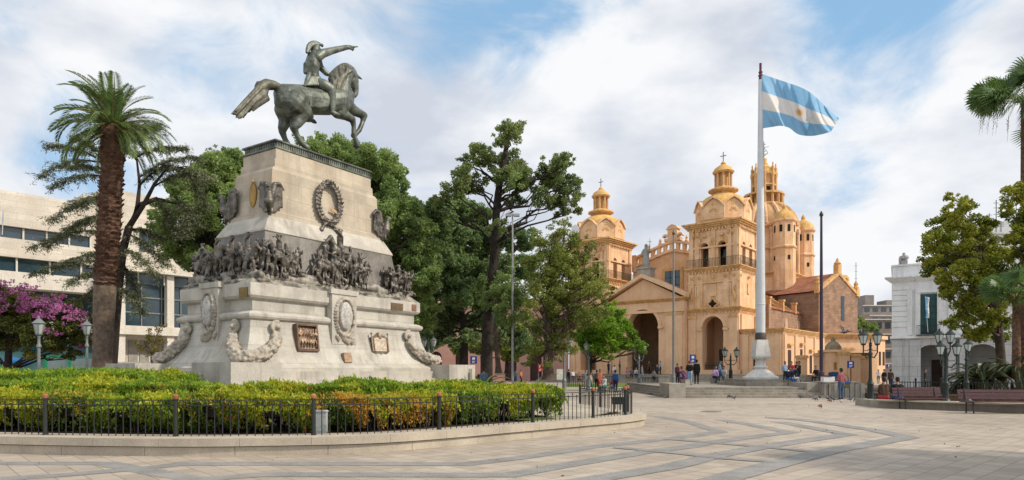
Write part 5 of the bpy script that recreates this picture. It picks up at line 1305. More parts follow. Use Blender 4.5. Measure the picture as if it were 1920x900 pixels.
# ---------------------------------------------------------------- buildings further off
def pinkb():
    t = thing('pink_building', 'long pink arcaded building glimpsed between the tree trunks behind the monument', 'building', at(790,99,0), math.radians(-3)); W = 21.8
    part('wall', pink_m, t, lambda b: (b.arch(0,W,0,7.0,0,.6,[(2.2+i*3.7,.85,3.6,0.1) for i in range(5)],8), b.box(0,W,.6,10,0,11.5), b.box(0,W,.0,.6,7.0,11.5)))
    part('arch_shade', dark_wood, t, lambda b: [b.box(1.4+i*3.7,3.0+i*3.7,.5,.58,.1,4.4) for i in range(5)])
    for i in range(5):
        w_ = part('window', bglass, t, lambda b: b.box(3.2+i*3.7,4.4+i*3.7,-.05,.02,7.4,9.8)); part('frame', white_m, w_, lambda b: (b.box(3.0+i*3.7,4.6+i*3.7,-.1,.01,9.8,10.0), b.box(3.0+i*3.7,4.6+i*3.7,-.1,.01,7.2,7.4)))
    part('cornice', church_lo, t, lambda b: b.box(-.3,W+.3,-.5,10,11.5,12.1))
pinkb()
def block(name, label, px0, px1, py, Y, m, fl, nw, mats=bglass, roofs=()):
    a, c = at(px0,Y), at(px1,Y); h = zat(py,Y); W = c.x-a.x; t = thing(name, label, 'building', a, 0)
    part('wall', m, t, lambda b: b.box(0,W,0,10,0,h))
    def wins(b):
        for f in range(fl):
            for k in range(nw): x = W*(k+.2)/nw; z = h*(f+.35)/fl; b.box(x,x+W/nw*.6,-.06,.02,z,z+h/fl*.42)
    for f in range(fl):
        for k in range(nw):
            x = W*(k+.2)/nw; z = h*(f+.35)/fl
            if z > h*.3: part('window', mats, t, lambda b: b.box(x,x+W/nw*.6,-.06,.02,z,z+h/fl*.42))
    for x0,x1,hh in roofs: part('roof_room', m, t, lambda b: b.box(W*x0,W*x1,2,7,h+.01,h+hh))
    part('slab_edges', slab_m, t, lambda b: [b.box(-.1,W+.1,-.25,.02,h*(f+1)/fl-.25,h*(f+1)/fl) for f in range(fl)])
    return t
block('apartment_block','distant grey apartment block between the cathedral and the town hall',1618,1712,572,185,grey_b,7,6,roofs=((.12,.3,3.0),(.55,.95,1.6)))
block('apartment_block','lower brown-grey apartment block behind the small round tree',1606,1690,598,150,mat('brown grey wall',(.25,.20,.17),.85),4,5,roofs=((.2,.4,1.2),))
block('apartment_block','pale high apartment block rising behind the plane tree at the right edge',1850,2060,436,120,mat('pale apartment wall',(.55,.56,.56),.85,var=.08),9,7,roofs=((.1,.4,2.5),(.6,.8,1.5)))
for px,top,bot in ((1855,400,436),(1868,375,436),(1877,415,436),(1605,492,560)):
    a = thing('antenna_mast', {1855:'left antenna mast on the pale apartment block',1868:'tallest antenna mast on the pale apartment block',1877:'short right antenna mast on the pale apartment block',1605:'thin red and white mast far behind the transept gable'}[px], 'antenna', at(px,122 if px>1700 else 200,zat(bot,122 if px>1700 else 200)))
    hh = (bot-top)/F*(122 if px>1700 else 200)
    part('mast', iron_grey, a, lambda b: b.tube([(0,0,-.8),(0,0,hh)],.09,4)); part('crossbars', iron_grey, a, lambda b: [b.box(-.5,.5,-.04,.04,hh*q,hh*q+.08) for q in (.55,.75,.9)])

# ---------------------------------------------------------------- flag terrace, flagpole and flag
ter = thing('flag_terrace', 'low stepped stone terrace carrying the tall white flagpole', 'steps', (0,0,0))
def terrace(b):
    x0,x1 = at(1262,40).x, at(1533,40).x
    for k in range(4): b.box(x0-.5+k*.16, x1+.3-k*.12, 39.0+k*.38, 56, .15*k-.001, .15*(k+1))
    b.slab([(18.0,40.6),(18.7,40.6),(26.2,56),(18.0,56)],0,.598)
part('stairs', step_m, ter, terrace)
part('pole_plinth', step_m, ter, lambda b: (b.box(at(1388,44).x,at(1464,44).x,43,49,.6,.82), b.box(at(1397,44).x,at(1457,44).x,43.5,48.5,.82,1.02)))
for px0,px1,Y,h,lb in ((1252,1282,39.3,.85,'l'),(1508,1545,40.2,.88,'r')):
    part('end_block', conc, ter, lambda b: b.box(at(px0,Y).x,at(px1,Y).x,Y-.4,Y+2.2,0,h))
FP = at(1426,46,1.02)
fp = thing('flagpole', 'very tall white flagpole on an ornate marble base', 'flagpole', FP)
part('marble_base', marble, fp, lambda b: (b.lathe([(1.2,0),(1.2,.12),(1.1,.2),(.95,.26),(.82,.42),(.58,.58),(.44,.66),(.42,.72),(.47,.78),(.47,.86),(.36,.92),(.34,1.3),(.38,1.38)],0,0,20), b.rings([[(r*c,r*s,z) for c,s in ((-1,-1),(1,-1),(1,1),(-1,1))] for r,z in ((.40,1.38),(.50,1.5),(.51,1.62),(.39,2.60),(.37,2.70))])), True)
part('bronze_collar', mat('dark collar',(.08,.07,.06),.6,.3), fp, lambda b: b.lathe([(.36,2.70),(.36,3.15),(.32,3.2)],0,0,14), True)
PH = zat(150,46)-1.02
part('pole', white_pt, fp, lambda b: b.lathe([(.31,3.1),(.31,5.1),(.33,5.12),(.33,5.2),(.31,5.22),(.14,PH)],0,0,16), True)
part('pole_tip', mat('purple pole tip',(.10,.04,.06),.6,var=.2), fp, lambda b: b.lathe([(.13,PH),(.13,PH+.25),(.17,PH+.3),(.1,PH+.4),(.15,PH+.55),(.09,PH+.6),(.09,PH+1.15)],0,0,8))
def flagmesh():
    top = [(1427,138),(1450,146),(1474,154),(1500,163),(1520,174),(1537,189),(1550,202),(1573,222)]
    bot = [(1428,241),(1448,238),(1464,236),(1480,240),(1497,252),(1520,255),(1540,252),(1558,247)]
    nu, nv = 70, 34; V = []; uv = []
    T = catmull([(x,y,0) for x,y in top],10,False); T.append(Vector((*top[-1],0))); Bm = catmull([(x,y,0) for x,y in bot],10,False); Bm.append(Vector((*bot[-1],0)))
    for i in range(nu+1):
        s = i/nu; a = T[int(s*(len(T)-1))]; c = Bm[int(s*(len(Bm)-1))]
        for j in range(nv+1):
            v = j/nv; vv = v+.06*math.sin(math.pi*v)*math.sin(s*5.5-.5); p = a.lerp(c,vv)
            ph = s*3.2-v*1.5; k = min(1,s*4)
            d = k*(.55*math.sin(ph*2.6)+.22*math.sin(ph*6.3+v*2)+.10*math.sin(ph*13+v*4)+.05*math.sin(ph*25+v*9)) - .9*s - .9*max(0,s-.75)*4*(v-.3)
            Y = 45.9+d; w = at(p.x,Y,zat(p.y,Y))-FP; V.append(tuple(w)); uv.append((s,v))
    Fc = [(i*(nv+1)+j,(i+1)*(nv+1)+j,(i+1)*(nv+1)+j+1,i*(nv+1)+j+1) for i in range(nu) for j in range(nv)]
    me = bpy.data.meshes.new('cloth'); me.from_pydata([v for v in V],[],Fc); ul = me.uv_layers.new(name='UV')
    for l in me.loops: ul.data[l.index].uv = uv[l.vertex_index]
    me.polygons.foreach_set('use_smooth',[True]*len(Fc)); return me
def flagmat():
    m = bpy.data.materials.new('flag cloth'); m.use_nodes = True; nt = m.node_tree; N = nt.nodes; L = nt.links; p = N['Principled BSDF']
    tc = N.new('ShaderNodeTexCoord'); sp = N.new('ShaderNodeSeparateXYZ'); L.new(tc.outputs['UV'], sp.inputs[0])
    r = N.new('ShaderNodeValToRGB'); r.color_ramp.interpolation = 'CONSTANT'; r.color_ramp.elements[0].color = (.24,.47,.68,1); r.color_ramp.elements[1].position = .335; r.color_ramp.elements[1].color = (.74,.71,.67,1)
    e = r.color_ramp.elements.new(.665); e.color = (.24,.47,.68,1); L.new(sp.outputs[1], r.inputs[0])
    d = N.new('ShaderNodeVectorMath'); d.operation = 'SUBTRACT'; L.new(tc.outputs['UV'], d.inputs[0]); d.inputs[1].default_value = (.5,.5,0)
    d2 = N.new('ShaderNodeVectorMath'); d2.operation = 'MULTIPLY'; L.new(d.outputs[0], d2.inputs[0]); d2.inputs[1].default_value = (1.55,1,0)
    ln = N.new('ShaderNodeVectorMath'); ln.operation = 'LENGTH'; L.new(d2.outputs[0], ln.inputs[0])
    s2 = N.new('ShaderNodeSeparateXYZ'); L.new(d2.outputs[0], s2.inputs[0]); at2 = N.new('ShaderNodeMath'); at2.operation = 'ARCTAN2'; L.new(s2.outputs[1], at2.inputs[0]); L.new(s2.outputs[0], at2.inputs[1])
    k = N.new('ShaderNodeMath'); k.operation = 'MULTIPLY'; L.new(at2.outputs[0], k.inputs[0]); k.inputs[1].default_value = 16
    sn = N.new('ShaderNodeMath'); sn.operation = 'SINE'; L.new(k.outputs[0], sn.inputs[0])
    rd = N.new('ShaderNodeMath'); rd.operation = 'MULTIPLY_ADD'; L.new(sn.outputs[0], rd.inputs[0]); rd.inputs[1].default_value = .025; rd.inputs[2].default_value = .065
    lt = N.new('ShaderNodeMath'); lt.operation = 'LESS_THAN'; L.new(ln.outputs['Value'], lt.inputs[0]); L.new(rd.outputs[0], lt.inputs[1])
    c = _mix(nt, lt.outputs[0], r.outputs[0], (.62,.33,.10)); L.new(c, p.inputs['Base Color']); p.inputs['Roughness'].default_value = .75
    t = N.new('ShaderNodeBsdfTranslucent'); L.new(c, t.inputs[0]); ms = N.new('ShaderNodeMixShader'); ms.inputs[0].default_value = .35
    L.new(p.outputs[0], ms.inputs[1]); L.new(t.outputs[0], ms.inputs[2]); L.new(ms.outputs[0], N['Material Output'].inputs[0]); return m
fl = thing('national_flag', 'huge light blue and white striped flag with a golden sun, streaming from the white pole', 'flag', FP)
link('cloth', flagmesh(), flagmat(), fl)
part('halyard', iron_grey, fl, lambda b: b.tube([tuple(at(1427.5,45.95,zat(137,45.95))-FP),tuple(at(1428.5,45.95,zat(242,45.95))-FP)],.025,5))

# ---------------------------------------------------------------- masts and street lamps
for px,Y,zb,top,r,mt,lb in ((1263,46,.6,440,.085,iron_grey,'thin grey mast standing left of the stepped terrace'),(1540,41,.9,405,.11,plain('dark purple mast',(.045,.03,.05),.5),'tall dark purple mast right of the flagpole'),(961,40,.0,398,.075,mat('pale steel',(.33,.33,.32),.5,.3),'slim pale steel lighting mast in front of the tall tree')):
    p = at(px,Y,zb); t = thing('mast', lb, 'mast', p); h = zat(top,Y)-zb
    part('pole', mt, t, lambda b: b.lathe([(r*1.5,0),(r*1.5,.6),(r,.65),(r*.85,h*.6),(r*.6,h)],0,0,10), True); part('base', conc, t, lambda b: b.box(-.3,.3,-.3,.3,-.2,.02))
    if px == 961: part('floodlight', mat('floodlight shell',(.35,.35,.35),.5,.3), t, lambda b: (b.box(.08,.42,-.12,.12,h-.25,h-.1), b.box(-.42,-.08,-.12,.12,h-.25,h-.1), b.box(-.1,.1,-.04,.04,h-.2,h-.12)))
    else: part('tip', iron, t, lambda b: b.lathe([(r*1.1,h),(r*1.1,h+.12),(r*.3,h+.3)],0,0,8))
def lantern(root, mt, x, y, z, s):
    fr = part('lantern', mt, root, lambda b: (b.lathe([(.05*s,z),(.12*s,z+.04*s),(.13*s,z+.09*s),(.10*s,z+.10*s)],x,y,8), b.lathe([(.24*s,z+.50*s),(.27*s,z+.53*s),(.20*s,z+.60*s),(.10*s,z+.70*s),(.05*s,z+.72*s),(.06*s,z+.76*s),(.01*s,z+.86*s)],x,y,8),
        [b.tube([(x+math.cos(a)*.13*s,y+math.sin(a)*.13*s,z+.09*s),(x+math.cos(a)*.235*s,y+math.sin(a)*.235*s,z+.50*s)],.012*s,4) for a in np.arange(6)*math.pi/3]), True)
    part('glass', lampglass, fr, lambda b: b.lathe([(.115*s,z+.10*s),(.215*s,z+.495*s)],x,y,12), True)
def lamp(label, px, Y, zb, ytop, mt, arms, s=1.0, group='street lamps of the plaza', spread=.33, tiers=None):
    p = at(px,Y,zb); t = thing('street_lamp', label, 'street lamp', p, 0, group); H = zat(ytop,Y)-zb; hh = H-.75*s if arms else H-.8*s
    part('post', mt, t, lambda b: b.lathe([(.30*s,0),(.30*s,.06),(.24*s,.12),(.17*s,.22),(.13*s,.35),(.12*s,.95),(.14*s,1.0),(.09*s,1.1),(.07*s,1.3),(.055*s,hh*.82),(.09*s,hh*.83),(.09*s,hh*.86),(.055*s,hh*.88),(.05*s,hh-.1),(.07*s,hh-.05),(.05*s,hh)],0,0,12), True)
    if not arms: lantern(t, mt, 0, 0, hh-.02, s*.95); return t
    ar = MB()
    L_ = tiers or [(a, hh-.05, spread) for a in arms]
    for a,z,sp in L_:
        c_,s_ = math.cos(a)*sp*s, math.sin(a)*sp*s
        ar.tube([(0,0,z-.45*s),(c_*.55,s_*.55,z-.52*s),(c_*1.0,s_*1.0,z-.30*s),(c_*1.0,s_*1.0,z)],[.035*s,.03*s,.028*s,.03*s],6)
        ar.tube([(0,0,z-.1*s),(c_*.4,s_*.4,z-.22*s),(c_*.85,s_*.85,z-.2*s)],.016*s,5)
    ar.build('arms', mt, t, True)
    for a,z,sp in L_: lantern(t, mt, math.cos(a)*sp*s, math.sin(a)*sp*s, z, s*.85)
    if not tiers: part('finial', mt, t, lambda b: b.lathe([(.05*s,hh),(.07*s,hh+.05),(.02*s,hh+.12),(.03*s,hh+.2),(.005,hh+.3)],0,0,8))
    return t
lamp('dark double street lamp nearest the camera, right of the man in the red shirt',1632,30.8,0,613,iron_green,(0,math.pi),1.08,spread=.30)
lamp('dark double street lamp on the terrace in front of the cathedral tower',1370,52,.6,648,iron_green,(0,math.pi),1.15,spread=.40)
lamp('pale grey double street lamp right of the rounded hedge',1058,41,0,625,iron_grey,(0,math.pi),1.05,spread=.33)
lamp('pale grey street lamp in front of the small bright green tree',1104,52,0,638,iron_grey,(0.9,math.pi+.9),1.1,spread=.3)
lamp('grey double street lamp beside the cathedral porch arch',1198,54,0,642,iron_grey,(0,math.pi),1.15,spread=.33)
lamp('grey double street lamp behind the right garland of the monument',804,47,0,628,iron_grey,(0,math.pi),1.1,spread=.30)
lamp('single pale lantern in front of the bougainvillea, nearer the left edge',73,31,0,592,iron_grey,None,1.15)
lamp('single pale lantern between the bougainvillea and the palm trunk',163,34,0,598,iron_grey,None,1.05)
lamp('dark four-lantern street lamp in front of the town hall arcade',1773,32,0,620,iron_green,(0,),1.05,tiers=[(0.25,zat(645,32),.26),(math.pi-.25,zat(645,32),.26),(-.5,zat(668,32),.42),(math.pi+.5,zat(668,32),.42)])
lamp('street lamp showing one lantern beside the dark cycad at the right',1812,34,0,632,iron_green,(math.pi*.1,),1.0,spread=.1)

# ---------------------------------------------------------------- benches, walls, signs
bw = thing('low_stone_wall', 'low stone seat wall along the planted bed at the right edge', 'wall', (0,0,0))
part('wall_course', conc, bw, lambda b: b.slab([(gp(1648,764).x,gp(1648,764).y),(gp(1960,776).x,gp(1960,776).y),(gp(1960,776).x+.3,gp(1960,776).y+1.4),(gp(1648,764).x+.1,gp(1648,764).y+2.2)],0,.30))
part('wall_cap', kerb_m, bw, lambda b: b.slab([(gp(1646,765).x,gp(1646,765).y),(gp(1962,777).x,gp(1962,777).y),(gp(1962,777).x+.3,gp(1962,777).y+.5),(gp(1646,765).x+.1,gp(1646,765).y+.55)],.301,.36))
def bench(label, p, rz, Lh):
    t = thing('bench', label, 'bench', p, rz, 'slatted benches in front of the planted bed')
    for k in range(4): part('seat_slat', maroon, t, lambda b: b.box(-Lh,Lh,-.24+k*.13,-.13+k*.13,.42,.455))
    for k in range(3): part('back_slat', maroon, t, lambda b: b.add([(-Lh,.30+k*.035,.53+k*.125),(Lh,.30+k*.035,.53+k*.125),(Lh,.335+k*.035,.525+k*.125),(-Lh,.335+k*.035,.525+k*.125),(-Lh,.325+k*.035,.635+k*.125),(Lh,.325+k*.035,.635+k*.125),(Lh,.36+k*.035,.63+k*.125),(-Lh,.36+k*.035,.63+k*.125)],[(0,3,2,1),(4,5,6,7),(0,1,5,4),(1,2,6,5),(2,3,7,6),(3,0,4,7)]))
    for x in (-Lh+.25,Lh-.25): part('leg', iron, t, lambda b: (b.tube([(x,-.24,0),(x,-.2,.3),(x,-.22,.41)],.03,6), b.tube([(x,.26,0),(x,.25,.41),(x,.42,.92)],.028,6), b.tube([(x,-.24,.40),(x,.28,.40)],.025,6)))
bench('maroon slatted bench in front of the low wall, left of the two', gp(1727,767), math.radians(-4), .98)
bench('maroon slatted bench reaching the right edge of the photo', gp(1878,775.5), math.radians(-6), 1.35)
fw = thing('fluted_wall', 'low wall of upright concrete blocks behind the man in the red shirt', 'wall', (0,0,0))
def flut(b):
    a, c = at(1545,39.2), at(1617,39.6); n = 16
    for k in range(n): x0 = a.x+(c.x-a.x)*k/n; x1 = a.x+(c.x-a.x)*(k+.86)/n; dy = .06*(k%2); b.box(x0,x1,39.2+dy,41,0,.84+.015*(k%3))
part('blocks', conc, fw, flut); part('cap', step_m, fw, lambda b: b.box(at(1545,39.2).x,at(1617,39.2).x,39.35,41,.88,.95))
aw = thing('plaque_wall', 'low pale wall with a brown and a grey plaque right of the monument', 'wall', at(862,30,0))
aa, ac = at(828,30), at(885,30)
part('wall_block', kerb_m, aw, lambda b: (b.box(aa.x-aw.location.x,ac.x-aw.location.x,0,1.0,0,zat(691,30)),))
part('brown_plaque', copper, aw, lambda b: b.box(-.78,-.43,-.03,0,.95,1.5)); part('grey_plaque', mat('grey slate plaque',(.15,.15,.15),.5), aw, lambda b: b.box(.1,.46,-.03,0,.95,1.5))
def sign(label, px, Y, zb, y0, y1, w, m=blue_s):
    t = thing('sign', label, 'sign', at(px,Y,zb)); z0,z1 = zat(y1,Y)-zb, zat(y0,Y)-zb
    part('pole', iron_grey, t, lambda b: b.tube([(-w*.8,0.05,0),(-w*.8,0.05,z1+.05)],.035,6)); p = part('panel', m, t, lambda b: b.box(-w,w,-.03,.03,z0,z1))
    part('symbol', white_s, p, lambda b: (b.box(-w*.45,w*.45,-.036,-.03,z0+(z1-z0)*.55,z0+(z1-z0)*.85), b.box(-w*.5,w*.5,-.036,-.03,z0+(z1-z0)*.3,z0+(z1-z0)*.38), b.box(-w*.5,w*.3,-.036,-.03,z0+(z1-z0)*.14,z0+(z1-z0)*.22)))
sign('blue sign on a post in front of the cathedral between the two arches',1299,60,.6,665,681,.26)
sign('wide blue sign in front of the low ochre building',1595,66,0,677,690,.33)
sign('small blue sign by the corner of the low ochre building',1666,60,0,683,690,.12)
sign('blue sign beyond the trunk behind the monument',888,60,0,668,682,.3)
sign('white information board beside the trunk of the conifer',1050,45,0,692,712,.22, plain('cream board',(.6,.62,.52),.6))
sign('red notice on a post left of the conifer trunk',1013,60,0,683,697,.2, plain('red enamel',(.45,.03,.04),.5))
bin_ = thing('litter_bin', 'blue litter bin behind the man in the red shirt', 'bin', at(1563,43,0)); part('body', plain('blue plastic',(.02,.07,.2),.5), bin_, lambda b: b.lathe([(.26,.5),(.30,1.3),(.32,1.32),(.32,1.38)],0,0,12), True); part('post', iron_grey, bin_, lambda b: b.tube([(0,0,0),(0,0,.6)],.05,6)); part('lid', plain('dark lid',(.02,.03,.05),.5), bin_, lambda b: b.lathe([(.33,1.38),(.28,1.5),(.05,1.55)],0,0,12), True)
kb = thing('food_cart', 'small white vendor cart left of the man in the red shirt', 'cart', at(1552,38.8,0)); part('box', white_s, kb, lambda b: b.box(-.32,.32,-.2,.2,.95,1.25)); part('goods', dark_wood, kb, lambda b: b.box(-.26,.18,-.22,.15,1.251,1.32)); [part('leg', iron_grey, kb, lambda b: b.tube([(x,y,0),(x,y,.96)],.02,5)) for x in (-.28,.28) for y in (-.17,.17)]
db = thing('low_bin_box', 'dark low cast bin between the last two fence posts', 'bin', at(1160,20.0,.352)); part('body', iron_green, db, lambda b: (b.box(-.19,.19,-.1,.1,.24,.42), b.box(-.22,.22,-.12,.12,.42,.46))); [part('leg', iron, db, lambda b: b.box(x-.02,x+.02,-.06,.06,0,.24)) for x in (-.14,.14)]
def rail_bed():
    t = thing('garden_railing', 'black railing of the planted bed behind the two benches', 'fence', (0,0,0)); a = gp(1700,750); c = gp(1985,757); a.y += 1.5; c.y += 2.2
    n = 44
    part('rails', iron, t, lambda b: [b.tube([(a.x,a.y,z),(c.x,c.y,z)],.02,5) for z in (.38,.95)])
    part('pickets', iron, t, lambda b: [b.tube([(a.x+(c.x-a.x)*k/n,a.y+(c.y-a.y)*k/n,.3),(a.x+(c.x-a.x)*k/n,a.y+(c.y-a.y)*k/n,1.02)],.016,4) for k in range(n+1)])
    for k in range(0,6): part('post', iron, t, lambda b: b.lathe([(.05,.3),(.05,1.1),(.07,1.13),(.02,1.2)],a.x+(c.x-a.x)*k/5,a.y+(c.y-a.y)*k/5,8))
rail_bed()
o = part('garden_bed', soil, None, lambda b: b.slab([(gp(1690,752).x,gp(1690,752).y+1.0),(gp(2200,760).x,gp(2200,760).y+1.6),(45,52),(22,52)],0,.30)); o['kind'] = 'structure'
# far lawn strip, low rails and kiosk things
o = part('far_lawn', grass_m, None, lambda b: b.slab([(gp(1056,726).x,gp(1056,726).y),(gp(1180,726).x,gp(1180,726).y),(gp(1180,719).x,gp(1180,719).y),(gp(1056,719).x,gp(1056,719).y)],0,.04)); o['kind'] = 'structure'
def farrail(label, px0, px1, Y, h, m, n):
    t = thing('low_railing', label, 'fence', (0,0,0)); a,c = at(px0,Y),at(px1,Y)
    part('rails', m, t, lambda b: [b.box(a.x,c.x,Y-.02,Y+.02,z,z+.05) for z in (.15,h-.08)]); part('pickets', m, t, lambda b: [b.box(a.x+(c.x-a.x)*k/n-.025,a.x+(c.x-a.x)*k/n+.025,Y-.02,Y+.02,0,h) for k in range(n+1)])
farrail('dark low railing in front of the people right of the cathedral-side lamp',1205,1244,56,1.05,iron,14); farrail('dark low railing along the far lawn strip',1062,1150,66,1.1,iron,26)
cb = thing('stone_planter', 'pale stone block at the left end of the terrace', 'planter', at(1243,56,0)); part('block', conc, cb, lambda b: b.rprof([(.45,.45,0),(.45,.45,1.1),(.5,.5,1.12),(.5,.5,1.25)])); part('soil', soil, cb, lambda b: b.box(-.38,.38,-.38,.38,1.24,1.27))
mh = thing('manhole_cover', 'round iron manhole cover in the plaza paving near the terrace', 'manhole cover', gp(1335,772)); part('ring', conc, mh, lambda b: b.lathe([(.45,.0),(.45,.012),(.38,.014)],0,0,20)); part('lid', mat('worn iron lid',(.16,.14,.12),.6,.2), mh, lambda b: b.lathe([(.37,.0),(.37,.018)],0,0,20))
ks = thing('green_kiosk', 'green framed glass bus shelter at the left behind the lanterns', 'shelter', at(122,56,0))
grn = plain('bright green paint',(.01,.22,.09),.5)
part('frame', grn, ks, lambda b: (b.box(-1.8,-1.6,0,.2,0,2.9), b.box(.2,.4,0,.2,0,2.9), b.box(-1.8,.4,0,.2,2.7,2.9), b.box(3.4,3.6,0,.2,0,2.9), b.box(.4,3.4,0,.2,0,.9))); part('pane', glassmat('shelter glass',(.12,.17,.16)), ks, lambda b: b.box(-1.6,.2,.08,.12,.2,2.7)); part('bench_panel', glassmat('shelter glass',(.12,.17,.16)), ks, lambda b: b.box(.4,3.4,.08,.12,.91,2.6))
k2 = thing('glass_awning', 'low glass barrier with a green end post behind the monument steps', 'barrier', at(262,54,0))
part('glass', glassmat('shelter glass2',(.16,.20,.18)), k2, lambda b: b.box(-2.6,1.5,0,.06,.2,2.0)); part('rail', slab_m, k2, lambda b: b.box(-2.6,1.5,-.05,.12,2.0,2.3)); part('end_post', grn, k2, lambda b: b.box(1.5,1.95,-.1,.2,0,2.9))
um = thing('blue_umbrella', 'blue market umbrella under the bougainvillea', 'umbrella', at(28,50,0)); part('canopy', plain('blue canvas',(.02,.14,.36),.7), um, lambda b: b.lathe([(1.1,2.1),(1.05,2.2),(.6,2.45),(.05,2.6)],0,0,8)); part('pole', iron_grey, um, lambda b: b.tube([(0,0,0),(0,0,2.5)],.04,6))
# ---------------------------------------------------------------- trees
lm_tipa = leafmat('tipa leaves', [(.10,.155,.045),(.21,.30,.085),(.35,.44,.14)], .5, .42)
lm_blue = leafmat('blue green leaves', [(.09,.145,.06),(.185,.275,.10),(.31,.41,.16)], .5, .42)
lm_tall = leafmat('grey green leaves', [(.08,.115,.04),(.165,.22,.07),(.32,.38,.11)], .5, .42)
lm_con = leafmat('conifer leaves', [(.08,.105,.022),(.17,.21,.038),(.36,.38,.07)], .5, .3)
lm_map = leafmat('bright maple leaves', [(.08,.17,.012),(.18,.33,.022),(.34,.48,.04)], .5, .4)
lm_pla = leafmat('plane tree leaves', [(.08,.115,.014),(.20,.24,.025),(.44,.42,.05)], .5, .4)
lm_ced = leafmat('cedar needles', [(.07,.085,.045),(.14,.16,.08),(.25,.27,.14)], .6, .2)
lm_bou = leafmat('bougainvillea leaves', [(.04,.065,.012),(.11,.13,.02),(.24,.18,.05)], .5, .3)
lm_mag = leafmat('magenta bracts', [(.30,.06,.22),(.48,.15,.37),(.66,.33,.52)], .6, .4, 1)
lm_ylw = leafmat('yellowing leaves', [(.10,.09,.02),(.22,.20,.04),(.34,.28,.07)], .6, .4)
def tpts(L, Y): return [at(px, Y+(q[0] if q else 0), max(0,zat(py,Y))) for px,py,*q in L]
def jit(L, Y, dy=2.2, flat=.8):
    out = []
    for i,(px,py,r,*q) in enumerate(L):
        y = Y+(q[0] if q else ((i*7)%5-2)/2*dy); out.append(cl(px,py,y,r,flat))
    return out
# mass behind the monument
tree('feathery_tree','large feathery green tree left of the monument, between the palm and the stone shaft','tree',at(430,45,0),tpts([(430,700),(420,600),(400,500),(385,430)],45),.42,
     jit([(330,410,42),(305,440,32),(350,360,38),(400,330,40),(440,310,36),(390,400,46),(345,460,38),(400,460,48),(440,380,46),(450,450,46),(380,490,34),(425,300,24),(330,480,26),(300,400,22),(455,350,40),(410,520,34),(330,350,20),(365,320,20),(460,560,40),(440,610,40)],45),lm_tipa,(.26,.10),330,bark_dk,flat=.6)
tree('feathery_tree','broad feathery tree whose crown rises behind the horse and the right side of the monument','tree',at(650,44,0),tpts([(650,700),(660,560),(650,430),(640,340)],44),.5,
     jit([(575,275,30),(620,285,38),(665,292,36),(700,300,36),(730,330,34),(560,300,30),(640,320,44),(690,345,44),(735,370,40),(760,400,40),(720,410,46),(770,440,40),(740,460,46),(790,480,38),(760,510,42),(800,530,34),(770,560,36),(600,330,40),(560,360,34),(725,300,20),(790,430,28),(600,262,18),(800,590,30),(745,600,34),(700,520,44)],44),lm_tipa,(.26,.10),330,bark_dk,flat=.62)
tree('spreading_tree','blue-green spreading tree with a dark forked trunk right of the monument','tree',at(866,50,0),[at(868,50,0),at(870,50,zat(630,50)),at(866,50,zat(590,50)),at(850,50,zat(520,50)),at(845,50,zat(430,50))],.38,
     jit([(820,400,36),(860,390,34),(890,410,34),(840,440,42),(880,460,44),(820,480,42),(860,500,42),(905,500,36),(830,540,40),(800,560,30),(870,550,38),(900,560,34),(840,590,30),(790,600,24),(925,450,34),(940,500,32),(800,440,30),(895,600,24),(950,560,30),(830,625,24),(880,630,22),(925,620,26),(965,630,26),(985,655,22),(805,640,20),(850,645,16),(965,450,28),(985,500,30),(990,450,22)],50),lm_blue,(.28,.12),310,bark_dk,flat=.6)
tree('tall_tree','tallest dark tree with separate leaf clusters and open gaps, left of the cathedral','tree',at(908,43,0),[at(912,43,0),at(915,43,zat(600,43)),at(927,43,zat(480,43)),at(932,43,zat(380,43)),at(945,43,zat(300,43)),at(955,43,zat(250,43))],.42,
     jit([(955,245,26),(975,235,14),(938,262,18),(905,285,26),(885,300,18),(870,320,24),(920,305,24),(955,300,28),(965,330,30),(985,345,24),(850,350,26),(830,370,20),(880,350,26),(815,380,12),(1030,310,24),(1055,310,26),(1070,340,26),(1040,345,30),(1075,370,22),(1050,385,26),(1020,375,24),(1080,395,14),(1010,335,16),(940,330,22),(900,340,20),(930,420,20),(900,400,22),(965,380,20),(1065,300,16),(870,300,14)],43,1.8),lm_tall,(.20,.085),420,bark_dk,flat=.9,droop=.3)
tree('tall_tree','yellow-green leafy cluster tree low in front of the tall dark tree','tree',at(940,41.5,0),tpts([(935,700),(930,600),(945,540)],41.5),.18,
     jit([(960,340,22),(945,540,32),(920,520,24),(970,555,30),(925,560,26),(950,590,26),(985,580,24),(905,540,16)],41.5,1.4),lm_tipa,(.18,.07),420,bark,flat=.9,droop=.4)
tree('conifer','bushy olive-green conifer with a bare lower trunk in front of the left bell tower','tree',at(1028,38,0),tpts([(1028,712),(1028,640),(1030,540),(1040,440)],38),.34,
     jit([(1045,430,24),(1025,450,26),(1060,455,30),(1035,480,34),(1070,490,34),(1010,500,28),(1050,520,38),(1090,520,32),(1020,550,36),(1080,555,38),(1115,545,26),(1050,590,36),(1020,610,30),(1095,590,32),(1125,580,22),(1000,580,24),(1040,640,28),(1070,620,28),(1010,650,20),(1095,480,24),(1120,505,18),(1110,460,14),(1085,445,16),(1140,560,14),(995,540,20),(985,610,16),(1000,655,20),(1045,665,18),(1075,650,20),(990,680,12),(1025,680,14),(1135,530,16),(1148,545,10),(1065,415,12)],38,1.5),lm_con,(.17,.06),430,bark,flat=.85,droop=.1)
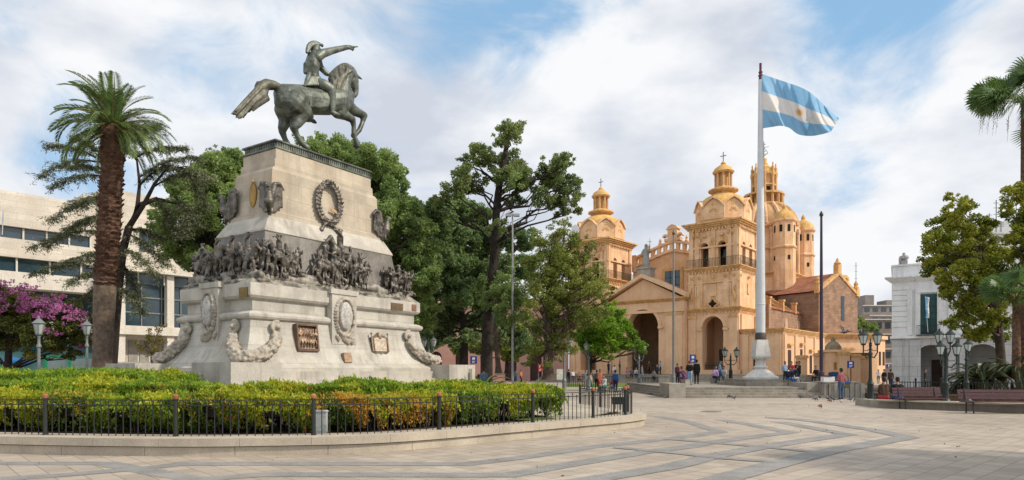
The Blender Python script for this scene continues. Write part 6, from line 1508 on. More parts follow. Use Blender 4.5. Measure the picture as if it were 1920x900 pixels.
tree('maple_tree','small bright green broad-leaved tree in front of the porch arch','tree',at(1106,53,0),tpts([(1106,705),(1106,660),(1105,620)],53),.22,
     jit([(1105,600,24),(1130,590,24),(1155,600,24),(1165,620,26),(1185,640,22),(1140,630,28),(1110,635,28),(1090,625,20),(1200,650,14),(1160,650,20),(1125,655,20),(1095,645,16),(1145,578,16),(1080,600,14),(1165,585,10),(1145,672,8),(1205,660,9)],53,1.6),lm_map,(.22,.11),330,bark_dk,flat=.7)
tree('plane_tree','yellowing plane tree covering the right half of the white town hall','tree',at(1880,42,0),[at(1880,42,0),at(1870,42,zat(600,42)),at(1840,42,zat(500,42)),at(1810,42,zat(420,42))],.3,
     jit([(1790,390,24),(1810,385,20),(1770,420,24),(1800,425,30),(1835,430,30),(1755,455,28),(1790,470,34),(1830,475,34),(1740,480,20),(1760,500,28),(1800,515,34),(1845,520,36),(1870,480,28),(1780,545,24),(1815,565,32),(1850,575,32),(1880,555,28),(1800,600,24),(1835,620,28),(1865,625,26),(1780,610,14),(1850,440,20),(1740,460,16),(1900,520,20),(1785,370,12),(1875,600,24)],42,1.9),lm_pla,(.19,.12),330,bark,flat=.85)
tree('plane_tree','second plane tree entering at the right edge above the small fan palm','tree',at(1990,40,0),tpts([(1990,700),(1985,560),(1960,440)],40),.32,
     jit([(1905,370,26),(1930,400,34),(1895,400,20),(1915,440,30),(1890,450,18),(1930,350,24),(1960,430,40),(1905,480,26),(1950,500,36),(1940,470,26),(1980,380,36),(1910,350,12)],40,1.6),lm_pla,(.18,.11),330,bark,flat=.85)
tree('small_round_tree','small round green tree above the cornice of the low ochre building','tree',at(1612,118,0),tpts([(1612,690),(1612,640),(1612,620)],118),.3,jit([(1600,612,12),(1615,607,13),(1630,613,12),(1590,618,8),(1640,618,9)],118,2),lm_tipa,(.5,.25),80,bark)
tree('far_tree','leafy tree in the dark gap between the trunks behind the monument','tree',at(775,66,0),tpts([(775,700),(775,660),(775,620)],66),.25,jit([(770,600,26),(795,620,24),(760,640,24),(790,655,22),(810,600,20),(820,640,16)],66,2),lm_tipa,(.3,.14),170,bark_dk)
tree('far_tree','pale green tree behind the forked trunk, before the pink building','tree',at(925,74,0),tpts([(950,700),(950,660),(945,640)],74),.25,jit([(935,640,28),(960,660,24),(900,650,22),(985,640,26),(1010,655,20),(860,650,20),(960,620,26),(1000,610,20)],74,2),lm_con,(.32,.15),150,bark_dk)
tree('far_tree','thin grey-green tree top at the left behind the large feathery tree','tree',at(405,60,0),tpts([(405,700),(405,500),(400,350)],60),.25,jit([(400,295,18),(415,280,12),(380,305,14),(425,295,14),(440,300,12),(365,320,12),(400,320,18)],60,2),lm_tall,(.26,.12),130,bark)
tree('far_tree','dark street tree behind the lanterns at the far left','tree',at(-60,66,0),tpts([(-60,700),(-60,640),(-55,600)],66),.3,jit([(-60,600,40),(-30,620,40),(0,610,30),(-90,590,40),(10,640,24)],66,2),lm_blue,(.3,.14),150,bark_dk)
tree('yellow_bush','sparse yellowing shrub in front of the office building left of the monument','shrub',at(285,42,0),tpts([(285,700),(285,670),(285,655)],42),.08,jit([(270,640,16),(290,625,14),(300,640,12),(280,655,18),(262,650,12),(305,610,8),(298,658,10)],42,.8),lm_ylw,(.14,.06),260,bark)
tree('shade_tree','large tree standing outside the photo at the right, shading the paving','tree',(15.5,8.6,0),[(15.5,8.6,0),(15.6,8.6,3),(15.3,8.8,6)],.3,[(15.2,8.5,6.0,1.7,.7),(16.6,9.4,6.5,1.7,.7),(14.2,7.6,6.4,1.5,.7),(17,7.6,6.1,1.7,.7),(15.2,9.8,7.2,1.5,.7),(13.6,9.2,6.6,1.2,.7)],lm_pla,(.25,.14),70,bark)
# bougainvillea
bg = tree('bougainvillea','big bougainvillea bush topped with magenta blossom at the left edge','shrub',at(15,38,0),[at(15,38,0),at(17,38,zat(650,38)),at(30,38,zat(610,38))],.26,
     jit([(10,590,40),(60,585,38),(110,590,38),(145,610,32),(30,620,40),(80,630,36),(120,640,30),(150,640,20),(-20,600,40),(-40,580,40),(0,560,30),(50,565,28),(100,570,26),(-50,640,36),(160,595,18),(60,655,20),(135,665,16),(-80,600,40)],38,1.4),lm_bou,(.14,.09),600,bark_dk,flat=.8)
Bb = np.array(bg.location)
mp_ = clump_points([tuple(np.array(c[:3])-Bb)+(c[3],.7) for c in jit([(-40,548,28),(0,545,26),(30,548,24),(60,560,24),(90,568,24),(120,578,24),(150,590,18),(165,600,10),(10,530,14),(-70,560,26),(45,535,10),(110,625,8),(150,650,7),(205,650,5),(200,615,6),(135,600,16),(-20,535,24),(20,560,30),(75,580,30),(60,540,14),(110,555,16),(160,610,14),(40,600,14),(90,620,10),(10,560,26),(-10,570,24),(40,580,16),(5,590,14)],36.5,1.2)],150)
leaf_mesh('blossom', mp_, .10,.10, lm_mag, bg)
# cedar: drooping layered branches on a leaning trunk
def cedar():
    Y = 37; base = at(207,Y,0); t = thing('cedar_tree','thin leaning cedar with dark forked trunk and drooping grey-green branches behind the palm','tree',base); B = Vector(base)
    P = lambda px,py,dy=0: at(px,Y+dy,zat(py,Y))-B
    b = MB(); b.tube([P(207,697),P(215,620),P(222,540),P(230,470),P(242,425)],[.34,.26,.23,.21,.2],9)
    forks = [[P(242,425),P(258,385),P(262,340,.5),P(256,290,.6),P(252,262,.6)],[P(242,425),P(268,390,-.4),P(290,350,-.6),P(312,325,-.8),P(352,322,-1)],[P(228,480),P(215,440,.5),P(205,400,.6),P(200,340,.8),P(188,290,1),P(170,262,1)],[P(262,385),P(292,366,.8),P(330,372,1),P(362,395,1.2)]]
    for f in forks: b.tube(f,[.16,.12,.085,.05,.03,.02][:len(f)],7)
    tips = [((180,300),(90,288)),((180,300),(75,322)),((190,330),(100,350)),((200,370),(95,420)),((205,400),(90,455)),((215,440),(60,462)),((222,480),(110,500)),((225,500),(60,520)),((225,520),(150,560)),
            ((256,300),(200,258)),((252,270),(300,245)),((256,290),(345,262)),((262,330),(372,290)),((290,350),(385,330)),((312,325),(395,350)),((352,322),(385,380)),((330,372),(372,420)),((362,395),(345,450)),((292,366),(330,420)),
            ((240,430),(300,440)),((238,440),(310,500)),((230,470),(290,520)),((228,490),(262,560)),((225,520),(180,600)),((200,370),(140,395)),((190,320),(130,300)),((252,262),(255,235)),((188,290),(140,262)),((220,540),(270,590)),((262,345),(320,300)),((205,410),(130,430)),((225,505),(130,535))]
    pts = []; dirs = []
    for k,(a,e) in enumerate(tips):
        dy = ((k*5)%7-3)*.45; A = P(*a,dy*.3); E = P(*e,dy); L = (E-A).length
        q = [A, A.lerp(E,.35)+Vector((0,0,.10*L)), A.lerp(E,.7)+Vector((0,0,.08*L)), E]
        C = catmull(q,7,False)+[E]; b.tube(C,[max(.014,.06*(1-i/len(C))) for i in range(len(C))],5)
        for i in range(4,len(C)):
            for g in range(5):
                d = Vector((rnd.uniform(-1,1),rnd.uniform(-1,1),rnd.uniform(-.55,.1))).normalized()*rnd.uniform(.25,.8); s_ = C[i]; e_ = s_+d; m_ = s_.lerp(e_,.5)+Vector((0,0,.06)); b.tube([s_,m_,e_],[.012,.009,.004],3)
                for h in range(15):
                    qq = rnd.random(); p = s_.lerp(e_,qq); pts.append((p.x+rnd.gauss(0,.07),p.y+rnd.gauss(0,.07),p.z+rnd.gauss(0,.05)-.02)); dirs.append((d.x+rnd.gauss(0,.5),d.y+rnd.gauss(0,.5),d.z-.5+rnd.gauss(0,.4)))
    b.build('trunk', bark_dk, t, True); leaf_mesh('crown', pts, .15,.045, lm_ced, t, dirs=dirs)
cedar()
# palms
lm_palm = leafmat('date palm leaflets', [(.05,.09,.025),(.10,.17,.045),(.22,.29,.08)], .4, .35, 1.5)
lm_palm_y = leafmat('pale palm leaflets', [(.12,.17,.05),(.22,.27,.08),(.33,.33,.12)], .4, .3, 1.5)
lm_fan = leafmat('fan palm leaves', [(.04,.085,.02),(.10,.18,.045),(.20,.29,.08)], .4, .3, 1.5)
lm_cyc = leafmat('cycad leaves', [(.010,.022,.008),(.022,.045,.014),(.05,.08,.025)], .4, .2, 1.5)
rach = mat('palm leaf stalk', (.20,.19,.07), .6, var=.2)
def frond_mesh(L, droop, e0, npair, ll, lw, seed, vee=.55):
    """pinnate frond in the x,z plane, rooted at the origin and leaving at elevation e0"""
    r = random.Random(seed); b = MB(); pts = [Vector((0,0,0))]; e = e0; n = 14
    for i in range(n): e -= droop/n*(.5+i/n); pts.append(pts[-1]+Vector((math.cos(e),0,math.sin(e)))*L/n)
    b.tube(pts,[.035*(1-i/(n+1))+.006 for i in range(n+1)],4); b.k = 1
    for k in range(npair):
        q = .10+.9*k/npair; f = q*n; i = min(int(f),n-1); p = pts[i].lerp(pts[i+1], f-i); tdir = (pts[i+1]-pts[i]).normalized(); up = Vector((-tdir.z,0,tdir.x))
        l = ll*(math.sin(math.pi*(q*.82+.14))**.55)*r.uniform(.85,1.1)
        for g in (-1,1):
            d = (tdir*.75+Vector((0,g,0))*.8+up*(vee-.35*q)+Vector((0,0,-.12))).normalized(); d.normalize(); e_ = p+d*l+Vector((0,0,-.10*l)); m_ = p+d*l*.5
            w = up.cross(d).normalized()*lw*.5+up*lw*.15
            b.add([p,m_+w,e_,m_-w],[(0,1,2,3)])
    return b
def palm(name, label, base, H, r0, r1, n, L, specs, mats, trunkpts=None, seedv=0, bulge=1.25):
    t = thing(name, label, 'palm', base); b = MB(); T = trunkpts or [Vector((0,0,0)),Vector((0,0,H*.5)),Vector((0,0,H))]; C = catmull(T,8,False)+[T[-1]]
    P = [C[int(i/60*(len(C)-1))].lerp(C[min(int(i/60*(len(C)-1))+1,len(C)-1)], (i/60*(len(C)-1))%1) for i in range(61)]
    rings = []; r = random.Random(seedv)
    for i,p in enumerate(P):
        q = i/60; R = (r0+(r1-r0)*q)*(1.15 if q < .03 else 1)*(1+.05*math.sin(q*23))*(bulge if q > .94 else 1)
        rings.append([(p.x+math.cos(a)*R,p.y+math.sin(a)*R,p.z) for a in np.arange(12)*math.pi/6])
    b.rings(rings[24:] if seedv == 1 else rings); b.build('trunk', palmbark, t, True)
    if seedv == 1: part('lower_trunk', palm_lo, t, lambda b: b.rings(rings[:25]), True)
    sc = MB()                                # old leaf bases standing off the trunk
    for i in range(int(H*14)):
        z = i/(H*14); f = z*60
        if seedv == 1 and z < .38: continue
        p = P[int(f)]; R = r0+(r1-r0)*z
        for j in range(9):
            a = (j+.5*(i%2))*2*math.pi/9+r.uniform(-.1,.1); o_ = Vector((math.cos(a),math.sin(a),0)); s_ = Vector((-o_.y,o_.x,0)); w = .11*R/.5*1.3; c = p+o_*R*.97; h = .05
            k = .10*R/.5*r.uniform(.3,1.7)*(1 if z > .25 else .4); c.z += r.uniform(-.05,.05)
            sc.add([c-s_*w-Vector((0,0,h)),c+s_*w-Vector((0,0,h)),c+s_*w*.6+Vector((0,0,h*1.6))+o_*k,c-s_*w*.6+Vector((0,0,h*1.6))+o_*k],[(0,1,2,3)])
    sc.build('leaf_bases', palmbark, t)
    top = P[-1]; var = [frond_mesh(L*s[3],s[1],s[0],s[4] if len(s) > 4 else 46,L*.17,.045,k).build('frond',[rach,mats[s[2]]],t) for k,s in enumerate(specs)]
    for k in range(n):
        s = specs[k%len(specs)]; o_ = var[k%len(specs)] if k < len(specs) else var[k%len(specs)].copy()
        if k >= len(specs): COL.objects.link(o_); o_.parent = t
        o_.location = top+Vector((0,0,rnd.uniform(-.25,.1))); o_.rotation_euler = (rnd.uniform(-.25,.25), rnd.uniform(-.14,.14), k*2.39996+rnd.uniform(-.2,.2)); o_.scale = (1,1,1) if k%3 else (.85,.85,.85)
    return t
pb = at(190,32,0)
palm('date_palm','tall date palm with a thick rusty-brown trunk left of the monument',pb,zat(236,32),.45,.47,64,3.2,
     [(1.45,.9,0,.8),(1.2,1.2,0,.95),(.95,1.4,0,1),(.7,1.4,0,1),(.45,1.5,0,1),(.15,1.5,0,.95),(-.15,1.4,0,.9),(.5,1.9,0,1),(-.5,.9,0,.75),(.25,1.0,1,.42,26)],[lm_palm,lm_palm_y],
     [Vector((0,0,0)),at(196,32,zat(560,32))-pb,at(206,32,zat(400,32))-pb,at(213,32,zat(238,32))-pb],1)
def fan_mesh(R, pet, seed, droopy=.25, nseg=30, span=2.3):
    r = random.Random(seed); b = MB(); b.tube([(0,0,0),(pet*.5,0,.03),(pet,0,0)],[.025,.018,.014],4); b.k = 1
    for k in range(nseg):
        a = -span+2*span*k/(nseg-1); d = Vector((math.cos(a*.8),math.sin(a*.8),.15*math.cos(a*2))); l = R*(1-.22*abs(a)/span)*r.uniform(.92,1.08); c = Vector((pet,0,0)); s_ = Vector((-d.y,d.x,0)).normalized()*l*.03
        m_ = c+d*l*.55; f = c+d*l*.82+Vector((0,0,-.1*l)); e_ = c+d*l*.95+Vector((0,0,-droopy*l-.06*l*r.random()))
        b.add([c,m_+s_,m_-s_,f+s_*.7,f-s_*.7,e_],[(0,1,2),(1,3,4,2),(3,5,4)])
    return b
def fanpalm(name, label, base, H, r0, n, R, pet, mats, seed, hang=0, lo=-.9, hi=1.35):
    t = thing(name, label, 'palm', base); r = random.Random(seed)
    b = MB(); b.tube([(0,0,0),(0.02,0,H*.5),(0,0,H)],[r0*1.2,r0,r0*.8],12); b.build('trunk', palmbark, t, True)
    sk = MB()
    for k in range(90):
        a = r.uniform(0,6.283); z = H-r.uniform(0,R*1.3)**1.0; sk.add([(math.cos(a)*r0*.8,math.sin(a)*r0*.8,z),(math.cos(a+.25)*r0*.8,math.sin(a+.25)*r0*.8,z),(math.cos(a+.1)*r0*2.0,math.sin(a+.1)*r0*2.0,z-.5*R+.2)],[(0,1,2)])
    sk.build('dry_skirt', mat('dry leaf skirt',(.20,.12,.06),.9,var=.4), t)
    var = [fan_mesh(R,pet,k+seed).build('fan_leaf',[rach,mats],t) for k in range(4)]
    for k in range(n):
        o_ = var[k] if k < 4 else var[k%4].copy()
        if k >= 4: COL.objects.link(o_); o_.parent = t
        e = lo+(hi-lo)*((k*.618)%1); o_.location = (0,0,H+.05); o_.rotation_euler = (r.uniform(-1.4,1.4), -e, k*2.39996)
    if hang:
        h_ = MB()
        for k in range(14):
            a = r.uniform(1.9,4.2) if k%2 else r.uniform(0,6.28); x,y = math.cos(a),math.sin(a); l = r.uniform(1.7,2.9); h_.tube([(x*.2,y*.2,H),(x*l*.6,y*l*.6,H+.3),(x*l,y*l,H-.3),(x*l*1.08,y*l*1.08,H-1.0-r.random())],[.02,.016,.012,.006],4)
            for q in range(14): p = Vector((x*l*1.05,y*l*1.05,H-.4-q*.06)); h_.ball((p.x+r.uniform(-.08,.08),p.y+r.uniform(-.08,.08),p.z),.025,5,4)
        h_.build('fruit_stalks', rach, t)
fanpalm('washingtonia_palm','tall fan palm with hanging fruit stalks cut by the right edge of the photo',at(1922,46,0),zat(190,46),.30,60,1.7,2.0,lm_fan,3,1,-1.25,1.45)
fanpalm('young_fan_palm','low light-green fan palm at the right edge above the dark cycads',at(1905,36,0.3),zat(560,36)-.3,.2,34,1.1,.9,lm_fan,9,0,-.5,1.4)
def cycad(label, base, n, L, seed, mt=lm_cyc, H=.5):
    t = thing('cycad', label, 'shrub', base, 0, 'cycads and low palms'); b = MB(); b.lathe([(.2,0),(.24,.2),(.2,H)],0,0,8); b.build('trunk', palmbark, t, True)
    var = [frond_mesh(L,1.5+.3*k,.95-.25*k,34,L*.16,.04,seed+k,.3).build('frond',[rach,mt],t) for k in range(4)]
    for k in range(n):
        o_ = var[k] if k < 4 else var[k%4].copy()
        if k >= 4: COL.objects.link(o_); o_.parent = t
        o_.location = (0,0,H); o_.rotation_euler = (rnd.uniform(-.15,.15),rnd.uniform(-.35,.15),k*2.39996)
cycad('dark cycad left of the two, behind the railing beside the street lamp',at(1838,37,.3),44,2.2,5,H=.7)
cycad('dark cycad at the right edge behind the second bench',at(1905,36.4,.3),44,2.2,15,H=.9)
cycad('dark low palm clump beside the plaque wall',at(905,36,0),34,1.8,25,H=.5)
cycad('dark low palm half hidden behind the hedge end',at(925,37.5,0),30,1.6,35,H=.3)
cycad('small dark cycad tucked behind the first bench railing',at(1812,38,.3),30,1.4,45,H=.3)
# ---------------------------------------------------------------- people
skin_m = plain('skin', (.36,.20,.13), .6); skin_d = plain('tanned skin', (.24,.125,.08), .6); shoe_m = plain('dark shoes', (.03,.026,.025), .6); hair_m = plain('dark hair', (.018,.013,.010), .7); hair_l = plain('brown hair', (.10,.055,.03), .7)
def cloth(name, c): return mat(name, c, .85, var=.10, vscale=5, bump=.25, bscale=9, fine=.1)
CL = dict(red=cloth('dusty red shirt',(.30,.09,.11)), navy=cloth('navy cloth',(.015,.022,.05)), black=cloth('black cloth',(.012,.012,.014)), white=cloth('white cotton',(.62,.62,.62)), blue=cloth('blue cloth',(.03,.09,.28)), jean=cloth('blue jeans',(.05,.09,.16)),
   orange=cloth('orange cloth',(.42,.15,.07)), grey=cloth('grey cloth',(.16,.16,.17)), purple=cloth('purple cloth',(.13,.05,.13)), teal=cloth('teal cloth',(.02,.17,.20)), pink=cloth('pink cloth',(.55,.22,.33)), beige=cloth('beige cloth',(.42,.33,.24)), brown=cloth('brown leather',(.07,.04,.022)), lilac=cloth('lilac cloth',(.45,.28,.55)), scarlet=cloth('scarlet cloth',(.38,.04,.05)), lblue=cloth('light blue cloth',(.22,.36,.52)), denim=cloth('denim jacket',(.10,.15,.22)), maroon=cloth('maroon cloth',(.13,.03,.05)), green=cloth('green cloth',(.04,.20,.10)))
def body(pose):
    c = []; tg = []
    def A(pts, rads, t):
        for q in chain(pts, rads): c.append(q); tg.append(t)
    V = Vector
    if pose in ('sit','sitlean'):
        hip = V((0,.05,.52)); lean = .12 if pose == 'sit' else .30
        chest = hip+V((0,-lean*.5,.30)); sh = hip+V((0,-lean,.50)); head = sh+V((0,-.05-lean*.15,.24))
        feet = [V((s*.11,-.50,.07)) for s in (-1,1)]; knees = [V((s*.12,-.40,.53)) for s in (-1,1)]
    else:
        hip = V((0,0,.92)); chest = V((0,.0,1.20)); sh = V((0,.01,1.40)); head = V((0,-.015,1.62))
        if pose == 'walk': feet = [V((-.09,-.32,.08)),V((.09,.34,.14))]; knees = [V((-.09,-.20,.50)),V((.09,.03,.50))]
        elif pose == 'stride': feet = [V((-.12,.22,.10)),V((.13,-.30,.08))]; knees = [V((-.10,.02,.50)),V((.10,-.18,.52))]
        elif pose == 'relax': feet = [V((-.12,-.06,.07)),V((.14,.06,.07))]; knees = [V((-.10,-.05,.49)),V((.11,.02,.49))]
        else: feet = [V((-.11,0,.07)),V((.11,.02,.07))]; knees = [V((-.10,-.02,.49)),V((.10,-.01,.49))]
    for s,f,k in zip((-1,1),feet,knees):
        h = hip+V((s*.09,0,-.03)); A([h,h.lerp(k,.5),k],[.098,.085,.062],2); A([k,k.lerp(f,.35)+V((0,.015,0)),f+V((0,0,.05))],[.060,.058,.045],2); A([f+V((0,.04,-.02)),f+V((0,-.13,-.035))],[.045,.036],3)
    A([hip+V((-.07,0,0)),hip+V((.07,0,0))],[.115,.115],2)
    for s in (-1,1): A([hip+V((s*.055,0,.08)),chest+V((s*.065,0,-.02)),sh+V((s*.08,0,-.05))],[.105,.108,.085],1)
    A([sh+V((-.14,0,-.01)),sh+V((.14,0,-.01))],[.065,.065],1); A([sh+V((0,0,.02)),head+V((0,.01,-.06))],[.055,.052],0)
    A([head+V((0,0,-.035)),head+V((0,.012,.045))],[.076,.092],0); A([head+V((0,-.055,-.075)),head+V((0,-.06,-.06))],[.038,.045],0); A([head+V((0,-.088,-.005)),head+V((0,-.104,-.028))],[.014,.016],0)
    for s in (-1,1): A([head+V((s*.088,.01,.0)),head+V((s*.092,.012,-.03))],[.018,.014],0)
    for s in (-1,1):
        a = sh+V((s*.175,0,-.03))
        if pose in ('sit','sitlean'): e = a+V((s*.03,-.10,-.24)); w = V((s*.10,-.36,.62))
        elif pose == 'walk': e = a+V((s*.04,s*.10,-.27)); w = e+V((0,-.10+s*.08,-.22))
        elif pose == 'stride': e = a+V((s*.04,-s*.10,-.27)); w = e+V((0,-.10-s*.08,-.22))
        elif pose == 'front': e = a+V((s*.05,.02,-.27)); w = e+V((-s*.10,-.22,.04))
        elif pose == 'relax' and s > 0: e = a+V((.06,-.02,-.27)); w = e+V((-.03,-.20,-.06))
        else: e = a+V((s*.05,.02,-.28)); w = e+V((-s*.01,-.05,-.24))
        A([a,e],[.060,.046],1); A([e,w],[.044,.034],1); d = (w-e).normalized(); A([w,w+d*.075],[.030,.030],0)
        side = d.cross(V((0,1,0)) if abs(d.y) < .8 else V((0,0,1))).normalized()
        for k in range(4): A([w+d*.07+side*(k-1.5)*.018, w+d*(.13-.008*abs(k-1.4))+side*(k-1.5)*.020, w+d*(.165-.012*abs(k-1.4))+side*(k-1.5)*.018+V((0,-.012,0))],[.010,.009,.008],0)
        A([w+d*.02+V((-s*.02,-.02,0)), w+d*.07+V((-s*.03,-.045,0))],[.013,.010],0)
    me = blob(c, .024, 1, tags=tg)
    hm = MB(); hm.ball(tuple(head+V((0,.022,.055))),(.092,.100,.088),12,8); hm.ball(tuple(head+V((0,.062,-.01))),(.076,.052,.085),10,7)
    return me, hm, head
POSES = {}
HAIRM = {}
for q in ('stand','front','relax','walk','stride','sit','sitlean'):
    me, hm, hd = body(q); POSES[q] = me
    m2 = bpy.data.meshes.new('hair'); m2.from_pydata(hm.v,[],hm.f); m2.polygons.foreach_set('use_smooth',[True]*len(m2.polygons)); HAIRM[q] = m2
    for _ in range(4): me.materials.append(skin_m)
    m2.materials.append(hair_m)
def person(label, px, py, z, pose, rz, top, bot, group=None, skin=skin_m, s=1.0, hair=hair_m, pos=None, long_hair=False, shoes=shoe_m, d=None):
    p = pos or (at(px,d,z) if d else gp(px,py,z)); o_ = bpy.data.objects.new('person', POSES[pose]); COL.objects.link(o_); o_.location = p; o_.rotation_euler = (0,0,rz); o_.scale = (s,s,s)
    for i,m in enumerate((skin, CL[top], CL[bot], shoes)): o_.material_slots[i].link = 'OBJECT'; o_.material_slots[i].material = m
    h = bpy.data.objects.new('hair', HAIRM[pose]); COL.objects.link(h); h.parent = o_; h.material_slots[0].link = 'OBJECT'; h.material_slots[0].material = hair
    tag(o_, label, 'person', group); return o_
def bag(o_, nm, m, fn): part(nm, m, o_, fn)
PI = math.pi
G1 = 'people crowding before the cathedral'
mn = person('man in dusty red shirt and dark jeans, back turned, by the fluted wall',1577,749,0,'relax',PI+.25,'red','jean',None,skin_d,1.0)
sb = thing('shoulder_bag','blue and olive bag hanging at the side of the man in the red shirt','bag',gp(1586,748)+Vector((.02,-.06,0)))
part('pouch', plain('olive canvas',(.10,.10,.03),.8), sb, lambda b: b.rings([[(x*w,y*.07*w,z) for x,y in ((-.16,-1),(.16,-1),(.16,1),(-.16,1))] for z,w in ((.62,.8),(.66,1),(.90,1),(.95,.85))])); part('flap', CL['blue'], sb, lambda b: b.rings([[(x*w+.04,y*.09*w,z) for x,y in ((-.14,-1),(.14,-1),(.14,1),(-.14,1))] for z,w in ((.85,.9),(.95,1),(1.02,.8))])); part('strap', CL['black'], sb, lambda b: b.tube([(.12,.0,.95),(0,-.16,1.25),(-.2,-.14,1.44),(-.3,0,1.42)],.014,4))
ppl = [
 ('tall figure in a long black coat on the terrace steps',1306,720,.6,'stand',PI,'black','black',1.05),('person in black with light blue jeans beside the black-coated figure',1293,722,.6,'front',PI-.4,'black','lblue',.97),
 ('person in purple sitting hunched left of the black-coated figure',1284,722,.6,'sitlean',PI+.6,'purple','purple',.95),('dark figure leaning by the thin mast before the cathedral',1270,712,.9,'stand',.4,'maroon','black',.9),
 ('person in a lilac top seated on the steps by the tower arch',1340,714,.9,'sit',.3,'lilac','navy',1),('walker in pale jeans right of the lilac seated person',1350,720,.6,'walk',1.2,'lblue','jean',1),('person in white seated beside the pale-jeaned walker',1358,719,.6,'sitlean',-.4,'white','beige',1),
 ('person in light blue shirt and black trousers left in the group by the side wing',1472,712,.8,'stand',.2,'lblue','black',1),('person in scarlet in the middle of the group by the side wing',1484,712,.8,'front',-.3,'scarlet','navy',1),('person in black at the right of the group by the side wing',1494,712,.8,'stand',2.9,'black','black',1),
 ('child in bright blue in front of the group by the side wing',1487,720,.6,'front',.3,'blue','white',.72),('woman in navy and white bending over beside the pole base',1484,724,.6,'sitlean',1.6,'navy','white',1),('person in black and orange striding away from the group',1498,722,.6,'stride',-1.4,'black','black',.95),('seated person in navy at the foot of the pole base',1479,724,.6,'sit',.5,'navy','blue',.9),
 ('person in black sitting on the terrace edge left of the dark mast',1531,716,.8,'sit',-.9,'black','black',1),
 ('person in pink shirt sitting on a wall behind the fluted wall',1597,718,.1,'sit',.3,'red','grey',.95),('dark sitting figure next to the pink-shirted one behind the fluted wall',1603,718,.1,'sitlean',-.3,'black','black',.95),('crouching figure in grey by the rightmost gate pier',1619,722,0,'sitlean',.9,'grey','black',1),
 ('distant walker in a white shirt and grey trousers in front of the low building',1647,720,0,'walk',-.4,'white','grey',1),('dark-clothed walker approaching before the low building',1658,726,0,'stride',.3,'black','black',1),('brown-clothed passer-by beside the corner of the town hall',1670,728,0,'walk',2.5,'brown','navy',1),
 ('person in black standing inside the town hall arcade',1735,728,0,'stand',.9,'black','black',1),
 ('tall person in a royal blue jacket standing at the edge of the crowd',1154,736,0,'stand',2.6,'blue','navy',.95),('woman in orange-red dress walking in the crowd',1125,737,0,'walk',.5,'orange','scarlet',.98),('person in white with teal trousers sitting down in the crowd',1133,736,0,'sit',-.6,'white','teal',.95),
 ('person in red with blue jeans just left of the royal blue jacket',1147,735,0,'sitlean',.6,'scarlet','lblue',.9),('girl in peach and green next to the second grey lamp post',1108,733,0,'walk',.9,'beige','green',.85),('person in grey behind the walking woman in orange-red',1119,731,0,'stand',2.8,'grey','black',.95),
 ('person in dark grey standing between the first two grey lamp posts',1098,729,0,'stand',.4,'grey','grey',.95),('pair-walking figure in black on the far lawn edge',1066,716,.5,'stand',2.4,'black','navy',1),('person in navy by the cream notice board',1056,716,.5,'front',.3,'navy','black',1),('orange-shirted person seated at the far lawn edge',1086,718,.5,'sit',.1,'orange','black',1.05),
 ('person in navy standing on the church podium left of the green tree leaves',1141,703,1.13,'front',.7,'navy','navy',1),('person in white cap and shirt below the navy figure',1152,714,.6,'stand',2.9,'white','beige',1),('person with a teal skirt on the podium under the green tree',1162,702,1.13,'stand',1.1,'navy','teal',1),
 ('girl in pink and lilac sitting on the church steps',1174,716,.4,'sit',.5,'pink','beige',1),('person in dark grey sitting second on the church steps',1184,716,.5,'sit',-.2,'grey','black',1),('person in white sitting third on the church steps',1191,714,.6,'sitlean',.3,'white','navy',1),
 ('standing figure in dark blue in the porch arch behind the lamp',1196,700,1.13,'stand',.2,'navy','navy',1.0),('person in beige and light jeans walking by the grey double lamp',1204,720,.2,'walk',1.0,'beige','lblue',1),('person in grey with a red bag before the dark low railing',1226,722,0,'stand',2.6,'grey','black',1),('figure in black and blue right of the grey one at the low railing',1232,716,.4,'walk',-.8,'navy','black',1),('person in a light grey top standing at the right jamb of the porch arch',1238,703,1.13,'stand',.9,'lblue','black',1),
 ('person in black in the middle of the porch arch',1217,702,1.13,'stand',.3,'brown','black',1),
 ('person in pale clothes on the steps by the pink building',1074,712,.6,'stand',.2,'white','purple',1),('man in orange among the trunks behind the hedge',977,722,0,'walk',.8,'orange','navy',1),('person in pale grey next to the orange one behind the hedge',967,720,0,'stand',2.7,'grey','jean',1),
]
CI = CM.inverted()
def on_front(px, yl):                     # distance at which a column of view meets the line yl metres before the cathedral front
    o_ = CI @ Vector((0,0,0)); d = (CI.to_3x3() @ Vector(((px-960)/F,1,0))); return (yl-o_.y)/d.y
def seat(px, d, z, rz, top, bot, s):
    where = 'behind the hedge' if px < 1000 else 'at the church steps' if px < 1245 else 'on the flag terrace' if px < 1545 else 'by the gate piers'
    t = thing('stone_block', 'low stone block under the sitter in %s and %s %s' % (top, 'light blue' if bot == 'lblue' else bot, where), 'stone block', at(px,d,z), rz, 'low stone blocks under the sitters')
    part('body', step_m, t, lambda b: b.box(-.24,.24,-.12,.26,0,.40*s)); part('cap', conc, t, lambda b: b.box(-.27,.27,-.15,.29,.401*s,.425*s))
for lb,px,py,z,pose,rz,a,b_,s in ppl:
    d = None
    if z > 1: d = on_front(px, -1.9); z = 1.13
    elif z and px < 1100: z = 0; d = 84
    elif z and px < 1245: z = 1.13-.165*3; d = on_front(px, -4.25)
    elif z >= .8: z = .6; d = 53
    elif z == .1: z = 0; d = 84
    elif z == .2: z = 0
    if not d: d = min(F*(EYE-z)/(py-HZ), 54 if z == .6 else 200)
    if z == .6 and 1465 < px < 1545 and d < 45: d = 43.2
    person(lb,px,py,z,pose,rz,a,b_,G1 if 1050 < px < 1240 else None,skin_m,s,hair_m if (px*7)%3 else hair_l,d=d)
    if pose.startswith('sit'): seat(px,d,z,rz,a,b_,s)
seat(897,39,0,PI,'black','black',1.0)
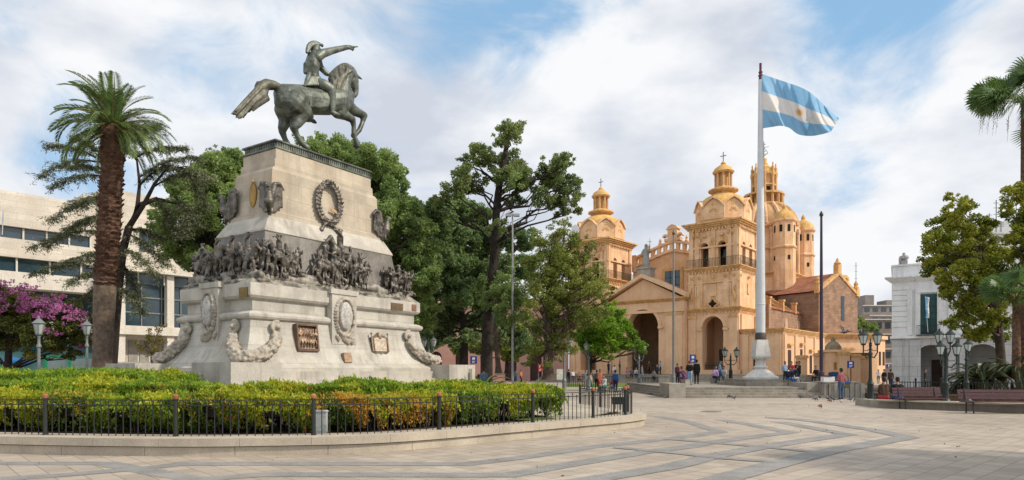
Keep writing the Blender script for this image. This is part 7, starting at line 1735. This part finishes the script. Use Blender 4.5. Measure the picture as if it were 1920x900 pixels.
person('person in a denim jacket seen from behind over the hedge beside the plaque wall',907,0,0,'stand',PI,'denim','navy',None,skin_m,1.02,d=39)
person('dark figure crouching next to the denim jacket',897,0,0,'sitlean',PI,'black','black',None,skin_m,1.0,d=39)
for lb,px,d,pose,a,b_ in (('person in a white shirt between the two pale lanterns behind the hedge',124,46,'stand','white','scarlet'),('person in black bending behind the hedge by the palm trunk',183,44,'stand','black','blue'),('passer-by in navy under the bougainvillea at the left',34,48,'walk','navy','grey'),('person in red shirt behind the lanterns',97,50,'walk','scarlet','navy'),('person in grey at the left edge behind the hedge',3,47,'stand','grey','black')):
    person(lb,px,0,0,pose,.6,a,b_,None,skin_m,1.0,d=d)
# two people sitting on the low wall
for lb,px,a,b_ in (('person in a brown leather jacket sitting on the low stone wall',1664,'brown','scarlet'),('person in black sitting on the low stone wall left of the first bench',1690,'black','blue')):
    g = gp(px,764.5); person(lb,px,0,0,'sit',PI-.3,a,b_,None,skin_m,1.0,pos=(g.x+.1,g.y+.40,-.06))
# birds
lp = mat('pigeon feathers',(.07,.075,.09),.6,var=.4,vscale=30,bump=.1); lw_ = mat('pale pigeon feathers',(.35,.35,.36),.6,var=.4,vscale=30,bump=.1); rs_ = mat('brown pigeon feathers',(.16,.08,.05),.6,var=.4,vscale=30,bump=.1)
def pigeon_mesh(peck=False, fly=False):
    V = Vector; c = chain([V((-.10,0,.13)),V((-.02,0,.13)),V((.06,0,.15))],[.035,.058,.045]); c += chain([V((-.10,0,.13)),V((-.21,0,.10))],[.03,.018])
    if peck: c += chain([V((.07,0,.14)),V((.12,0,.08)),V((.135,0,.05))],[.035,.024,.022])
    else: c += chain([V((.07,0,.16)),V((.10,0,.22)),V((.115,0,.235))],[.036,.024,.024])
    h = V((.135,0,.05)) if peck else V((.115,0,.235)); c += chain([h,h+(V((.02,0,-.035)) if peck else V((.045,0,-.008)))],[.012,.005])
    if fly:
        for s in (-1,1): c += chain([V((0,s*.04,.16)),V((.03,s*.16,.24)),V((-.03,s*.30,.28))],[.028,.022,.010]); c += chain([V((-.04,s*.04,.15)),V((-.06,s*.16,.22)),V((-.10,s*.26,.24))],[.02,.016,.008])
    else:
        for s in (-1,1): c += chain([V((.03,s*.045,.15)),V((-.12,s*.04,.12))],[.028,.018]); c += chain([V((0,s*.025,.09)),V((.0,s*.025,.01)),V((.03,s*.025,.006))],[.010,.007,.006])
    return blob(c,.0085,1)
PM = [pigeon_mesh(False),pigeon_mesh(True),pigeon_mesh(False,True)]
for m_ in PM: m_.materials.append(lp)
birds = [(1219,741,0,1,.3,'pigeon pecking left of the terrace end block'),(1243,741,0,0,2,'pigeon beside the left end block of the terrace'),(1246,748,0,1,1,'pigeon just in front of the left end block'),(1268,745,2,0,.5,'pale pigeon by the foot of the thin grey mast'),(1368,747,0,1,2.6,'pigeon at the foot of the terrace steps'),(1377,750,0,0,.4,'dark pigeon stretched low before the terrace steps'),
 (1501,748,0,0,2.8,'pigeon before the right end of the terrace steps'),(1529,752,0,1,.2,'first pigeon of the flock left of the man in red'),(1537,748,0,0,1.5,'pigeon nearest the dark mast base'),(1553,752,0,0,2.4,'pigeon left of the rusty brown one'),(1556,755,1,1,.5,'rusty brown pigeon left of the man in red'),(1563,753,0,0,2.9,'dark pigeon just left of the man in red'),(1577,756,2,1,1,'pale pigeon at the feet of the man in red'),
 (1595,753,0,0,.3,'pigeon right of the man in red'),(1606,754,0,1,2.9,'pigeon midway between the man in red and the street lamp'),(1617,752,0,0,.6,'pigeon left of the street lamp base'),(1622,756,0,0,2.2,'pigeon touching the left of the street lamp base'),(1641,749,0,0,1,'pigeon right of the street lamp base'),(1654,761,2,0,.2,'white pigeon near the end of the low stone wall'),(1735,765,2,1,2.5,'white pigeon below the first bench'),(1538,766,1,1,.7,'single small brown pigeon alone on the open paving')]
for px,py,col,pose,rz,lb in birds:
    o_ = bpy.data.objects.new('pigeon', PM[pose]); COL.objects.link(o_); o_.location = gp(px,py); o_.rotation_euler = (0,0,rz); o_.scale = (1.0,)*3; o_.material_slots[0].link = 'OBJECT'; o_.material_slots[0].material = (lp,rs_,lw_)[col]; tag(o_, lb, 'bird', 'pigeons on the plaza')
o_ = bpy.data.objects.new('pigeon', PM[2]); COL.objects.link(o_); o_.location = at(1580,36,zat(629,36)); o_.rotation_euler = (.5,.1,.4); o_.scale = (1.5,)*3; tag(o_,'pigeon in flight over the low building, left of the nearest street lamp','bird')
for _o in list(bpy.data.objects):
    if _o.type == 'MESH' and _o.parent is None and 'label' not in _o and 'kind' not in _o: print('UNLABELLED', _o.name)
